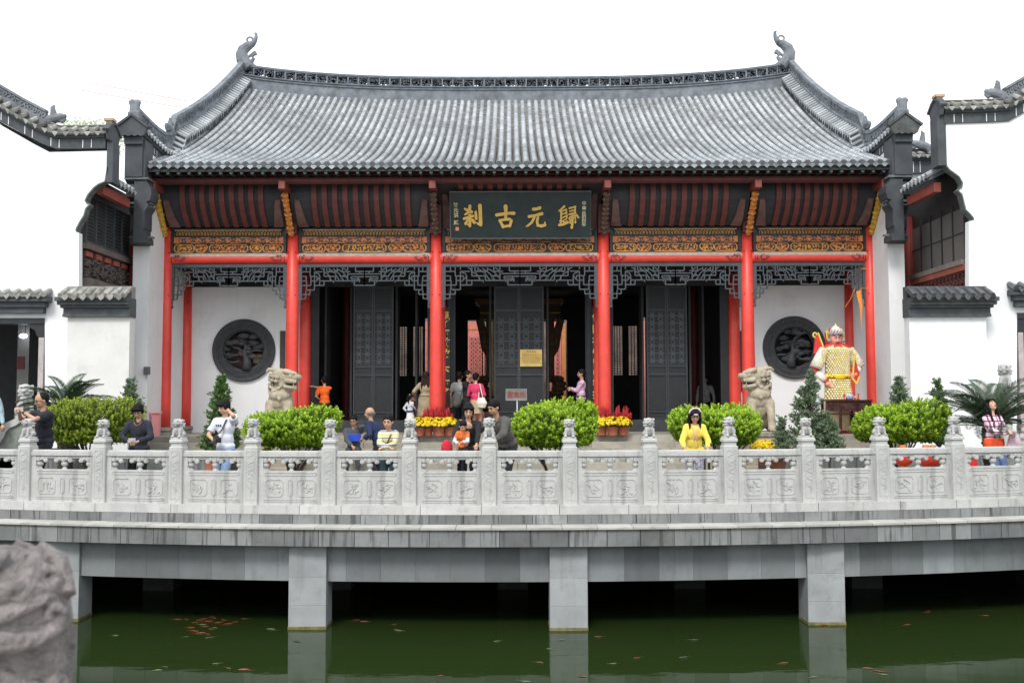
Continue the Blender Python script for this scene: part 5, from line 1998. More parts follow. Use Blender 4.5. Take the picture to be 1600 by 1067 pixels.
bush_leaf = leaf_mat("bright_shrub_leaf", (.020, .075, .006), (.52, .76, .05))
olive_leaf = leaf_mat("olive_shrub_leaf", (.035, .085, .008), (.42, .52, .05))
cyp_leaf = leaf_mat("cypress_leaf", (.03, .085, .02), (.14, .25, .06), .6, .1)
cypg_leaf = leaf_mat("grey_cypress_leaf", (.05, .09, .05), (.26, .34, .20), .6, .1)
sago_leaf = leaf_mat("sago_leaf", (.008, .022, .010), (.06, .10, .045), .35, .1)
bark = M("dark_bark", (.05, .035, .025), .9, .3, 12, .4, 60)


def leaf(mb, c, d, up, l, w, t):
    s = d.cross(up)
    if s.length < 1e-4:
        s = d.orthogonal()
    s.normalize()
    n = len(mb.v)
    k = up * (l * .12)
    mb.v += [tuple(c), tuple(c + d * l * .5 + s * w * .5 + k), tuple(c + d * l), tuple(c + d * l * .5 - s * w * .5 + k)]
    mb.f += [(n, n + 1, n + 2, n + 3)]
    mb.t += [t]


def bush_mesh(seed, rx, ry, z0, z1, nshoots=1500, ll=.055, lobes=7, tight=1.0):
    """dome of upright leafy shoots; young bright leaves at the shoot tips, old dark leaves lower on the shoots"""
    rnd = random.Random(seed)
    mb = MB()
    cz, rz = z0 + (z1 - z0) * .38, (z1 - z0) * .62
    blobs = [(rnd.uniform(0, 6.28), rnd.uniform(-.1, .9), rnd.uniform(.05, .20)) for _ in range(lobes)]
    for k in range(nshoots):
        u = rnd.uniform(-.62, 1)
        a = rnd.uniform(0, 2 * math.pi)
        h = math.sqrt(1 - u * u)
        h = h ** .62
        dv = Vector((h * math.cos(a), h * math.sin(a), u))
        f = 1.0
        for ba, bu, bs in blobs:
            bh = math.sqrt(max(0, 1 - bu * bu))
            f += bs * max(0, dv.dot(Vector((bh * math.cos(ba), bh * math.sin(ba), bu))) - .72) / .28
        f *= (rnd.uniform(.88, 1.07) if u > 0 else rnd.uniform(.86, 1.0)) if k % 6 else rnd.uniform(.6, .9)
        rzz = rz if u > 0 else (cz - z0)
        p = Vector((dv.x * rx * f, dv.y * ry * f, cz + dv.z * rzz * f))
        ax = (dv * .75 + Vector((rnd.uniform(-.25, .25), rnd.uniform(-.25, .25), .75))).normalized()
        L = rnd.uniform(.07, .16) * (1.2 if u > .3 else .9)
        young = rnd.uniform(.55, 1.0)
        nl = 11
        o1 = ax.orthogonal().normalized()
        o2 = ax.cross(o1)
        for j in range(nl):
            q = j / nl
            an = j * 2.4 + k
            out = (o1 * math.cos(an) + o2 * math.sin(an))
            d = (out * (1.0 - .55 * q) + ax * (.35 + .7 * q)).normalized()
            leaf(mb, p + ax * L * (q - .4), d, ax, ll * rnd.uniform(.8, 1.15) * (1 - .25 * q), ll * .48, min(1, max(0, young * (q ** .8) + rnd.uniform(-.12, .10))))
    return mb.mesh("crown")


def stems(mb, rx, ry, z1, n, seed, zb=0.0):
    rnd = random.Random(seed)
    for k in range(n):
        a = rnd.uniform(0, 6.28)
        e = Vector((math.cos(a) * rx * .65, math.sin(a) * ry * .65, z1))
        m = Vector((e.x * .3, e.y * .3, zb + (z1 - zb) * .45))
        mb.tube([(e.x * .05, e.y * .05, zb), m, e], [.035, .025, .014], 6)
        for q in range(2):
            e2 = e + Vector((rnd.uniform(-.25, .25), rnd.uniform(-.2, .2), rnd.uniform(.1, .3)))
            mb.tube([m, (m + e2) / 2 + Vector((.03, 0, .02)), e2], [.018, .014, .008], 5)


def shrub(label, px0, px1, py0, py1, Y, seed, mat_=None, shoots=1500, ll=.055, stem=True, name="round_shrub", group="round clipped shrubs on the terrace"):
    x0, z1 = at(px0, py0, Y)
    x1, z0 = at(px1, py1, Y)
    rx = (x1 - x0) / 2
    me = bush_mesh(seed, rx * .81, rx * .78, z0 + .02, z0 + (z1 - z0) * .80, shoots, ll)
    t = tag(empty(name, ((x0 + x1) / 2, Y, 0)), label, "shrub", group)
    put("crown", me, mat_ or bush_leaf, t)
    m_ = MB()
    stems(m_, rx, rx * .8, z0 + .25 * (z1 - z0), 7, seed)
    m_.build("stems", bark, t)
    # dark leaf litter heart, so light does not pass straight through
    rnd = random.Random(seed + 5)
    return t


shrub("biggest bright green round shrub between the father in grey and yellow flowers", 792, 938, 623, 706, 18.9, 1, shoots=2100, ll=.078)
shrub("bright green round shrub directly below the lion with its head over it, west side", 382, 533, 637, 706, 19.0, 2, shoots=2000, ll=.075)
shrub("bright green round shrub behind the girl in yellow", 1041, 1194, 634, 701, 19.0, 3, shoots=2000, ll=.075)
shrub("bright green round shrub in front of the armoured statue's table", 1325, 1476, 627, 698, 19.0, 4, shoots=2000, ll=.075)
shrub("yellowish olive-green loose shrub behind the man photographing in the dark shirt", 82, 213, 620, 702, 19.3, 5, olive_leaf, 2000, .066)


def conifer(label, px, pyt, pyb, wpx, Y, seed, mat_, dens=1.0, lean=0.0, gaps=0.2, zb=0.0, pot=None):
    x, zt = at(px, pyt, Y)
    w = wpx / F * Y / 2
    _, zl = at(px, pyb, Y)
    rnd = random.Random(seed)
    t = tag(empty("conifer", (x, Y, 0)), label, "conifer", "cone-shaped conifers on the terrace")
    m_, cr = MB(), MB()
    m_.tube([(0, 0, zb), (lean * .5, 0, (zb + zt) / 2), (lean, 0, zt - .1)], [.035, .022, .006], 6)
    H = zt - zl
    nb = int(95 * dens)
    for k in range(nb):
        q = (k + rnd.random()) / nb
        z = zl + H * q
        r = w * (1 - q) ** .75 * rnd.uniform(.7, 1.08)
        r = max(r, .05)
        a = rnd.uniform(0, 6.28)
        if rnd.random() < gaps:
            r *= .6
        b0 = Vector((lean * q, 0, z - .05))
        e = Vector((lean * q + r * math.cos(a), r * math.sin(a), z + r * .45))
        m_.tube([b0, (b0 + e) / 2 + Vector((0, 0, -.02)), e], [.010, .007, .003], 5)
        d0 = (e - b0).normalized()
        ns = int(6 + r * 34)
        for j in range(ns):
            s = .25 + .75 * (j + 1) / ns
            p = b0 + (e - b0) * s + Vector((rnd.gauss(0, .02), rnd.gauss(0, .02), rnd.gauss(0, .02)))
            for i in range(5):
                d = (d0 * .6 + Vector((rnd.uniform(-.8, .8), rnd.uniform(-.8, .8), rnd.uniform(-.1, 1.0)))).normalized()
                leaf(cr, p, d, Vector((rnd.uniform(-1, 1), rnd.uniform(-1, 1), .3)).normalized(), rnd.uniform(.045, .085), .022, rnd.random())
    m_.build("trunk", bark, t)
    put("crown", cr.mesh("crown"), mat_, t)
    return t


conifer("dense fresh-green cone-shaped conifer behind the boy with the big camera", 346, 590, 712, 66, 20.2, 1, cyp_leaf, 2.3, gaps=.05)
conifer("tall open grey-green conifer beside the stone lion, in front of the round window", 1262, 583, 708, 84, 18.6, 2, cypg_leaf, 1.15, .05, .25)
conifer("small dark conifer behind the woman in the dark jacket", 205, 595, 690, 64, 21.0, 3, cypg_leaf, 1.3)
conifer("small grey-green conifer against the white wall pier east of the statue", 1404, 592, 690, 60, 21.0, 4, cypg_leaf, 1.2)
conifer("small leafy conifer beside the big sago palm, behind a balustrade post", 1466, 597, 700, 70, 21.0, 5, cyp_leaf, 1.1, -.02, .4)
conifer("low sprawling conifer growing at the foot of the tall open one", 1325 - 30, 655, 712, 54, 18.4, 6, cypg_leaf, .7)
conifer("small twiggy young conifer just left of the stone lion's pedestal", 1222, 655, 712, 36, 18.8, 7, cypg_leaf, .5, 0, .5)


def sago(label, px, py, Y, span_px, seed, n=26, zb=.0, droop=1.0, up=.9):
    x, zc = at(px, py, Y)
    L = span_px / F * Y / 2
    rnd = random.Random(seed)
    t = tag(empty("sago_palm", (x, Y, 0)), label, "sago palm", "sago palms on the terrace")
    m_ = MB()
    m_.lathe([(.10, 0), (.15, .1), (.13, zc * .5), (.16, max(.3, zc - .05)), (.06, zc + .06)], (0, 0, 0), 12)
    for k in range(40):
        a, z = rnd.uniform(0, 6.28), rnd.uniform(.1, zc)
        m_.ell((.14 * math.cos(a), .14 * math.sin(a), z), (.035, .035, .03), seg=6, rings=4)
    m_.build("trunk", M("sago_trunk", (.06, .045, .035), .95, .35, 14, .4, 50), t)
    for k in range(n):
        a = 2 * math.pi * k / n + rnd.uniform(-.12, .12)
        el = rnd.uniform(.15, 1.25) * up
        if math.cos(a + math.pi / 2) > .80:
            el = min(el, .25)
        l = L * rnd.uniform(.85, 1.1)
        h = Vector((math.cos(a), math.sin(a), 0))
        pts = []
        for j in range(13):
            q = j / 12
            th = el - droop * q * q * 1.5
            if j == 0:
                p = Vector((0, 0, zc))
            else:
                p = pts[-1] + (h * math.cos(th) + Vector((0, 0, math.sin(th)))) * l / 12
            pts.append(p)
        fr = MB()
        fr.tube(pts, [.012 * (1 - .7 * j / 12) for j in range(13)], 5, True, .6)
        side = h.cross(Vector((0, 0, 1)))
        for j in range(52):
            q = .10 + .88 * j / 45
            i = min(11, int(q * 12))
            f = q * 12 - i
            p = pts[i] + (pts[i + 1] - pts[i]) * f
            d0 = (pts[i + 1] - pts[i]).normalized()
            upv = side.cross(d0).normalized()
            ll = .19 * math.sin(math.pi * min(1, .12 + q * .86)) ** .6
            for s_ in (-1, 1):
                d = (side * s_ * .85 + d0 * .55 + upv * .35).normalized()
                leaf(fr, p, d, upv, ll * L / .9, .020, rnd.uniform(.1, 1) * (.4 + .6 * (upv.z > 0)))
        put("frond", fr.mesh("frond"), sago_leaf, t)
    return t


sago("big sago palm with long drooping fronds behind the laughing woman", 1548, 668, 18.7, 215, 1, 44, up=1.12, droop=.62)
sago("dark sago palm rising behind the olive shrub and the man in the dark shirt", 104, 650, 20.2, 165, 2, 36, up=1.1, droop=.6)


def pot(mb, x, y, z, r=.14, h=.2):
    mb.lathe([(r * .68, 0), (r * .72, .01), (r * .93, h * .8), (r * 1.06, h * .82), (r * 1.06, h), (r * .93, h), (r * .9, h * .88), (.001, h * .86)], (x, y, z), 18)


terra = M("terracotta", (.36, .11, .06), .85, .2, 6, .15, 40)
mum_leaf = leaf_mat("mum_leaf", (.02, .06, .015), (.05, .12, .03))
mum_pet = M("yellow_petals", (.95, .66, .010), .6, .10, 20)
red_plume = M("red_plume", (.34, .008, .014), .7, .3, 15)


def mums(label, px, py_pot, Y, z, seed, flowers=60, r=.22, with_pot=True, ph=.22):
    x, _ = at(px, 660, Y)
    t = tag(empty("potted_chrysanthemum", (x, Y, z)), label, "potted flower", "pots of yellow chrysanthemums")
    rnd = random.Random(seed)
    m_ = MB()
    pot(m_, 0, 0, 0, .15, ph)
    m_.build("pot", terra, t)
    m_, lf = MB(), MB()
    for k in range(flowers):
        a, u = rnd.uniform(0, 6.28), rnd.uniform(.05, 1)
        h = math.sqrt(1 - u * u)
        c = Vector((r * h * math.cos(a), r * h * math.sin(a), ph + .05 + r * .75 * u))
        n_ = Vector((h * math.cos(a), h * math.sin(a), u + .3)).normalized()
        o1 = n_.orthogonal().normalized(); o2 = n_.cross(o1)
        for ring, (rr, lift) in enumerate(((.042, .004), (.030, .014), (.016, .022))):
            for j in range(8):
                an = 2 * math.pi * j / 8 + ring * .4
                d = (o1 * math.cos(an) + o2 * math.sin(an))
                s = n_.cross(d) * .009
                b_ = c + n_ * lift * .5
                m_.quad(b_ - s * .4, b_ + s * .4, c + d * rr + n_ * lift + s, c + d * rr + n_ * lift - s)
    for k in range(420):
        a, u = rnd.uniform(0, 6.28), rnd.uniform(-.5, .9)
        h = math.sqrt(1 - u * u)
        c = Vector((r * .92 * h * math.cos(a), r * .92 * h * math.sin(a), ph + .06 + r * .68 * u))
        leaf(lf, c, Vector((math.cos(a), math.sin(a), rnd.uniform(-.5, .8))).normalized(), Vector((0, 0, 1)), .05, .03, rnd.random())
    put("flowers", m_.mesh("flowers"), mum_pet, t)
    put("foliage", lf.mesh("foliage"), mum_leaf, t)


yt = 25.92
zs = PZ
lab3 = ["leftmost pot of yellow chrysanthemums on the top step, before the left middle column", "second pot of yellow chrysanthemums on the top step, next to the child in white",
        "third pot of yellow chrysanthemums on the top step, just right of the left middle column", "rightmost pot of yellow chrysanthemums of the left group, behind the mother in black"]
for k, (px, lab) in enumerate(zip((655, 668, 685.5, 701), lab3)):
    mums(lab, px, 682, yt - (.0 if k % 2 else .12), zs, 20 + k, 120, .25)
for k, (px, lab) in enumerate(zip((939.5, 957, 972), ("pot of yellow chrysanthemums nearest the big shrub, below the right middle column", "middle pot of yellow chrysanthemums of the three below the right middle column", "rightmost pot of yellow chrysanthemums below the right middle column"))):
    mums(lab, px, 682, yt - (.12 if k == 1 else .0), zs, 30 + k, 120, .25)
mums("yellow chrysanthemums peeping above the rail beside the stone lion, first of two", 1193, 700, 19.9, .36, 41, 130, .28)
mums("yellow chrysanthemums in a pot seen through the rail openings beside the stone lion", 1216, 702, 19.4, .28, 42, 130, .29)
mums("single small yellow chrysanthemum peeping over the rail under the west shrub", 413, 703, 17.2, .50, 43, 14, .10)

for k, (px, lab) in enumerate(((683, "red celosia plumes at the foot of the left middle column"), (962, "red celosia plumes at the foot of the right middle column"))):
    for q in range(3):
        x, _ = at(px - 14 + q * 14, 650, 26.75)
        t = tag(empty("celosia", (x, 26.75, PZ)), lab + (", west pot", ", middle pot", ", east pot")[q], "potted flower", "pots of red celosia")
        m_ = MB(); pot(m_, 0, 0, 0, .13, .20); m_.build("pot", terra, t)
        rnd = random.Random(k * 7 + q)
        m_, lf = MB(), MB()
        for j in range(13):
            a, r_ = rnd.uniform(0, 6.28), rnd.uniform(0, .17)
            b_ = Vector((r_ * math.cos(a), r_ * math.sin(a), .42))
            h_ = rnd.uniform(.12, .36)
            m_.tube([b_, b_ + Vector((rnd.uniform(-.02, .02), 0, h_ * .45)), b_ + Vector((rnd.uniform(-.03, .03), 0, h_))], [.022, .036, .004], 7)
            for i in range(8):
                c = b_ + Vector((rnd.uniform(-.03, .03), rnd.uniform(-.03, .03), h_ * rnd.uniform(.1, .8)))
                m_.tube([c, c + Vector((rnd.uniform(-.03, .03), rnd.uniform(-.03, .0), .05))], [.012, .002], 5)
        for j in range(240):
            a, r_ = rnd.uniform(0, 6.28), rnd.uniform(.04, .2)
            leaf(lf, Vector((r_ * math.cos(a), r_ * math.sin(a), rnd.uniform(.2, .4))), Vector((math.cos(a), math.sin(a), rnd.uniform(-.3, .7))).normalized(), Vector((0, 0, 1)), .07, .03, rnd.random())
        m_.build("plumes", red_plume, t)
        put("foliage", lf.mesh("foliage"), leaf_mat("purple_leaf", (.03, .02, .02), (.12, .06, .05)) if "purple_leaf" not in bpy.data.materials else bpy.data.materials["purple_leaf"], t)

# planting box edges and pots behind the rail
for k, (a, b_, y, h, mat_, lab) in enumerate(((322, 336, 19.0, .42, terra, "square brown-red pot behind the rail by the boy with the camera"), (1512, 1526, 17.4, .45, M("bright_red_bucket", (.70, .03, .02), .5), "bright red bucket behind the rail near the laughing woman"))):
    x0, x1 = at(a, 700, y)[0], at(b_, 700, y)[0]
    t = tag(empty("flower_pot" if k == 0 else "red_bucket", ((x0 + x1) / 2, y, 0)), lab, "pot" if k == 0 else "bucket")
    m_ = MB(); m_.lathe([((x1 - x0) * .38, .1), ((x1 - x0) * .5, .35 + h - .2), ((x1 - x0) * .56, .37 + h - .2), ((x1 - x0) * .56, .42 + h - .2), ((x1 - x0) * .45, .42 + h - .2), ((x1 - x0) * .4, .38 + h - .2)], (0, 0, -.0), 20)
    m_.lathe([((x1 - x0) * .40, 0), ((x1 - x0) * .38, .1)], (0, 0, 0), 20)
    m_.build("body", mat_, t)
    m_ = MB(); m_.ell((0, 0, .38 + h - .2), ((x1 - x0) * .44, (x1 - x0) * .44, .03)); m_.build("soil", M("dark_soil", (.05, .035, .025), .95), t)

# planting kerbs closing the view behind the rail at both ends, with red lanterns set down by the shrub
for sx in (-1, 1):
    t = tag(empty("planter_wall"), "low grey stone planter wall behind the balustrade at the " + ("olive shrub and west palm" if sx < 0 else "east palm and last bright shrub"), "planter")
    x = 5.3 if sx > 0 else -13.0
    m_ = MB()
    while x < (13 if sx > 0 else -5.9):
        m_.bevel_box(x, x + .795, 20.6, 20.85, 0, .52, .015, random.random())
        x += .8
    m_.build("kerb_stones", stone_g, t)
    m_ = MB(); m_.box(5.3 if sx > 0 else -13, 13 if sx > 0 else -5.9, 20.86, 22.2, 0, .46); m_.build("soil", M("dark_soil", (.05, .035, .025), .95), t)
for k, (px, y) in enumerate(((1411, 18.1), (1447, 17.9), (1458, 18.2))):
    x, z = at(px, 713, y)
    t = tag(empty("red_lantern", (x, y, 0)), ("red lantern lying under the shrub, behind the rail opening", "big red lantern with gold ribs seen through the rail opening", "red lantern tucked behind the big ribbed one")[k], "lantern", "red lanterns behind the rail")
    m_ = MB(); m_.lathe([(.05, z - .17), (.14, z - .12), (.18, z), (.14, z + .12), (.05, z + .17)], (0, 0, 0), 18); m_.build("paper_shade", M("lantern_red", (.62, .04, .015), .7, .15, 12), t, True)
    m_ = MB(); m_.lathe([(.055, z + .165), (.055, z + .20)], (0, 0, 0), 12); m_.lathe([(.055, z - .20), (.055, z - .165)], (0, 0, 0), 12); m_.lathe([(.12, 0), (.10, .03), (.03, .06), (.03, z - .2)], (0, 0, 0), 12); m_.build("caps", gold_gilt, t)
# ================================================================== guardian lions
def guardian(x, y, z, s, mirror, label):
    """seated guardian lion on a pedestal; local +x is the way the head is turned"""
    t = tag(empty("stone_lion", (x, y, 0)), label, "stone lion", "guardian lions before the porch")
    m_ = MB()
    sx = mirror
    f = lambda a, b_, c: (sx * a * s, b_ * s, z + c * s)
    def e(c, r, rot=None):
        m_.ell(f(*c), tuple(q * s for q in r), seg=16, rings=12)
    def c(a, b_, ra, rb):
        m_.cap(f(*a), f(*b_), ra * s, rb * s, 12)
    # body: chest upright, haunches behind (seen from the front)
    e((0, .02, .56), (.235, .21, .20))
    e((0, .10, .42), (.22, .24, .24))
    e((0, .26, .24), (.26, .26, .24))
    e((.0, -.06, .66), (.20, .17, .14))
    for q in (-1, 1):
        c((q * .16, -.10, .50), (q * .165, -.17, .30), .095, .068)
        c((q * .165, -.17, .30), (q * .17, -.20, .06), .068, .064)
        e((q * .17, -.27, .045), (.085, .12, .05))
        for k in range(4):
            c((q * .17 - .055 + k * .037, -.32, .05), (q * .17 - .055 + k * .037, -.375, .028), .026, .022)
        e((q * .24, .22, .16), (.10, .20, .16))
        e((q * .27, .02, .045), (.07, .13, .045))
    # neck and head, turned to +x
    e((.03, .02, .78), (.185, .17, .14))
    e((.05, .0, .95), (.185, .175, .17))
    e((.10, -.03, .98), (.17, .16, .13))
    c((.10, -.08, 1.02), (.30, -.15, .965), .10, .075)      # upper muzzle
    e((.35, -.165, .985), (.062, .068, .055))              # nose
    c((.10, -.07, .80), (.27, -.13, .80), .075, .055)      # lower jaw
    c((.05, -.12, .84), (.12, -.15, .90), .06, .05)
    for q in (-1, 1):
        c((.12, -.05 + q * .13, 1.09), (.26, -.09 + q * .10, 1.045), .05, .035)    # brow
        e((.22, -.08 + q * .115, 1.0), (.045, .03, .035))
        c((.14, -.05 + q * .16, .92), (.30, -.12 + q * .08, .90), .045, .03)       # lip fold
        c((.12, -.04 + q * .15, .82), (.24, -.10 + q * .08, .80), .035, .03)
    e((-.02, .02, 1.06), (.15, .16, .09))
    c((-.02, -.05, 1.10), (-.19, -.09, 1.13), .055, .03)   # ear swept back
    c((-.19, -.09, 1.13), (-.24, -.09, 1.09), .03, .015)
    rnd = random.Random(4)
    for k in range(46):       # mane curls down the back of the head and chest
        a = rnd.uniform(.55 * math.pi, 1.5 * math.pi)
        zz = rnd.uniform(.72, 1.06)
        e((.0 + .19 * math.cos(a), .0 + .18 * math.sin(a), zz), (.038, .038, .034))
    for k in range(13):       # harness
        a = math.pi * (1.05 + .9 * k / 12)
        e((.19 * math.cos(a), .19 * math.sin(a) * .9 + .0, .72 - .05 * math.sin((k / 12) * math.pi)), (.03, .03, .03))
    e((.02, -.22, .60), (.035, .03, .04))
    c((0, .45, .15), (0, .42, .55), .06, .05)
    b_ = fuse(m_, "lion_body", stone_y, t, .011, 2, .006, 14)
    # mouth cavity
    m_ = MB()
    m_.ell(f(.235, -.145, .872), (.085 * s, .07 * s, .036 * s), seg=10, rings=8)
    mo = m_.build("open_mouth", M("dark_mouth", (.03, .022, .018), .9), t, True)
    m_ = MB()
    for q in (-.05, .03):
        m_.cap(f(.305, -.165 + q, .915), f(.305, -.165 + q, .885), .014 * s, .006 * s, 6)
        m_.cap(f(.27, -.15 + q, .835), f(.27, -.155 + q, .86), .012 * s, .006 * s, 6)
    m_.build("teeth", M("pale_tooth_stone", (.55, .50, .40), .8), t, True)
    m_ = MB()
    w = .31 * s
    m_.bevel_box(-w, w, -.44 * s, .52 * s, z - .10, z + .004, .012)
    m_.bevel_box(-w * .95, w * .95, -.42 * s, .50 * s, z - .16, z - .098, .01)
    m_.bevel_box(-w * 1.05, w * 1.05, -.46 * s, .54 * s, .12, z - .158, .02)
    m_.bevel_box(-w * 1.2, w * 1.2, -.52 * s, .6 * s, 0, .125, .02)
    S = lambda u, v, n: (u, -.44 * s - n, v)
    for k in range(5):
        u = -w * .8 + k * w * .4
        m_.ribbon([(u + .05 * math.cos(q), z - .05 + .032 * math.sin(q)) for q in [a * .7 for a in range(10)]], .014, -.002, .012, S)
    m_.build("pedestal", M("pedestal_stone", (.27, .235, .18), .85, .25, 4, .3, 40, dirt=(.12, .10, .08), dirt_amt=.5), t)


yl = 24.2
xr, zr = at(1187, 674, yl)
guardian(xr, yl, zr, 1.32, -1, "tall weathered guardian lion facing left, east of the steps near the armoured statue")
xl, zl = at(438, 676, yl)
guardian(xl, yl, zl, 1.32, 1, "weathered guardian lion facing right, west of the steps, body behind the shrub")

# small lion statues and drum stones by the wing doors
m_ = MB()
sl_me = fin_me[0]
for px, py, sc_, lab in ((40, 642, 1.9, "small pale stone lion on a drum stone by the left doorway"), (1571, 606, 1.7, "small pale stone lion on a post behind the big sago palm")):
    yy = 21.5
    x, z = at(px, py, yy)
    t = tag(empty("small_stone_lion", (x, yy, 0)), lab, "stone lion", "small lions by the side doorways")
    o = put("lion_body", sl_me, stone_w, t)
    o.location = (0, 0, z)
    o.scale = (sc_, sc_, sc_)
    o.rotation_euler = (0, 0, R(35 if px < 800 else -30))
    m_ = MB()
    m_.bevel_box(-.16, .16, -.16, .16, z - .14, z + .004, .02)
    m_.bevel_box(-.12, .12, -.12, .12, .3, z - .138, .02)
    m_.bevel_box(-.2, .2, -.2, .2, 0, .302, .02)
    m_.build("pedestal", stone_w, t)
yy = 20.6
x0, zb = at(-6, 705, yy); x1, zt = at(47, 650, yy)
t = tag(empty("scroll_stone"), "curved carved scroll stone flanking the left doorway steps, behind the first balustrade post", "carved stone")
pts = [at(a, b_, yy) for a, b_ in ((-70, 712), (-14, 700), (-4, 690), (2, 682), (6, 672), (14, 664), (24, 660), (33, 654), (43, 655), (49, 662), (50, 740), (-70, 740))]
m_ = MB(); m_.prism(pts, 0, .22, lambda u, v, n: (u, yy + n, v)); m_.build("slab", M("greenish_grey_stone", (.20, .22, .20), .85, .3, 4, .2, 40), t)
m_ = MB(); m_.ribbon(pts[1:10], .13, -.05, .05, lambda u, v, n: (u, yy + n, v)); m_.build("scroll_edge", stone_w, t)
t = tag(empty("doorway_steps"), "grey stone steps in front of the left doorway, at the picture's edge", "steps")
for k in range(4):
    m_ = MB(); m_.bevel_box(-16, at(-5 - k * 0, 700, 22.4)[0] - .0, 21.9 + k * .35, YW, k * .16, k * .16 + .158, .01); m_.build("step", stone_step, t)

# ================================================================== table with offerings and the armoured figure behind it
yt_ = 26.30
tx0, tz = at(1289.5, 624.5, yt_)
tx1, _ = at(1363.5, 624.5, yt_)
rosew = M("dark_rosewood", (.045, .014, .012), .35, .3, 8, .1, 40)
tb = tag(empty("altar_table"), "dark carved rosewood altar table in front of the armoured figure", "table")
m_ = MB(); m_.bevel_box(tx0, tx1, yt_ - .02, yt_ + .52, tz - .045, tz, .01); m_.build("table_top", rosew, tb)
m_ = MB()
m_.box(tx0 + .03, tx1 - .03, yt_ + .02, yt_ + .05, tz - .30, tz - .045)
rnd = random.Random(5)
for k in range(34):
    u, v = rnd.uniform(tx0 + .08, tx1 - .08), rnd.uniform(tz - .26, tz - .09)
    a0 = rnd.uniform(0, 6.3)
    m_.ribbon([(u + .045 * (1 - j / 8) * math.cos(a0 + j * .9), v + .04 * (1 - j / 8) * math.sin(a0 + j * .9)) for j in range(6)], .016, 0, .02, lambda u, v, n: (u, yt_ + .02 - n, v))
m_.build("carved_apron", M("rosewood_carving", (.075, .028, .022), .5, .4, 14, .3, 50), tb)
for lx in (tx0 + .06, tx0 + (tx1 - tx0) * .32, tx1 - (tx1 - tx0) * .32, tx1 - .06):
    for ly in (yt_ + .04, yt_ + .46):
        m_ = MB(); m_.bevel_box(lx - .035, lx + .035, ly - .03, ly + .03, PZ, tz - .045, .01); m_.build("leg", rosew, tb)
m_ = MB(); m_.box(tx0 + .05, tx1 - .05, yt_ + .03, yt_ + .06, tz - .38, tz - .34); m_.build("stretcher", rosew, tb)
bx = tag(empty("donation_box"), "low box with ochre and white panels bearing a red seal under the altar table", "box")
m_ = MB(); m_.bevel_box(tx0 + .25, tx1 - .1, yt_ + .5, yt_ + .8, PZ, PZ + .5, .01); m_.build("box_body", M("pale_box", (.40, .37, .32), .8), bx)
m_ = MB(); m_.box(tx0 + .26, tx0 + .60, yt_ + .485, yt_ + .5, PZ + .02, PZ + .42); m_.build("ochre_panel", M("ochre_panel", (.42, .24, .07), .8), bx)
m_ = MB()
for dz in (.17, .36):
    c_ = (tx0 + .80, PZ + dz)
    m_.prism([(c_[0] + .06 * math.cos(2 * math.pi * q / 14), c_[1] + .06 * math.sin(2 * math.pi * q / 14)) for q in range(14)], 0, .01, lambda u, v, n: (u, yt_ + .5 - n, v))
m_.build("red_seals", M("seal_red", (.5, .03, .03), .7), bx)
# offerings
jar = tag(empty("porcelain_jar"), "small blue and white porcelain jar on the altar table", "jar")
jx, _ = at(1327.5, 620, yt_ + .2)
m_ = MB(); m_.lathe([(.05, 0), (.09, .03), (.11, .08), (.09, .13), (.055, .15), (.06, .165), (.04, .166)], (jx, yt_ + .2, tz), 18); m_.build("jar_body", M("blue_white_glaze", (.75, .78, .82), .15, .0, 14, col2=(.10, .18, .50)), jar, True)
for k, px in enumerate((1319, 1341)):
    cx_, _ = at(px, 620, yt_ + .2)
    t = tag(empty("red_candle"), ("red stand at the left of the porcelain jar on the altar table", "red stand at the right of the pastries on the altar table")[k], "candle")
    m_ = MB(); m_.lathe([(.03, 0), (.03, .02), (.018, .03), (.02, .14), (.028, .15), (.012, .16)], (cx_, yt_ + .2, tz), 10); m_.build("candle", M("candle_red", (.60, .05, .04), .5), t)
pl = tag(empty("offering_plate"), "pile of cream buns offered on the altar table beside the jar", "food offering")
cx_, _ = at(1334.5, 620, yt_ + .2)
m_ = MB()
for k in range(8):
    m_.ell((cx_ + .05 * math.cos(k * 1.9), yt_ + .2 + .05 * math.sin(k * 1.9), tz + .03 + .035 * (k // 4)), (.035, .035, .025))
m_.build("buns", M("cream_bun", (.70, .55, .36), .8), pl, True)

# armoured opera-style figure (painted statue)
AY = 26.98
ax_, _ = at(1307, 580, AY)
Zp = lambda py: at(1307, py, AY)[1]
st = tag(empty("armoured_statue", (ax_, AY, 0)), "painted statue of a red-faced opera general in yellow scale armour with back flags", "statue")
K = AY / F
def Q(px, py, d=0.0):
    return (at(px, py, AY)[0] - ax_, d, Zp(py) + 0)
skin_red = M("statue_face_paint", (.80, .34, .28), .5, .05, 10)
hand_pk = M("statue_hand_paint", (.85, .38, .24), .5, .05, 10)
robe_red = M("statue_red_robe", (.62, .035, .025), .55, .1, 6)
stat_wh = M("statue_white_trim", (.80, .76, .70), .5, .05, 8)
m_ = MB()      # one body: torso, arms, legs under the robe
m_.ell(Q(1307, 562), (.33, .20, .36))
m_.ell(Q(1307, 545), (.36, .18, .18))
m_.ell(Q(1307, 596), (.27, .2, .3))
m_.cap(Q(1307, 600), Q(1305, 674), .25, .28)
m_.cap(Q(1306, 540), Q(1306, 533), .10, .10)
m_.cap(Q(1288, 548), Q(1272, 578, -.03), .12, .10)
m_.cap(Q(1272, 578, -.03), Q(1290, 600, -.22), .09, .06)
m_.cap(Q(1327, 548), Q(1341, 575, -.03), .12, .10)
m_.cap(Q(1341, 575, -.03), Q(1333, 583, -.26), .09, .06)
m_.box(-.42, .42, -.2, .2, PZ, PZ + .05)
fuse(m_, "statue_body", robe_red, st, .022, 2)
m_ = MB()
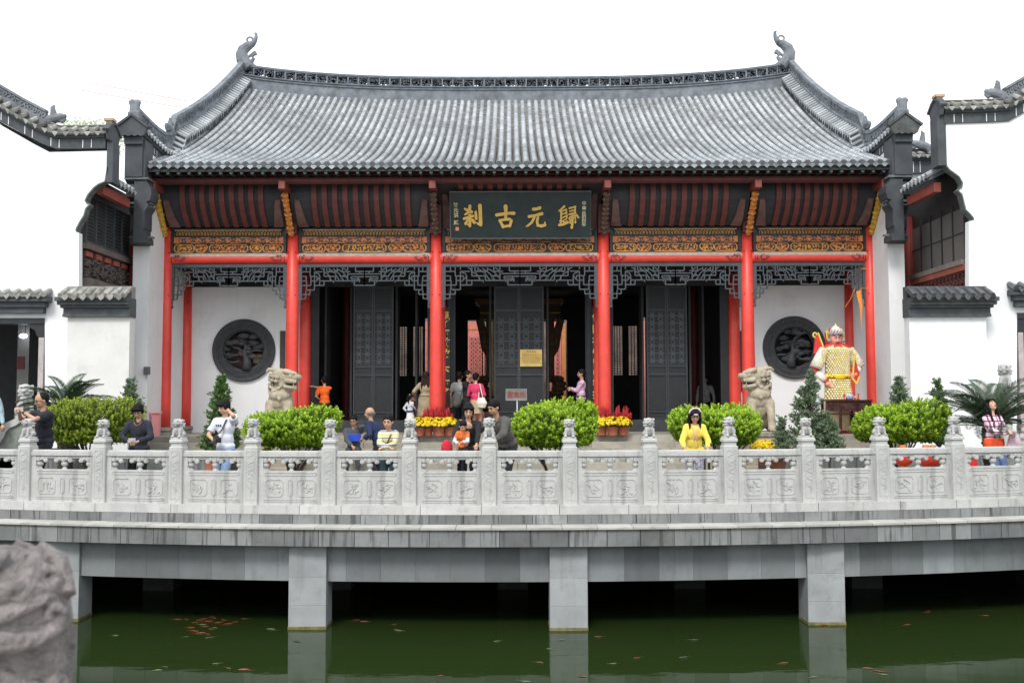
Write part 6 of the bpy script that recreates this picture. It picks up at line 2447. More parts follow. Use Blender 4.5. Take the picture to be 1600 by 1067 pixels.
m_.ell(Q(1305.5, 529.8, -.05), (.145, .14, .180), seg=16, rings=12)
m_.ell(Q(1305.5, 533.5, -.17), (.022, .03, .035))
m_.ell(Q(1305.5, 530.5, -.155), (.018, .025, .05))
for s_ in (-1, 1):
    m_.ell((Q(1305.5, 528)[0] + s_ * .05, -.15, Zp(527.5)), (.03, .02, .016))
    m_.ell((Q(1305.5, 528)[0] + s_ * .055, -.14, Zp(533)), (.04, .03, .035))
fuse(m_, "statue_face", skin_red, st, .010, 1)
m_ = MB()
fx = Q(1305.5, 530)[0]
for s_ in (-1, 1):
    m_.cap((fx + s_ * .025, -.190, Zp(527.0)), (fx + s_ * .095, -.155, Zp(525.0)), .014, .009, 6)
    m_.cap((fx + s_ * .035, -.190, Zp(529.2)), (fx + s_ * .075, -.170, Zp(528.6)), .010, .009, 6)
    m_.cap((fx + s_ * .006, -.195, Zp(535.0)), (fx + s_ * .05, -.165, Zp(536.6)), .010, .006, 6)
m_.build("painted_features", M("black_paint", (.02, .012, .012), .5), st)
m_ = MB()      # red beard spreading over the chest
m_.loft([[(fx - w, -.13 - d, z), (fx + w, -.13 - d, z), (fx + w * .9, -.09 - d, z), (fx - w * .9, -.09 - d, z)] for w, z, d in ((.085, Zp(537), .0), (.115, Zp(541), .06), (.10, Zp(546), .09), (.05, Zp(551), .10), (.01, Zp(554), .10))])
m_.build("beard", robe_red, st)
m_ = MB()      # helmet crown with pompoms and finial
m_.lathe([(.12, 0), (.13, .02), (.12, .05), (.10, .07)], (fx, -.02, Zp(521.5)), 18)
for k in range(22):
    a = math.pi * (1 + k / 21)
    m_.ell((fx + .17 * math.cos(a), -.02 + .17 * math.sin(a), Zp(522.5) + .02 * (k % 2)), .024, seg=8, rings=6)
for s_ in (-1, 1):
    m_.ell((fx + s_ * .19, -.05, Zp(532)), (.05, .04, .055))
m_.build("helmet_silver", M("helmet_silver", (.30, .32, .34), .45, .4, 14, .2, 60), st, True)
m_ = MB()
for k in range(16):
    a = math.pi * (1 + (k + .5) / 16)
    m_.ell((fx + .14 * math.cos(a), -.02 + .14 * math.sin(a), Zp(519) + .03 * (k % 3)), .026, seg=8, rings=6)
m_.lathe([(.11, 0), (.12, .06), (.09, .12), (.03, .15)], (fx, -.02, Zp(518)), 14)
m_.build("helmet_pompoms", stat_wh, st, True)
m_ = MB()
for s_ in (-1, 1):
    m_.prism([(fx + s_ * .08, Zp(522)), (fx + s_ * .17, Zp(521)), (fx + s_ * .16, Zp(513)), (fx + s_ * .10, Zp(514.5))], -.03, .02, lambda u, v, n: (u, n, v))
    m_.ell((fx + s_ * .05, -.13, Zp(517)), (.03, .02, .025))
m_.build("helmet_wings", robe_red, st)
m_ = MB(); m_.tube([(fx, -.02, Zp(513)), (fx, -.02, Zp(509)), (fx + .01, -.02, Zp(505))], [.03, .035, .006], 8)
for s_ in (-1, 1):
    m_.tube([(fx + s_ * .2, .05, Zp(530)), (fx + s_ * .22, .05, Zp(518)), (fx + s_ * .20, .05, Zp(514))], [.02, .016, .004], 6)
m_.build("helmet_finial", M("statue_yellow", (.80, .60, .08), .4), st)
# scale armour: overlapping little scales over torso, shoulders and skirt
scale_m = M("gold_scale_armour", (.92, .72, .16), .4, .0, 9, col2=(.90, .82, .60), tint=.2)
edge_m = M("scale_outline", (.30, .19, .07), .6)
ar, arb = MB(), MB()


def scales(cx, cz, w0, w1, z0, z1, yf, rows, cols, rot=0.0):
    for r_ in range(rows):
        q = r_ / max(1, rows - 1)
        z = z0 + (z1 - z0) * q
        w = w0 + (w1 - w0) * q
        for c_ in range(cols):
            s = ((c_ + .5 * (r_ % 2)) / (cols - .5) * 2 - 1)
            x = w * s
            y = yf(s) - .01 * q
            h = abs(z1 - z0) / rows * random.uniform(.85, 1.15)
            ww = w / cols * 1.05
            xr = cx + x * math.cos(rot) - (z - cz) * math.sin(rot)
            zr_ = cz + x * math.sin(rot) + (z - cz) * math.cos(rot)
            for (mb, k_, dy) in ((arb, 1.0, 0), (ar, .80, -.008)):
                n = len(mb.v)
                mb.v += [(xr - ww * k_, y + dy, zr_ + h * .5 * k_), (xr + ww * k_, y + dy, zr_ + h * .5 * k_), (xr + ww * k_, y + dy - .012, zr_ - h * .2 * k_), (xr, y + dy - .018, zr_ - h * .75 * k_), (xr - ww * k_, y + dy - .012, zr_ - h * .2 * k_)]
                mb.f.append((n, n + 4, n + 3, n + 2, n + 1))
                mb.t.append(random.random())


m_ = MB()
m_.loft([[(w * math.cos(a), -.02 + d * math.sin(a), z) for a in [2 * math.pi * j / 24 for j in range(24)]] for w, d, z in ((.33, .22, Zp(604) - 0), (.31, .24, Zp(588)), (.30, .25, Zp(570)), (.34, .25, Zp(552)), (.33, .20, Zp(544)), (.18, .14, Zp(539)))], True, True)
m_.loft([[(w * math.cos(a), -.02 + d * math.sin(a), z) for a in [2 * math.pi * j / 24 for j in range(24)]] for w, d, z in ((.37, .30, Zp(672)), (.34, .27, Zp(640)), (.33, .26, Zp(615)), (.30, .24, Zp(590)))], True, True)
m_.build("armour_coat", M("cream_armour_cloth", (.72, .58, .34), .6, .1, 10), st, True)
cyl = lambda w, d: (lambda s: -.02 - d * math.sqrt(max(.05, 1 - (s * .93) ** 2)) - .012)
scales(0, Zp(565), .31, .29, Zp(546), Zp(585), cyl(.31, .25), 13, 11)
scales(0, Zp(605), .31, .34, Zp(594), Zp(622), cyl(.32, .27), 9, 11)
for s_ in (-1, 1):
    a0 = Q(1307 + s_ * 19, 546); a1 = Q(1307 + s_ * 33.5, 575)
    m_ = MB()
    m_.tube([a0, ((a0[0] + a1[0]) / 2, -.05, (a0[2] + a1[2]) / 2 + .02), (a1[0], -.06, a1[2])], [.13, .155, .17], 14)
    m_.build("shoulder_guard", stat_wh, st, True)
    dx, dz = a1[0] - a0[0], a1[2] - a0[2]
    rot = math.atan2(dz, dx) + math.pi / 2
    cxm, czm = (a0[0] + a1[0]) / 2, (a0[2] + a1[2]) / 2
    ln = math.hypot(dx, dz)
    scales(cxm, czm, .09, .14, czm + ln * .48, czm - ln * .36, lambda s, yy=-.04: yy - .155 * math.sqrt(max(.1, 1 - s * s * .85)), 9, 6, rot)
ar.build("armour_scales", scale_m, st, fix=False)
arb.build("scale_outlines", edge_m, st, fix=False)
m_ = MB()
for k in range(24):
    a = math.pi * (1 + (k + .5) / 24)
    m_.ell((.36 * math.cos(a), -.02 + .27 * math.sin(a), Zp(588) + .015 * math.sin(k * 2.5)), (.04, .035, .04), seg=8, rings=6)
m_.ell((.0, -.30, Zp(589)), (.16, .05, .09))
m_.build("belt_tassels", M("bright_yellow_sash", (.85, .55, .02), .5, .2, 12), st, True)
# forearm cuffs, hands with fingers
for (e0, e1, mt) in ((Q(1276, 583, -.07), Q(1286, 595, -.19), 0), (Q(1338, 577, -.15), Q(1334, 581, -.24), 1)):
    m_ = MB(); m_.tube([e0, e1], [.095, .085], 14); m_.build("cuff", stat_wh, st, True)
for (h0, dirv, s_) in ((Q(1290, 600, -.23), (.9, -.3, -.35), 1), (Q(1331, 585, -.29), (-.8, -.4, -.2), -1)):
    m_ = MB()
    d = Vector(dirv).normalized()
    sd = d.cross(Vector((0, 1, 0))).normalized()
    p = Vector(h0)
    m_.ell(p, (.075, .05, .065))
    for k in range(4):
        b_ = p + d * .05 + sd * (k - 1.5) * .032
        m_.cap(b_, b_ + d * (.075 + .01 * (k in (1, 2))), .020, .017, 8)
        m_.cap(b_ + d * .08, b_ + d * .10 + Vector((0, .03, -.04)), .017, .014, 8)
    m_.cap(p + sd * .05, p + sd * .08 + d * .05, .021, .016, 8)
    fuse(m_, "hand", hand_pk, st, .009, 1)
# red sash with yellow fringe held at the right hand, back flags
m_ = MB()
pts = [Q(1329, 556, -.16), Q(1327, 575, -.28), Q(1326, 592, -.30), Q(1332, 600, -.27), Q(1337, 588, -.22), Q(1331, 566, -.16)]
n = len(m_.v)
m_.prism([(p[0], p[2]) for p in pts], 0, .03, lambda u, v, n: (u, -.30 - n + .0, v))
m_.build("red_sash", robe_red, st)
m_ = MB()
for i in range(len(pts) - 2):
    a, b_ = Vector(pts[i]), Vector(pts[i + 1])
    for k in range(6):
        p = a + (b_ - a) * k / 6
        m_.ell((p.x, -.335, p.z), (.028, .02, .028), seg=6, rings=5)
m_.build("sash_fringe", M("yellow_fringe", (.85, .62, .10), .5), st)
m_ = MB()
fl = [(1276, 521), (1281, 519.5), (1290, 541), (1283, 549), (1273, 553)]
m_.prism([(Q(a, b_)[0], Q(a, b_)[2]) for a, b_ in fl], .10, .13, lambda u, v, n: (u, n, v))
for (a, b_, c_, d) in ((1291, 520, 1300, 541), (1311, 541, 1322, 522)):
    f2 = [(a, b_), (a + 5, b_ - 3), (c_ + 1, d - 3), (c_, d), (a + 2, d)]
    m_.prism([(Q(p, q)[0], Q(p, q)[2]) for p, q in f2], .14, .17, lambda u, v, n: (u, n, v))
m_.build("back_flags", robe_red, st)
m_ = MB()
m_.tube([Q(1280, 519, .1), Q(1289, 545, .08)], .022, 8)
m_.tube([(Q(1275, 518)[0] + .05 * math.cos(t), .1, Zp(523) + .06 * math.sin(t)) for t in [q * .6 for q in range(9)]], .024, 8)
m_.tube([Q(1295, 516, .12), Q(1299, 530, .1)], .018, 6)
m_.tube([Q(1321, 520, .12), Q(1316, 533, .1)], .018, 6)
m_.build("flag_poles", M("flag_pole_yellow", (.75, .65, .15), .45), st)

# loose orange ribbon hanging on the end column and its fret
rb = tag(empty("orange_ribbon"), "frayed orange ribbon tied to the end column above the statue", "ribbon")
m_ = MB()
rY = YC - .06
RP = lambda px, py: (at(px, py, rY)[0], rY - .03, at(px, py, rY)[1])
m_.tube([RP(1341, 455), RP(1343, 468), RP(1345, 480), RP(1345, 497), RP(1346, 515)], [.07, .055, .04, .02, .006], 6, flat=.3)
m_.tube([RP(1341, 456), RP(1347, 450), RP(1354, 452), RP(1358, 440), RP(1363, 428), RP(1360, 421), RP(1345, 420)], .010, 5)
m_.tube([RP(1362, 430), RP(1364, 445), RP(1357, 455)], .010, 5)
m_.tube([RP(1336, 450), RP(1328, 468), RP(1320, 480)], .007, 5)
m_.build("ribbon_strips", M("orange_cloth", (.80, .28, .04), .8), rb)

# pink bin
pb_ = tag(empty("pink_bin"), "pink plastic bin standing by the left end of the porch", "bin")
bX0, bz1_ = at(238, 643, 26.6); bX1, _ = at(251, 643, 26.6)
m_ = MB(); m_.loft([[((bX0 + bX1) / 2 + s * w, 26.6 + d, z) for s, d in ((-1, -w), (1, -w), (1, w), (-1, w))] for w, z in ((.075, PZ + .04), (.095, bz1_ - .05))]); m_.build("bin_body", M("pink_plastic", (.75, .30, .30), .5, .05, 4), pb_)
m_ = MB(); m_.bevel_box(bX0 - .01, bX1 + .01, 26.48, 26.72, bz1_ - .05, bz1_, .015); m_.build("lid", M("pink_plastic"  , (.75, .30, .30)), pb_)
m_ = MB(); m_.box(bX0 + .03, bX1 - .03, 26.53, 26.67, PZ, PZ + .04); m_.build("bin_base", M("pink_plastic", (.75, .30, .30)), pb_)
# meter box on the left pier
mb_ = tag(empty("meter_box"), "tiny grey metal box fixed on the left gable pier", "box")
x_, z_ = at(230, 579, 26.3)
m_ = MB(); m_.bevel_box(x_ - .07, x_ + .07, 26.22, 26.34, z_ - .1, z_ + .1, .01); m_.box(x_ - .05, x_ + .05, 26.214, 26.22, z_ - .08, z_ + .08); m_.build("metal_box", M("dark_grey_metal", (.12, .12, .13), .5), mb_)

# ================================================================== koi and floating things
def koi_mesh(seed):
    rnd = random.Random(seed)
    m_ = MB()
    bend = rnd.uniform(-.05, .05)
    pts = [(-.16, bend * 1.3, -.012), (-.08, bend * .3, 0), (0, 0, .004), (.08, bend * .2, .002), (.14, bend * .6, -.004)]
    m_.tube(pts, [.008, .026, .036, .032, .012], 8, flat=.8)
    m_.tri((-.15, bend * 1.2, 0), (-.25, bend * 2 - .035, -.012), (-.22, bend * 2, -.002))
    m_.tri((-.15, bend * 1.2, 0), (-.22, bend * 2, -.002), (-.25, bend * 2 + .035, -.012))
    m_.tri((.03, .03, 0), (-.02, .075, -.012), (-.02, .03, 0))
    m_.tri((.03, -.03, 0), (-.02, -.03, 0), (-.02, -.075, -.012))
    m_.tri((.02, 0, .03), (-.05, 0, .045), (-.06, 0, .02))
    return m_.mesh("koi")


kois = [koi_mesh(s_) for s_ in range(4)]
fish_mats = {"orange": M("orange_koi", (.16, .022, .004), .4, .3, 20), "pale": M("pale_koi", (.10, .11, .045), .4, .3, 12), "dark": M("dark_koi", (.035, .045, .02), .4, .3, 12), "rust": M("rusty_koi", (.11, .030, .008), .4, .3, 15)}
fish = [(312, 968, 0, 'orange'), (306, 972, 1, 'orange'), (319, 966, 2, 'orange'), (326, 970, 0, 'orange'), (335, 965, 1, 'orange'), (342, 972, 2, 'orange'), (349, 968, 3, 'orange'), (321, 978, 1, 'orange'), (330, 982, 2, 'orange'), (298, 980, 0, 'orange'), (305, 985, 1, 'orange'),
        (314, 988, 3, 'orange'), (324, 990, 0, 'orange'), (331, 963, 1, 'orange'), (316, 975, 2, 'pale'), (336, 980, 1, 'pale'), (356, 974, 1, 'orange'), (368, 971, 2, 'rust'), (277, 967, 0, 'rust'), (291, 967, 2, 'rust'), (382, 966, 1, 'rust'), (329, 995, 3, 'dark'), (290, 994, 1, 'dark'),
        (180, 992, 0, 'pale'), (424, 982, 2, 'pale'), (556, 968, 1, 'rust'), (569, 970, 0, 'rust'), (616, 975, 2, 'orange'), (621, 984, 1, 'pale'), (464, 1001, 0, 'dark'), (777, 1001, 3, 'pale'), (338, 1036, 1, 'pale'), (356, 1043, 0, 'rust'), (382, 1045, 2, 'orange'), (246, 1046, 1, 'pale'), (258, 1041, 3, 'dark'),
        (877, 999, 0, 'pale'), (935, 994, 1, 'rust'), (859, 1013, 2, 'pale'), (843, 1034, 3, 'rust'), (958, 1036, 0, 'pale'), (996, 1027, 1, 'rust'), (1084, 999, 2, 'dark'), (910, 1056, 3, 'rust'), (820, 1064, 0, 'pale'), (1069, 1026, 1, 'dark'), (1288, 976, 2, 'rust'), (1450, 955, 0, 'orange'), (1417, 975, 1, 'orange'), (1540, 961, 2, 'rust'),
        (1224, 1035, 3, 'rust'), (1356, 1043, 0, 'rust'), (1374, 1048, 1, 'rust'), (1379, 1053, 2, 'pale'), (688, 1055, 3, 'rust'), (677, 1067, 0, 'rust'), (1270, 1057, 1, 'pale')]
where = lambda px: "near the big stone finial" if px < 270 else ("in the school by the left opening" if px < 400 else ("by the left pier" if px < 560 else ("under the left of the middle opening" if px < 800 else ("by the middle pier" if px < 950 else ("in open water right of the middle pier" if px < 1200 else ("by the right pier" if px < 1400 else "far right under the beam"))))))
frnd = random.Random(77)
for px, py, k, c_ in fish:
    d = CR @ Vector(((px - 800.0) / F, (533.5 - py) / F, -1.0))
    q = (WZ + .006 - CAM.z) / d.z
    p = CAM + d * q
    o = put("koi", kois[k], fish_mats[c_])
    o.location = p
    o.rotation_euler = (0, 0, frnd.uniform(-.6, .6) + (math.pi if frnd.random() < .4 else 0))
    s_ = frnd.uniform(.32, .55)
    o.scale = (s_, s_, s_ * .6)
    tag(o, "%s koi carp at the surface %s" % ({'orange': "bright orange", 'pale': "pale greenish", 'dark': "dark olive", 'rust': "dull rust-red"}[c_], where(px)), "koi", "koi carp %s %s" % (c_, where(px)))

# tree tops and a tower crane far behind the left roofs
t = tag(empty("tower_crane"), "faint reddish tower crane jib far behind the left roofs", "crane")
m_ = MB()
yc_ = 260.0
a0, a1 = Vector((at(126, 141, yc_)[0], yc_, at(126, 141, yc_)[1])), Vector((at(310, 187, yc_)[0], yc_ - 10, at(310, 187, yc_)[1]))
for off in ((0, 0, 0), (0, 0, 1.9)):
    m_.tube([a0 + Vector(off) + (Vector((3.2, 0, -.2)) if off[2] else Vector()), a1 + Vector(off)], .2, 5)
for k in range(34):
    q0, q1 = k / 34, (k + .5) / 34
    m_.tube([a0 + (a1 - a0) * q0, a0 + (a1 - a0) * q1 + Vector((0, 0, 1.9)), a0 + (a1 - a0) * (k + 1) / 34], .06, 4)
m_.build("jib", M("hazed_crane_red", (.74, .58, .56), .6), t)  # distance haze put into the crane's pale colour
m_ = MB(); m_.box(a1.x - 1, a1.x + 1, a1.y - 1, a1.y + 1, 0, a1.z); m_.build("mast", M("hazed_crane_red", (.80, .55, .52)), t)
for k, (px, py, lab) in enumerate(((114, 186, "first pale green tree top over the left coping"), (134, 183, "middle pale green tree top over the left coping"), (156, 187, "pale green tree top nearest the gable pier"))):
    yy = 60.0
    x, z = at(px, py + 3, yy)
    t = tag(empty("garden_tree", (x, yy, 0)), lab, "tree", "trees beyond the side hall")
    m_ = MB(); m_.tube([(0, 0, 0), (.1, 0, z * .5), (0, 0, z - .5)], [.25, .18, .06], 8)
    for q in range(5):
        m_.tube([(0, 0, z * .6), (math.cos(q * 1.3) * 1.0, math.sin(q * 1.3) * 1.0, z - .6)], [.08, .02], 5)
    m_.build("trunk", bark, t)
    cr = MB()
    rnd = random.Random(k)
    for q in range(1700):
        v = Vector((rnd.gauss(0, 1), rnd.gauss(0, 1), rnd.gauss(0, .8)))
        v = v.normalized() * rnd.uniform(.3, 1) ** .5
        p = Vector((v.x * 1.5, v.y * 1.5, z - 1.2 + v.z * 1.3))
        if noise.noise(p * 1.3) > -.35:
            leaf(cr, p, Vector((rnd.uniform(-1, 1), rnd.uniform(-1, 1), rnd.uniform(-1, 1))).normalized(), Vector((0, 0, 1)), .17, .11, rnd.random())
    put("crown", cr.mesh("crown"), leaf_mat("garden_leaf", (.40, .48, .28), (.66, .72, .48)) if k == 0 else bpy.data.materials["garden_leaf"], t)
# ================================================================== people
def rotx(a): return Matrix.Rotation(R(a), 3, 'X')
def roty(a): return Matrix.Rotation(R(a), 3, 'Y')
def rotz(a): return Matrix.Rotation(R(a), 3, 'Z')


def band_mat(name, cols, scale, axis='Z', rough=.85):
    m = bpy.data.materials.new(name)
    m.use_nodes = True
    nt = m.node_tree
    b = nt.nodes["Principled BSDF"]
    tc = nt.nodes.new("ShaderNodeTexCoord")
    sp = nt.nodes.new("ShaderNodeSeparateXYZ")
    nt.links.new(tc.outputs['Object'], sp.inputs[0])
    mu = nt.nodes.new("ShaderNodeMath"); mu.operation = 'MULTIPLY'; mu.inputs[1].default_value = scale
    nt.links.new(sp.outputs[axis], mu.inputs[0])
    fr = nt.nodes.new("ShaderNodeMath"); fr.operation = 'FRACT'
    nt.links.new(mu.outputs[0], fr.inputs[0])
    cr = nt.nodes.new("ShaderNodeValToRGB")
    cr.color_ramp.interpolation = 'CONSTANT'
    els = cr.color_ramp.elements
    els[0].color = (*cols[0], 1)
    els[1].position = 1 / len(cols)
    els[1].color = (*cols[1], 1)
    for k in range(2, len(cols)):
        e = els.new(k / len(cols))
        e.color = (*cols[k], 1)
    nt.links.new(fr.outputs[0], cr.inputs[0])
    out = cr.outputs[0]
    if axis == 'Z' and name.startswith("plaid"):
        mu2 = nt.nodes.new("ShaderNodeMath"); mu2.operation = 'MULTIPLY'; mu2.inputs[1].default_value = scale
        nt.links.new(sp.outputs['X'], mu2.inputs[0])
        fr2 = nt.nodes.new("ShaderNodeMath"); fr2.operation = 'FRACT'
        nt.links.new(mu2.outputs[0], fr2.inputs[0])
        cr2 = nt.nodes.new("ShaderNodeValToRGB")
        cr2.color_ramp.interpolation = 'CONSTANT'
        cr2.color_ramp.elements[0].color = (.06, .03, .06, 1)
        cr2.color_ramp.elements[1].position = .35
        cr2.color_ramp.elements[1].color = (1, .9, .95, 1)
        nt.links.new(fr2.outputs[0], cr2.inputs[0])
        mx = nt.nodes.new("ShaderNodeMix"); mx.data_type = 'RGBA'; mx.blend_type = 'MULTIPLY'; mx.inputs[0].default_value = .85
        nt.links.new(out, mx.inputs[6]); nt.links.new(cr2.outputs[0], mx.inputs[7])
        out = mx.outputs[2]
    nt.links.new(out, b.inputs['Base Color'])
    b.inputs['Roughness'].default_value = rough
    return m


skin = M("skin", (.56, .32, .21), .5, .06, 8, .04, 80)
skin2 = M("tanned_skin", (.45, .25, .155), .5, .06, 8, .04, 80)
hair_m = M("black_hair", (.006, .005, .005), .6, .3, 40, .3, 120, spec=.15)
eye_m = M("dark_eye", (.015, .01, .01), .2)
lip_m = M("lips", (.42, .12, .10), .5)
cloth = lambda n, c, v=.12: M("cloth_" + n, c, .9, v, 9, .25, 90)


def ik(S, T, l1, l2, hint):
    d = T - S
    L = d.length
    mx = (l1 + l2) * .998
    if L > mx:
        T = S + d * (mx / L)
        d = T - S
        L = mx
    n = d.normalized()
    a = (l1 * l1 - l2 * l2 + L * L) / (2 * L)
    h = math.sqrt(max(0, l1 * l1 - a * a))
    hv = Vector(hint) - n * Vector(hint).dot(n)
    if hv.length < 1e-5:
        hv = n.orthogonal()
    return S + n * a + hv.normalized() * h, T


def person(label, px, Y, z0, H, face=0, lean=0, side=0, head=(0, 0), hl=None, hr=None, top=None, sleeve=1.0, bottom=None, btype='trousers', hair='short',
           hairm=None, sk=None, sit=False, topkind='shirt', shoes=None, glasses=False, fem=False, child=False, py=None, feet=None, group="visitors at the temple", open_collar=False, grip=.5, bvox=.010, elb=(None, None), coat_len=0):
    """one continuous body posed on a small skeleton; clothes and hair are its parts. Local -y is forwards, +x is the person's left"""
    X = at(px, py or 660, Y)[0]
    s = H / 1.72
    sk = sk or skin
    hs = 1.10 if not child else 1.12 + .32 * child
    root_z = 0.0
    hip = .90 if not sit else .50
    P = Vector((0, 0, hip))
    T = rotx(lean) @ roty(side)
    C = P + T @ Vector((0, 0, .30))
    N = P + T @ Vector((0, 0, .515 if not child else .50))
    HRm = rotz(head[0]) @ rotx(lean * .55 + head[1])
    HC = N + (rotx(lean * .6 + head[1] * .5)) @ Vector((0, -.015, .165 * (1 + .12 * (hs - 1)))) + Vector((0, 0, .02))
    sw = .165 if fem else .185
    if child:
        sw = .15
    SL, SR = N + T @ Vector((sw, 0, -.055)), N + T @ Vector((-sw, 0, -.055))
    hl = Vector(hl) if hl else SL + Vector((.10, -.03, -.50))
    hr = Vector(hr) if hr else SR + Vector((-.10, -.03, -.50))
    EL, WL = ik(SL, hl, .275, .245, elb[0] or (.5, .35, -.7))
    ER, WR = ik(SR, hr, .275, .245, elb[1] or (-.5, .35, -.7))
    hw = .09
    HL, HR_ = P + Vector((hw, 0, -.02)), P + Vector((-hw, 0, -.02))
    if sit:
        FL, FR = Vector((.13, -.50, .07)), Vector((-.13, -.46, .07))
        kh = (0, -.6, .9)
    elif feet:
        FL, FR = Vector(feet[0]), Vector(feet[1])
        kh = (0, -1, 0)
    else:
        FL, FR = Vector((.10, .0, .075)), Vector((-.10, .02, .075))
        kh = (0, -1, 0)
    KL, AL = ik(HL, FL, .425, .42, kh)
    KR, AR = ik(HR_, FR, .425, .42, kh)
    bm = MB()
    c, e = bm.cap, bm.ell
    # trunk
    tw = .90 if fem else 1.0
    if child:
        tw = .88
    e(C + T @ Vector((0, 0, .06)), (.15 * tw, .10, .16), T)
    e(P + T @ Vector((0, 0, .14)), (.125 * tw, .09, .15), T)
    e(P + Vector((0, .0, .0)), (.15, .105, .12))
    c(SL, SR, .055, .055)
    c(N + T @ Vector((0, 0, -.05)), N + T @ Vector((0, -.0, .0)), .06, .052)
    c(N, HC + HRm @ Vector((0, .01, -.06)), .050 if not fem else .043, .05 if not fem else .043)
    for S_, E_, W_ in ((SL, EL, WL), (SR, ER, WR)):
        k = .85 if fem or child else 1.0
        c(S_, E_, .048 * k, .038 * k)
        c(E_, W_, .038 * k, .026 * k)
    for H_, K_, A_ in ((HL, KL, AL), (HR_, KR, AR)):
        c(H_, K_, .085, .056)
        c(K_, A_, .055, .036)
        c(A_ + Vector((0, .03, -.035)), A_ + Vector((0, -.13, -.045)), .034, .026)
    # head
    h = lambda x, y, z: HC + HRm @ (Vector((x, y, z)) * hs)
    rr = lambda a, b_, d: (a * hs, b_ * hs, d * hs)
    e(h(0, .008, .022), rr(.076, .092, .098), HRm, 18, 12)
    e(h(0, -.018, -.035), rr(.060, .068, .070), HRm, 14, 10)
    e(h(0, -.045, -.078), rr(.028, .026, .022), HRm)
    c(h(0, -.078, .012), h(0, -.096, -.022), .009 * hs, .0145 * hs, 8)
    for q in (-1, 1):
        e(h(q * .076, .008, -.006), rr(.011, .018, .028), HRm)
        e(h(q * .036, -.058, -.025), rr(.022, .02, .022), HRm)
        c(h(q * .018, -.083, .030), h(q * .045, -.073, .030), .008 * hs, .007 * hs, 6)
    # hands: palm, four unequal curled fingers, thumb from the side of the palm
    hd = []
    for S_, E_, W_, sg in ((SL, EL, WL, 1), (SR, ER, WR, -1)):
        d = (W_ - E_).normalized()
        dn = Vector((0, -.55, -.83))
        pn = d.cross(Vector((sg, 0, 0)))
        if pn.length < .1:
            pn = Vector((0, -1, 0))
        pn.normalize()
        if pn.z > 0:
            pn = -pn
        sd = d.cross(pn).normalized()
        k = (.86 if fem else 1.0) * (.85 if child else 1)
        p0 = W_ + d * .015
        p1 = W_ + d * .085 * k
        c(p0, p1, .024 * k, .026 * k, 8)
        e((p0 + p1) / 2 + d * .01, (.040 * k, .040 * k, .030 * k), None, 10, 8)
        for j, fl_ in enumerate((.066, .076, .072, .056)):
            b_ = p1 + sd * (j - 1.5) * .020 * k
            m1 = b_ + (d * math.cos(grip) + pn * math.sin(grip)) * fl_ * .55 * k
            m2 = m1 + (d * math.cos(grip * 2.4) + pn * math.sin(grip * 2.4)) * fl_ * .5 * k
            c(b_, m1, .0105 * k, .0095 * k, 6)
            c(m1, m2, .0095 * k, .008 * k, 6)
        inner = sd * (-1 if (sd.x * sg > 0) else 1)
        b_ = p0 + d * .02 + inner * .03 * k
        c(b_, b_ + (d * .6 + inner * .6 + pn * .3).normalized() * .045 * k, .0125 * k, .010 * k, 6)
        hd.append((W_, d, pn, sd))
    for v in (bm,):
        v.v = [tuple(Vector(q) * s) for q in v.v]
    b = fuse(bm, "person", sk, None, bvox * max(.75, s), 2)
    b.location = (X, Y, z0 + root_z)
    b.rotation_euler = (0, 0, R(face))
    tag(b, label, "person", group)

    def part(mb, name, mat_, vox=.012, sm=2, fold=0.0, raw=False, fs=9):
        mb.v = [tuple(Vector(q) * s) for q in mb.v]
        if raw:
            return mb.build(name, mat_, b, True)
        return fuse(mb, name, mat_, b, vox * max(.75, s), sm, fold, fs)
    # ---------------- top
    if top is not None:
        t = MB()
        g = .022 if topkind == 'shirt' else .034
        t.ell(C + T @ Vector((0, 0, .05)), (.152 * tw + g, .105 + g, .175), T, 16, 12)
        t.ell(P + T @ Vector((0, 0, .15)), (.138 * tw + g, .10 + g, .19), T, 16, 12)
        if topkind != 'crop':
            t.ell(P + T @ Vector((0, 0, .03)), (.155 + g, .115 + g, .10), T, 16, 12)
        t.cap(SL + T @ Vector((-.01, 0, .005)), SR + T @ Vector((.01, 0, .005)), .058 + g * .4, None, 12)
        if coat_len:
            t.tube([P + Vector((0, 0, .18)), P + Vector((0, 0, 0)), P + Vector((0, 0, -coat_len * .5)), P + Vector((0, 0, -coat_len))], [.15 + g, .18 + g, .20 + g, .23 + g], 20, True, .5, .72)
        for S_, E_, W_ in ((SL, EL, WL), (SR, ER, WR)):
            k = .85 if fem or child else 1.0
            if sleeve >= 1:
                t.cap(S_, E_, .055 * k + g * .6, .046 * k + g * .5, 12)
                t.tube([E_, E_ + (W_ - E_) * .5, E_ + (W_ - E_) * .93], [.046 * k + g * .5, .042 * k + g * .4, .036 * k + g * .35], 12)
                t.ell(E_, .046 * k + g * .5)
            elif sleeve > 0:
                t.tube([S_, S_ + (E_ - S_) * sleeve * 1.5], [.058 * k + g * .6, .060 * k + g * .5], 12)
                t.ell(S_, .055 * k + g * .6)
        part(t, "top", top, .012, 1, .015, False, 11)
        if open_collar or topkind in ('jacket', 'polo'):
            t = MB()
            for q in (-1, 1):
                a = N + T @ Vector((q * .055, .02, .015))
                b2 = N + T @ Vector((q * .06, -.055, -.015))
                c2 = N + T @ Vector((q * .018, -.095, -.06))
                t.tube([a, b2, c2], [.020, .022, .012], 8, True, .5, .6)
            part(t, "collar", top, raw=True)
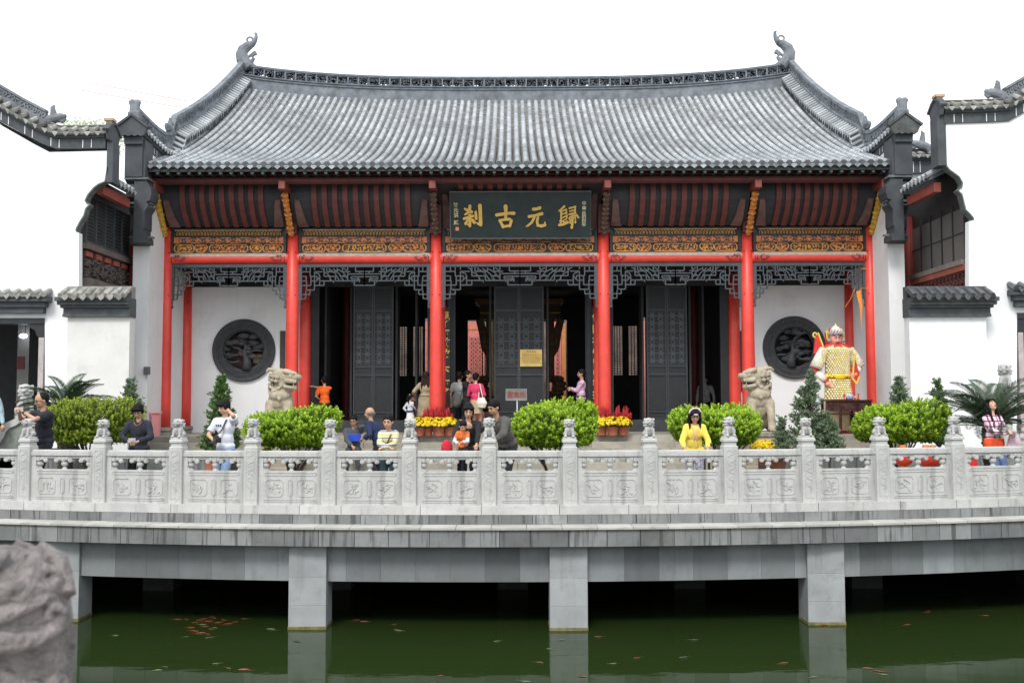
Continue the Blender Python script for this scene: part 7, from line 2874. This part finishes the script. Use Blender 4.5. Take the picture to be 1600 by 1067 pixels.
    # ---------------- bottom
    if bottom is not None:
        t = MB()
        t.ell(P + Vector((0, 0, .0)), (.165, .122, .13), None, 16, 12)
        if btype in ('trousers', 'shorts'):
            for H_, K_, A_ in ((HL, KL, AL), (HR_, KR, AR)):
                if btype == 'trousers':
                    t.cap(H_, K_, .098, .072, 12)
                    t.tube([K_, K_ + (A_ - K_) * .5, K_ + (A_ - K_) * .96], [.072, .064, .058], 12)
                    t.ell(K_, .072)
                else:
                    t.tube([H_, H_ + (K_ - H_) * .55], [.10, .098], 12)
        else:
            L_ = .45 if btype == 'skirt' else .34
            t.tube([P + Vector((0, 0, .05)), P + Vector((0, 0, -L_ * .5)), P + Vector((0, 0, -L_))], [.15, .19, .21], 18)
        part(t, "trousers" if btype == 'trousers' else btype, bottom, .013, 1, .012, False, 10)
    for A_ in (AL, AR):
        t = MB()
        t.cap(A_ + Vector((0, .035, -.04)), A_ + Vector((0, -.14, -.048)), .040, .034, 10)
        t.cap(A_ + Vector((0, .02, -.01)), A_ + Vector((0, -.02, -.02)), .044, .040, 10)
        t.box(A_.x - .04, A_.x + .04, A_.y - .17, A_.y + .07, A_.z - .075, A_.z - .058)
        part(t, "shoe", shoes or M("black_shoe", (.02, .02, .022), .4), .010, 1)
    # ---------------- hair
    hm = hairm or hair_m
    t = MB()
    if hair == 'bald':
        for q in range(11):
            a = R(-20 + 22 * q)
            t.ell(h(.078 * math.cos(a), .016 + .088 * math.sin(a), -.002), rr(.016, .018, .034), HRm, 8, 6)
    else:
        t.ell(h(0, .020, .040), rr(.086, .100, .096), HRm, 18, 14)
        if hair == 'receding':
            t = MB()
            t.ell(h(0, .034, .034), rr(.086, .090, .094), HRm, 18, 14)
        if hair in ('short', 'bowl', 'long', 'tied', 'bun'):
            t.ell(h(0, .045, -.01), rr(.078, .062, .07), HRm, 14, 10)
        if hair in ('bowl',):
            for q in range(7):
                t.ell(h(-.06 + .02 * q, -.072 - .012 * math.cos((q - 3) * .5), .062), rr(.022, .020, .034), HRm, 8, 6)
            for q in (-1, 1):
                t.ell(h(q * .078, -.01, .01), rr(.018, .045, .05), HRm, 8, 6)
        if hair in ('long', 'tied', 'bun'):
            for q in (-1, 1):
                t.ell(h(q * .045, -.055, .070), rr(.05, .045, .032), HRm, 10, 8)
                t.ell(h(q * .078, .0, .0), rr(.015, .05, .06), HRm, 8, 6)
        if hair == 'long':
            for q in (-1, 0, 1):
                t.tube([h(q * .06, .04, 0), h(q * .075, .05, -.10), N + T @ Vector((q * .085, .085, -.06)), N + T @ Vector((q * .09, .10, -.20))], [.05, .048, .042, .012], 10)
            for q in (-1, 1):
                t.tube([h(q * .085, -.0, .02), h(q * .09, -.015, -.09), N + T @ Vector((q * .085, -.07, -.08)), N + T @ Vector((q * .09, -.11, -.20))], [.022, .024, .022, .008], 8)
        if hair == 'tied':
            t.tube([h(0, .09, .03), h(0, .13, -.02), N + T @ Vector((0, .10, -.05)), N + T @ Vector((0, .11, -.15))], [.03, .032, .028, .008], 8)
        if hair == 'bun':
            t.ell(h(0, .075, .10), rr(.045, .04, .04), HRm)
    part(t, "hair", hm, .0085, 1, .003, False, 30)
    # ---------------- face
    for q in (-1, 1):
        t = MB(); t.ell(h(q * .031, -.0835, .010), rr(.014, .006, .0065), HRm, 8, 6); part(t, "eye", eye_m, raw=True)
    t = MB()
    for q in (-1, 1):
        t.cap(h(q * .016, -.090, .034), h(q * .046, -.078, .036), .0045 * hs, .003 * hs, 6)
    part(t, "eyebrows", hm, raw=True)
    t = MB(); t.ell(h(0, -.083, -.055), rr(.022, .008, .0065), HRm, 8, 6); part(t, "mouth", lip_m, raw=True)
    if glasses:
        t = MB()
        for q in (-1, 1):
            t.tube([h(q * .033 + .026 * math.cos(a), -.098, .008 + .018 * math.sin(a)) for a in [2 * math.pi * i / 14 for i in range(15)]], .003, 5)
            t.tube([h(q * .058, -.097, .010), h(q * .078, -.05, .012), h(q * .080, .0, .008)], .003, 5)
        t.tube([h(-.008, -.099, .012), h(.008, -.099, .012)], .003, 5)
        part(t, "glasses", M("dark_glasses_frame", (.02, .015, .015), .3), raw=True)
    info = dict(root=b, s=s, h=h, HRm=HRm, N=N, C=C, P=P, T=T, WL=WL, WR=WR, EL=EL, ER=ER, SL=SL, SR=SR, hd=hd, hs=hs, part=part, X=X, Y=Y, z0=z0, face=face)
    return info


def held(info, name, label, cat, mat_, mbf, local=True):
    """a held thing: its own top-level object placed with the holder's frame"""
    t = MB()
    mbf(t)
    t.v = [tuple(Vector(q) * info['s']) for q in t.v]
    o = t.build(name, mat_, None, False)
    o.location = (info['X'], info['Y'], info['z0'])
    o.rotation_euler = (0, 0, R(info['face']))
    tag(o, label, cat)
    return o


def pose_dir(info, dx, dz):
    """local offset that reads as image right / up for someone rotated by face"""
    a = R(-info['face'])
    return Vector((dx * math.cos(a), dx * math.sin(a), dz))


sil = M("silver_camera", (.45, .45, .46), .3, metal=.3)
blk = M("black_plastic", (.015, .015, .016), .4)
jean = cloth("jeans_blue", (.10, .17, .33))
dark = cloth("charcoal", (.012, .012, .015))

# man photographing, west end
i = person("balding man in a dark short-sleeved shirt and glasses aiming a small camera", 70, 17.45, 0, 1.76, face=-38, lean=3, head=(-5, 14), hl=(.045, -.40, 1.425), hr=(-.075, -.40, 1.43),
           top=cloth("dark_navy", (.009, .010, .020)), sleeve=.5, bottom=dark, hair='receding', glasses=True, sk=skin2, topkind='polo', grip=.8, elb=((.8, .2, -.6), (-.8, .2, -.6)))
held(i, "compact_camera", "small silver camera held up by the balding man", "camera", sil, lambda t: (t.bevel_box(-.065, .04, -.475, -.45, 1.415, 1.475, .006), t.tube([(-.01, -.475, 1.445), (-.01, -.50, 1.445)], .022, 12)))
t = MB(); w_ = i['WL'] + (i['EL'] - i['WL']) * .12; d_ = (i['EL'] - i['WL']).normalized(); t.tube([w_ - d_ * .012, w_ + d_ * .012], .035, 12); i['part'](t, "wrist_watch", blk, raw=True)
# woman with camera
i = person("short-haired woman in a dark navy jacket looking down at a silver camera", 218, 16.98, 0, 1.575, face=4, lean=5, head=(0, 24), hl=(.075, -.33, 1.06), hr=(-.085, -.33, 1.06),
           top=cloth("navy_jacket", (.014, .018, .030)), topkind='jacket', bottom=dark, hair='bowl', fem=True, glasses=True, grip=.9, elb=((1, .2, -.4), (-1, .2, -.4)))
held(i, "compact_camera", "silver camera in the hands of the woman in navy", "camera", sil, lambda t: (t.bevel_box(-.065, .06, -.44, -.415, 1.05, 1.12, .006), t.tube([(0, -.44, 1.085), (0, -.46, 1.085)], .022, 12)))
t = MB(); t.tube([i['N'] + Vector((.07, -.02, .0)), i['N'] + Vector((.05, -.09, -.05)), i['N'] + Vector((0, -.12, -.09)), i['N'] + Vector((-.05, -.09, -.05)), i['N'] + Vector((-.07, -.02, 0))], .016, 8); i['part'](t, "patterned_collar", M("red_brown_pattern", (.16, .06, .05), .8, .5, 60), raw=True)
# boy with the DSLR
i = person("boy in a pale T-shirt with a big camera on a strap, hand to his ear", 353, 16.95, 0, 1.63, face=-22, lean=2, head=(-14, 16), hl=(.13, -.10, 1.54), hr=(-.07, -.26, 1.05),
           top=cloth("lavender_white", (.62, .64, .72), .05), sleeve=.5, bottom=cloth("light_jeans", (.22, .32, .50)), hair='bowl', grip=.6, elb=((1, -.5, -.6), (-1, .2, -.4)))
held(i, "dslr_camera", "black camera with a large lens hanging at the boy's waist", "camera", blk, lambda t: (t.bevel_box(-.03, .10, -.32, -.24, 1.00, 1.09, .01), t.bevel_box(.01, .06, -.31, -.25, 1.085, 1.115, .006), t.tube([(.035, -.32, 1.035), (.04, -.40, .99), (.045, -.44, .965)], [.038, .042, .046], 14)))
t = MB(); t.tube([i['N'] + Vector((.06, .06, 0)), i['N'] + Vector((.08, -.08, -.03)), i['C'] + Vector((.05, -.16, .02)), Vector((-.02, -.27, 1.09))], [.016, .017, .017, .014], 8, flat=.4); i['part'](t, "camera_strap", M("brown_strap", (.04, .02, .02), .7), raw=True)
t = MB()
for k in range(3): t.box(-.10 + .045 * k, -.075 + .045 * k, -.152, -.146, 1.27, 1.31)
i['part'](t, "shirt_print", M("navy_print", (.03, .05, .15), .8), raw=True)
# seated man with phone
i = person("seated man in dark grey with a blue bag and phone to his ear", 553, 24.4, .0, 1.70, face=6, lean=16, head=(-14, 4), hl=(.11, -.16, 1.03), hr=(-.02, -.46, .60),
           top=cloth("grey_shirt", (.060, .068, .078)), bottom=cloth("slate_trousers", (.035, .04, .045)), hair='short', glasses=True, sk=skin2, sit=True, grip=.9, elb=((.9, -.4, -.6), (-.9, 0, -.4)))
held(i, "shoulder_bag", "royal blue bag on the lap of the seated man", "bag", cloth("royal_blue", (.02, .06, .42)), lambda t: t.bevel_box(-.16, .18, -.26, -.16, .70, .88, .03))
# bald man from behind
i = person("bald man in dark blue seen from behind, next to the seated man with the phone", 594, 19.9, 0, 1.53, face=-105, lean=24, head=(10, -12), hl=(.2, -.30, 1.02), hr=(-.12, -.32, 1.0), top=cloth("deep_blue", (.010, .024, .075)), topkind='jacket', bottom=dark, hair='bald', hairm=M("grey_hair", (.12, .11, .10), .7), sk=skin2)
# boy in striped pullover on the rail
i = person("boy in a yellow and grey striped pullover leaning his folded arms on the rail", 609, 16.62, 0, 1.40, face=-4, lean=15, head=(-6, 2), hl=(-.05, -.42, 1.075), hr=(.08, -.40, 1.07),
           top=band_mat("yellow_grey_stripes", [(.62, .50, .16), (.62, .50, .16), (.62, .60, .52), (.20, .24, .30), (.62, .60, .52)], 9.5), topkind='jacket', bottom=cloth("teal_dark", (.015, .035, .055)), hair='short', child=.35, grip=1.0, elb=((1, -.3, -.3), (-1, -.3, -.3)), open_collar=True)
t = MB(); t.tube([i['N'] + Vector((.09, .0, -.02)), i['C'] + Vector((.06, -.15, .12)), i['C'] + Vector((-.02, -.17, -.08))], .016, 8, flat=.5); i['part'](t, "bag_strap", M("brown_strap", (.04, .02, .02)), raw=True)
# porch group west
i = person("little girl in white dress and bows holding the beige woman's hand", 641, 28.0, PZ, 1.05, face=150, lean=0, head=(-50, 0), hl=(.16, -.0, .95), hr=(-.30, .05, 1.10), top=cloth("pale_grey_knit", (.55, .57, .62), .06), sleeve=1, bottom=cloth("white_dress", (.72, .70, .72), .04), btype='skirt', hair='tied', child=.7, fem=True)
t = MB()
for q in (-1, 1): t.ell(i['h'](q * .07, .03, .11), (.022, .02, .02), seg=8, rings=6)
i['part'](t, "hair_bows", M("white_bow", (.8, .75, .75), .7), raw=True)
t = MB(); t.tube([i['P'] + Vector((0, 0, .06)), i['P'] + Vector((0, 0, .12))], [.185, .18], 18); i['part'](t, "navy_belt", cloth("navy_band", (.01, .015, .05)), raw=True)
i = person("long-haired woman in a beige trench coat, half hidden behind the column", 665, 28.25, PZ, 1.67, face=172, head=(0, 4), hl=(.34, -.05, 1.02), top=cloth("beige_coat", (.36, .29, .19)), topkind='jacket', coat_len=.42, bottom=cloth("red_stockings", (.32, .03, .03)), hair='long', hairm=M("brown_black_hair", (.022, .011, .008), .6, .3, 40, spec=.2), fem=True)
t = MB(); t.tube([i['P'] + Vector((0, 0, .14)), i['P'] + Vector((0, 0, .18))], [.195, .19], 20, flat=.78); i['part'](t, "coat_belt", cloth("beige_belt", (.28, .22, .14)), raw=True)
# porch group at the middle door
i = person("man in a black jacket with folded arms standing on the porch", 731, 28.2, PZ, 1.70, face=62, head=(12, -2), hl=(-.10, -.24, 1.16), hr=(.12, -.25, 1.12), top=dark, topkind='jacket', bottom=cloth("black_trousers", (.012, .012, .015)), hair='short', sk=skin2, open_collar=True, grip=1.0)
t = MB(); t.ell(i['N'] + Vector((0, -.062, -.02)), (.03, .02, .035)); i['part'](t, "white_collar", cloth("white_collar", (.75, .75, .75), .03), raw=True)
i = person("man in a grey short-sleeved shirt with a grey backpack behind the man in black", 717.5, 28.8, PZ, 1.69, face=150, head=(20, 4), top=cloth("light_grey_shirt", (.30, .31, .32)), sleeve=.5, bottom=cloth("navy_trousers", (.015, .02, .035)), hair='short', sk=skin2)
held(i, "backpack", "grey backpack hanging behind the man in black at the door", "backpack", cloth("grey_pack", (.12, .12, .12)), lambda t: (t.ell((-.05, .20, .92), (.16, .10, .22)), t.ell((-.05, .27, .82), (.11, .06, .10)), t.tube([(-.14, .12, 1.1), (-.15, 0, 1.36), (-.14, .05, 1.42)], .018, 6)))
i = person("woman in a bright pink top and beige skirt with white shoulder bag", 743.5, 27.95, PZ, 1.63, face=160, head=(0, 6), hl=(.10, -.22, 1.1), hr=(-.14, -.22, 1.1), top=cloth("hot_pink", (.60, .04, .12)), sleeve=1, bottom=cloth("beige_skirt", (.40, .30, .19)), btype='short_skirt', hair='short', fem=True)
held(i, "handbag", "big white shoulder bag of the woman in pink", "bag", cloth("white_leather", (.70, .66, .58), .05), lambda t: (t.tube([(-.20, .10, 1.02), (-.22, .10, .86), (-.21, .10, .74)], [.10, .17, .12], 14, True, .5, .55), t.tube([(-.12, .08, 1.0), (-.12, .02, 1.4), (-.16, .10, 1.42), (-.26, .12, 1.02)], .014, 6)))
# mother, child and father at the rail
i = person("mother in a black cardigan, hair in a bun, bending over the toddler", 732, 16.86, 0, 1.62, face=2, lean=27, head=(3, 4), hl=(.14, -.62, .98), hr=(-.20, -.60, .98), top=cloth("black_cardigan", (.012, .012, .014)), topkind='shirt', bottom=cloth("midnight_trousers", (.010, .015, .035)), hair='bun', fem=True, elb=((1, -.1, -.5), (-1, -.1, -.5)))
t = MB(); t.ell(i['N'] + i['T'] @ Vector((0, -.075, -.075)), (.075, .035, .10), i['T']); i['part'](t, "neckline_skin", skin, raw=True)
t = MB(); t.tube([i['SR'] + i['T'] @ Vector((.03, .05, .06)), i['SR'] + i['T'] @ Vector((.04, -.08, .03)), i['C'] + i['T'] @ Vector((-.12, -.145, .02)), i['C'] + i['T'] @ Vector((-.15, -.14, -.16))], .028, 8, flat=.35); i['part'](t, "orange_strap", cloth("orange_strap", (.70, .24, .03)), raw=True)
held(i, "red_handbag", "red bag hanging beside the mother in black", "bag", cloth("red_bag", (.55, .02, .04)), lambda t: t.ell((-.37, -.18, .90), (.10, .08, .15)))
i = person("toddler in an orange quilted vest reaching down over the rail in front of the mother", 722, 16.30, .46, .86, face=8, lean=30, head=(8, 14), hl=(-.02, -.48, 1.02), hr=(-.16, -.42, .98), top=cloth("orange_vest", (.74, .17, .03)), sleeve=.35, topkind='jacket', bottom=cloth("dark_leggings", (.02, .02, .03)), hair='short', child=.95, grip=.6)
t = MB()
for S_, E_, W_ in ((i['SL'], i['EL'], i['WL']), (i['SR'], i['ER'], i['WR'])): t.tube([S_ + (E_ - S_) * .4, E_, E_ + (W_ - E_) * .9], [.07, .065, .055], 10)
i['part'](t, "white_sleeves", cloth("white_knit", (.70, .66, .72), .05))
i = person("father in a dark grey jacket leaning over the rail beside a lion post", 794, 17.02, 0, 1.72, face=-40, lean=34, head=(-6, 2), hl=(.12, -.58, .93), hr=(-.52, -.42, .96), top=cloth("stone_grey_jacket", (.085, .080, .074)), topkind='jacket', bottom=cloth("dark_trousers", (.02, .022, .03)), hair='short', sk=skin2, open_collar=True, elb=((1, -.2, -.6), (-.6, -.2, -.5)))
# orange blouse, pink shirt
i = person("woman in a bright orange blouse seen from behind, hand on the door frame", 507, 28.9, PZ, 1.58, face=-158, lean=5, head=(0, 6), hl=(.10, -.10, 1.0), hr=(.30, -.28, 1.42), top=cloth("bright_orange", (.80, .13, .01)), sleeve=.55, bottom=dark, hair='short', fem=True, grip=.2)
i = person("man in a pale pink shirt with folded arms leaning in the doorway", 908, 29.05, PZ, 1.76, face=-88, lean=-3, head=(0, 2), hl=(-.08, -.26, 1.20), hr=(.10, -.27, 1.17), top=cloth("pale_pink", (.66, .42, .60), .05), bottom=cloth("light_grey_trousers", (.30, .30, .30)), hair='short', sk=skin2, grip=.9)
t = MB(); t.tube([i['P'] + Vector((0, 0, .06)), i['P'] + Vector((0, 0, .095))], [.172, .17], 18, flat=.78); i['part'](t, "black_belt", blk, raw=True)
# girl in yellow
i = person("girl in a yellow cardigan with glasses and headband, hands on the rail", 1084, 16.78, 0, 1.50, face=-3, lean=14, head=(2, 16), hl=(.20, -.42, .975), hr=(-.22, -.40, .97), top=cloth("lemon_yellow", (.80, .62, .10), .05), topkind='jacket', bottom=M("blue_white_check", (.02, .02, .06), .9, .0, 55, col2=(.5, .5, .6)), hair='long', glasses=True, fem=True, child=.12, elb=((.5, .5, -.7), (-.5, .5, -.7)))
t = MB(); t.tube([i['h'](.088 * math.cos(a), .005 + .01 * math.sin(a) - .015, .045 + .082 * math.sin(a)) for a in [math.pi * q / 14 for q in range(15)]], .016, 8); t.tube([i['h'](.086 * math.cos(a), .012 + .105 * math.sin(a), .058 + .0 * math.sin(a)) for a in [-math.pi * q / 14 for q in range(15)]], .014, 8); i['part'](t, "headband", M("white_pink_band", (.75, .55, .65), .7), raw=True)
t = MB()
for q in (-1, 1): t.tube([i['N'] + Vector((q * .06, -.07, 0)), i['C'] + Vector((q * .035, -.19, .12)), i['C'] + Vector((q * .02, -.20, -.10))], [.010, .012, .010], 6)
i['part'](t, "pink_ribbon", cloth("pale_pink_ribbon", (.75, .45, .35), .05), raw=True)
held(i, "striped_bag", "black and cream striped bag beside the girl in yellow, seen through the rail", "bag", band_mat("zebra_stripes", [(.02, .02, .02), (.45, .40, .28)], 14, 'X'), lambda t: t.bevel_box(.14, .46, -.05, .08, .45, .85, .03))
# laughing woman
i = person("laughing long-haired woman in a plaid shirt, head thrown back, holding a phone", 1552, 17.75, 0, 1.62, face=22, lean=-2, head=(4, -34), hl=(.06, -.30, 1.12), hr=(.02, -.30, 1.10), top=band_mat("plaid_shirt", [(.72, .60, .66), (.72, .60, .66), (.30, .06, .16), (.72, .60, .66)], 11), topkind='shirt', bottom=jean, hair='long', fem=True, grip=.8)
t = MB(); t.ell(i['h'](0, -.082, -.056), (.024, .012, .016), i['HRm']); i['part'](t, "open_smile", M("open_mouth_red", (.25, .03, .03), .5), raw=True)
t = MB(); t.tube([i['P'] + Vector((0, 0, .10)), i['P'] + Vector((0, 0, .02)), i['P'] + Vector((0, 0, -.05))], [.19, .20, .195], 18, flat=.8); i['part'](t, "orange_waist_jacket", cloth("orange_red", (.80, .09, .02)))
held(i, "phone", "white phone in the hand of the laughing woman", "phone", M("white_plastic", (.8, .8, .8), .3), lambda t: t.bevel_box(.07, .10, -.42, -.36, 1.14, 1.27, .004))
pbm = MB(); pbm.tube([(.20, -.28, 1.14), (.22, -.26, 1.06), (.26, -.24, .95), (.27, -.22, .84), (.26, -.22, .78)], [.03, .11, .15, .17, .10], 14, True, .5, .7)
pbm.v = [tuple(Vector(q) * i['s']) for q in pbm.v]
o = fuse(pbm, "plastic_bag", M("white_pink_plastic", (.72, .66, .70), .3, .0, 9, .4, 30, col2=(.80, .40, .55)), None, .012, 1, .02, 9)
o.location = (i['X'], i['Y'], 0); o.rotation_euler = (0, 0, R(22)); tag(o, "white and pink plastic carrier bag held by the laughing woman", "carrier bag")
# partly hidden figures
person("person in a pale blue shirt beside the doorway steps, only a sleeve showing", -20, 20.2, .35, 1.66, face=40, head=(0, 8), top=cloth("pale_blue", (.45, .60, .66), .05), bottom=dark, hair='short')
person("dim figure in white standing inside the hall behind the right doors", 1103, 31.5, PZ, 1.62, face=-20, top=cloth("dim_white", (.45, .45, .45), .05), bottom=dark, hair='short')

# ================================================================== every separate piece of these parts becomes a part of its own
def explode(names, limit=100):
    for o in [q for q in bpy.data.objects if q.type == 'MESH' and q.name.split('.')[0] in names]:
        me = o.data
        n = len(me.vertices)
        par = list(range(n))
        def find(a):
            while par[a] != a:
                par[a] = par[par[a]]
                a = par[a]
            return a
        for e in me.edges:
            a, b_ = find(e.vertices[0]), find(e.vertices[1])
            if a != b_:
                par[a] = b_
        isl = {}
        for p in me.polygons:
            isl.setdefault(find(p.vertices[0]), []).append(p.index)
        if len(isl) < 2 or len(isl) > limit:
            continue
        base = o.name.split('.')[0]
        for k, fs in enumerate(isl.values()):
            mp_, vs, fc = {}, [], []
            for fi in fs:
                f = []
                for v in me.polygons[fi].vertices:
                    if v not in mp_:
                        mp_[v] = len(vs)
                        vs.append(tuple(me.vertices[v].co))
                    f.append(mp_[v])
                fc.append(f)
            m2 = bpy.data.meshes.new(base)
            m2.from_pydata(vs, [], fc)
            m2.polygons.foreach_set("use_smooth", [me.polygons[fi].use_smooth for fi in fs])
            m2.update()
            q = put(base, m2, list(me.materials), o.parent)
            q.matrix_local = o.matrix_local.copy()
        bpy.data.objects.remove(o)


explode({"door_frame", "carved_base", "open_door_leaf", "inner_side_wall", "pink_lattice_door", "soffit_side_board", "curved_rib", "wall_strip", "rafter_end", "rafter",
         "hanging_couplet_board", "sunlit_patch", "dark_boarding", "threshold", "orange_door_trim", "shade_backing", "window_pane", "red_inset", "sill_beam", "red_rail", "dark_room", "carved_panel", "leaf_moulding", "scale_outlines"})
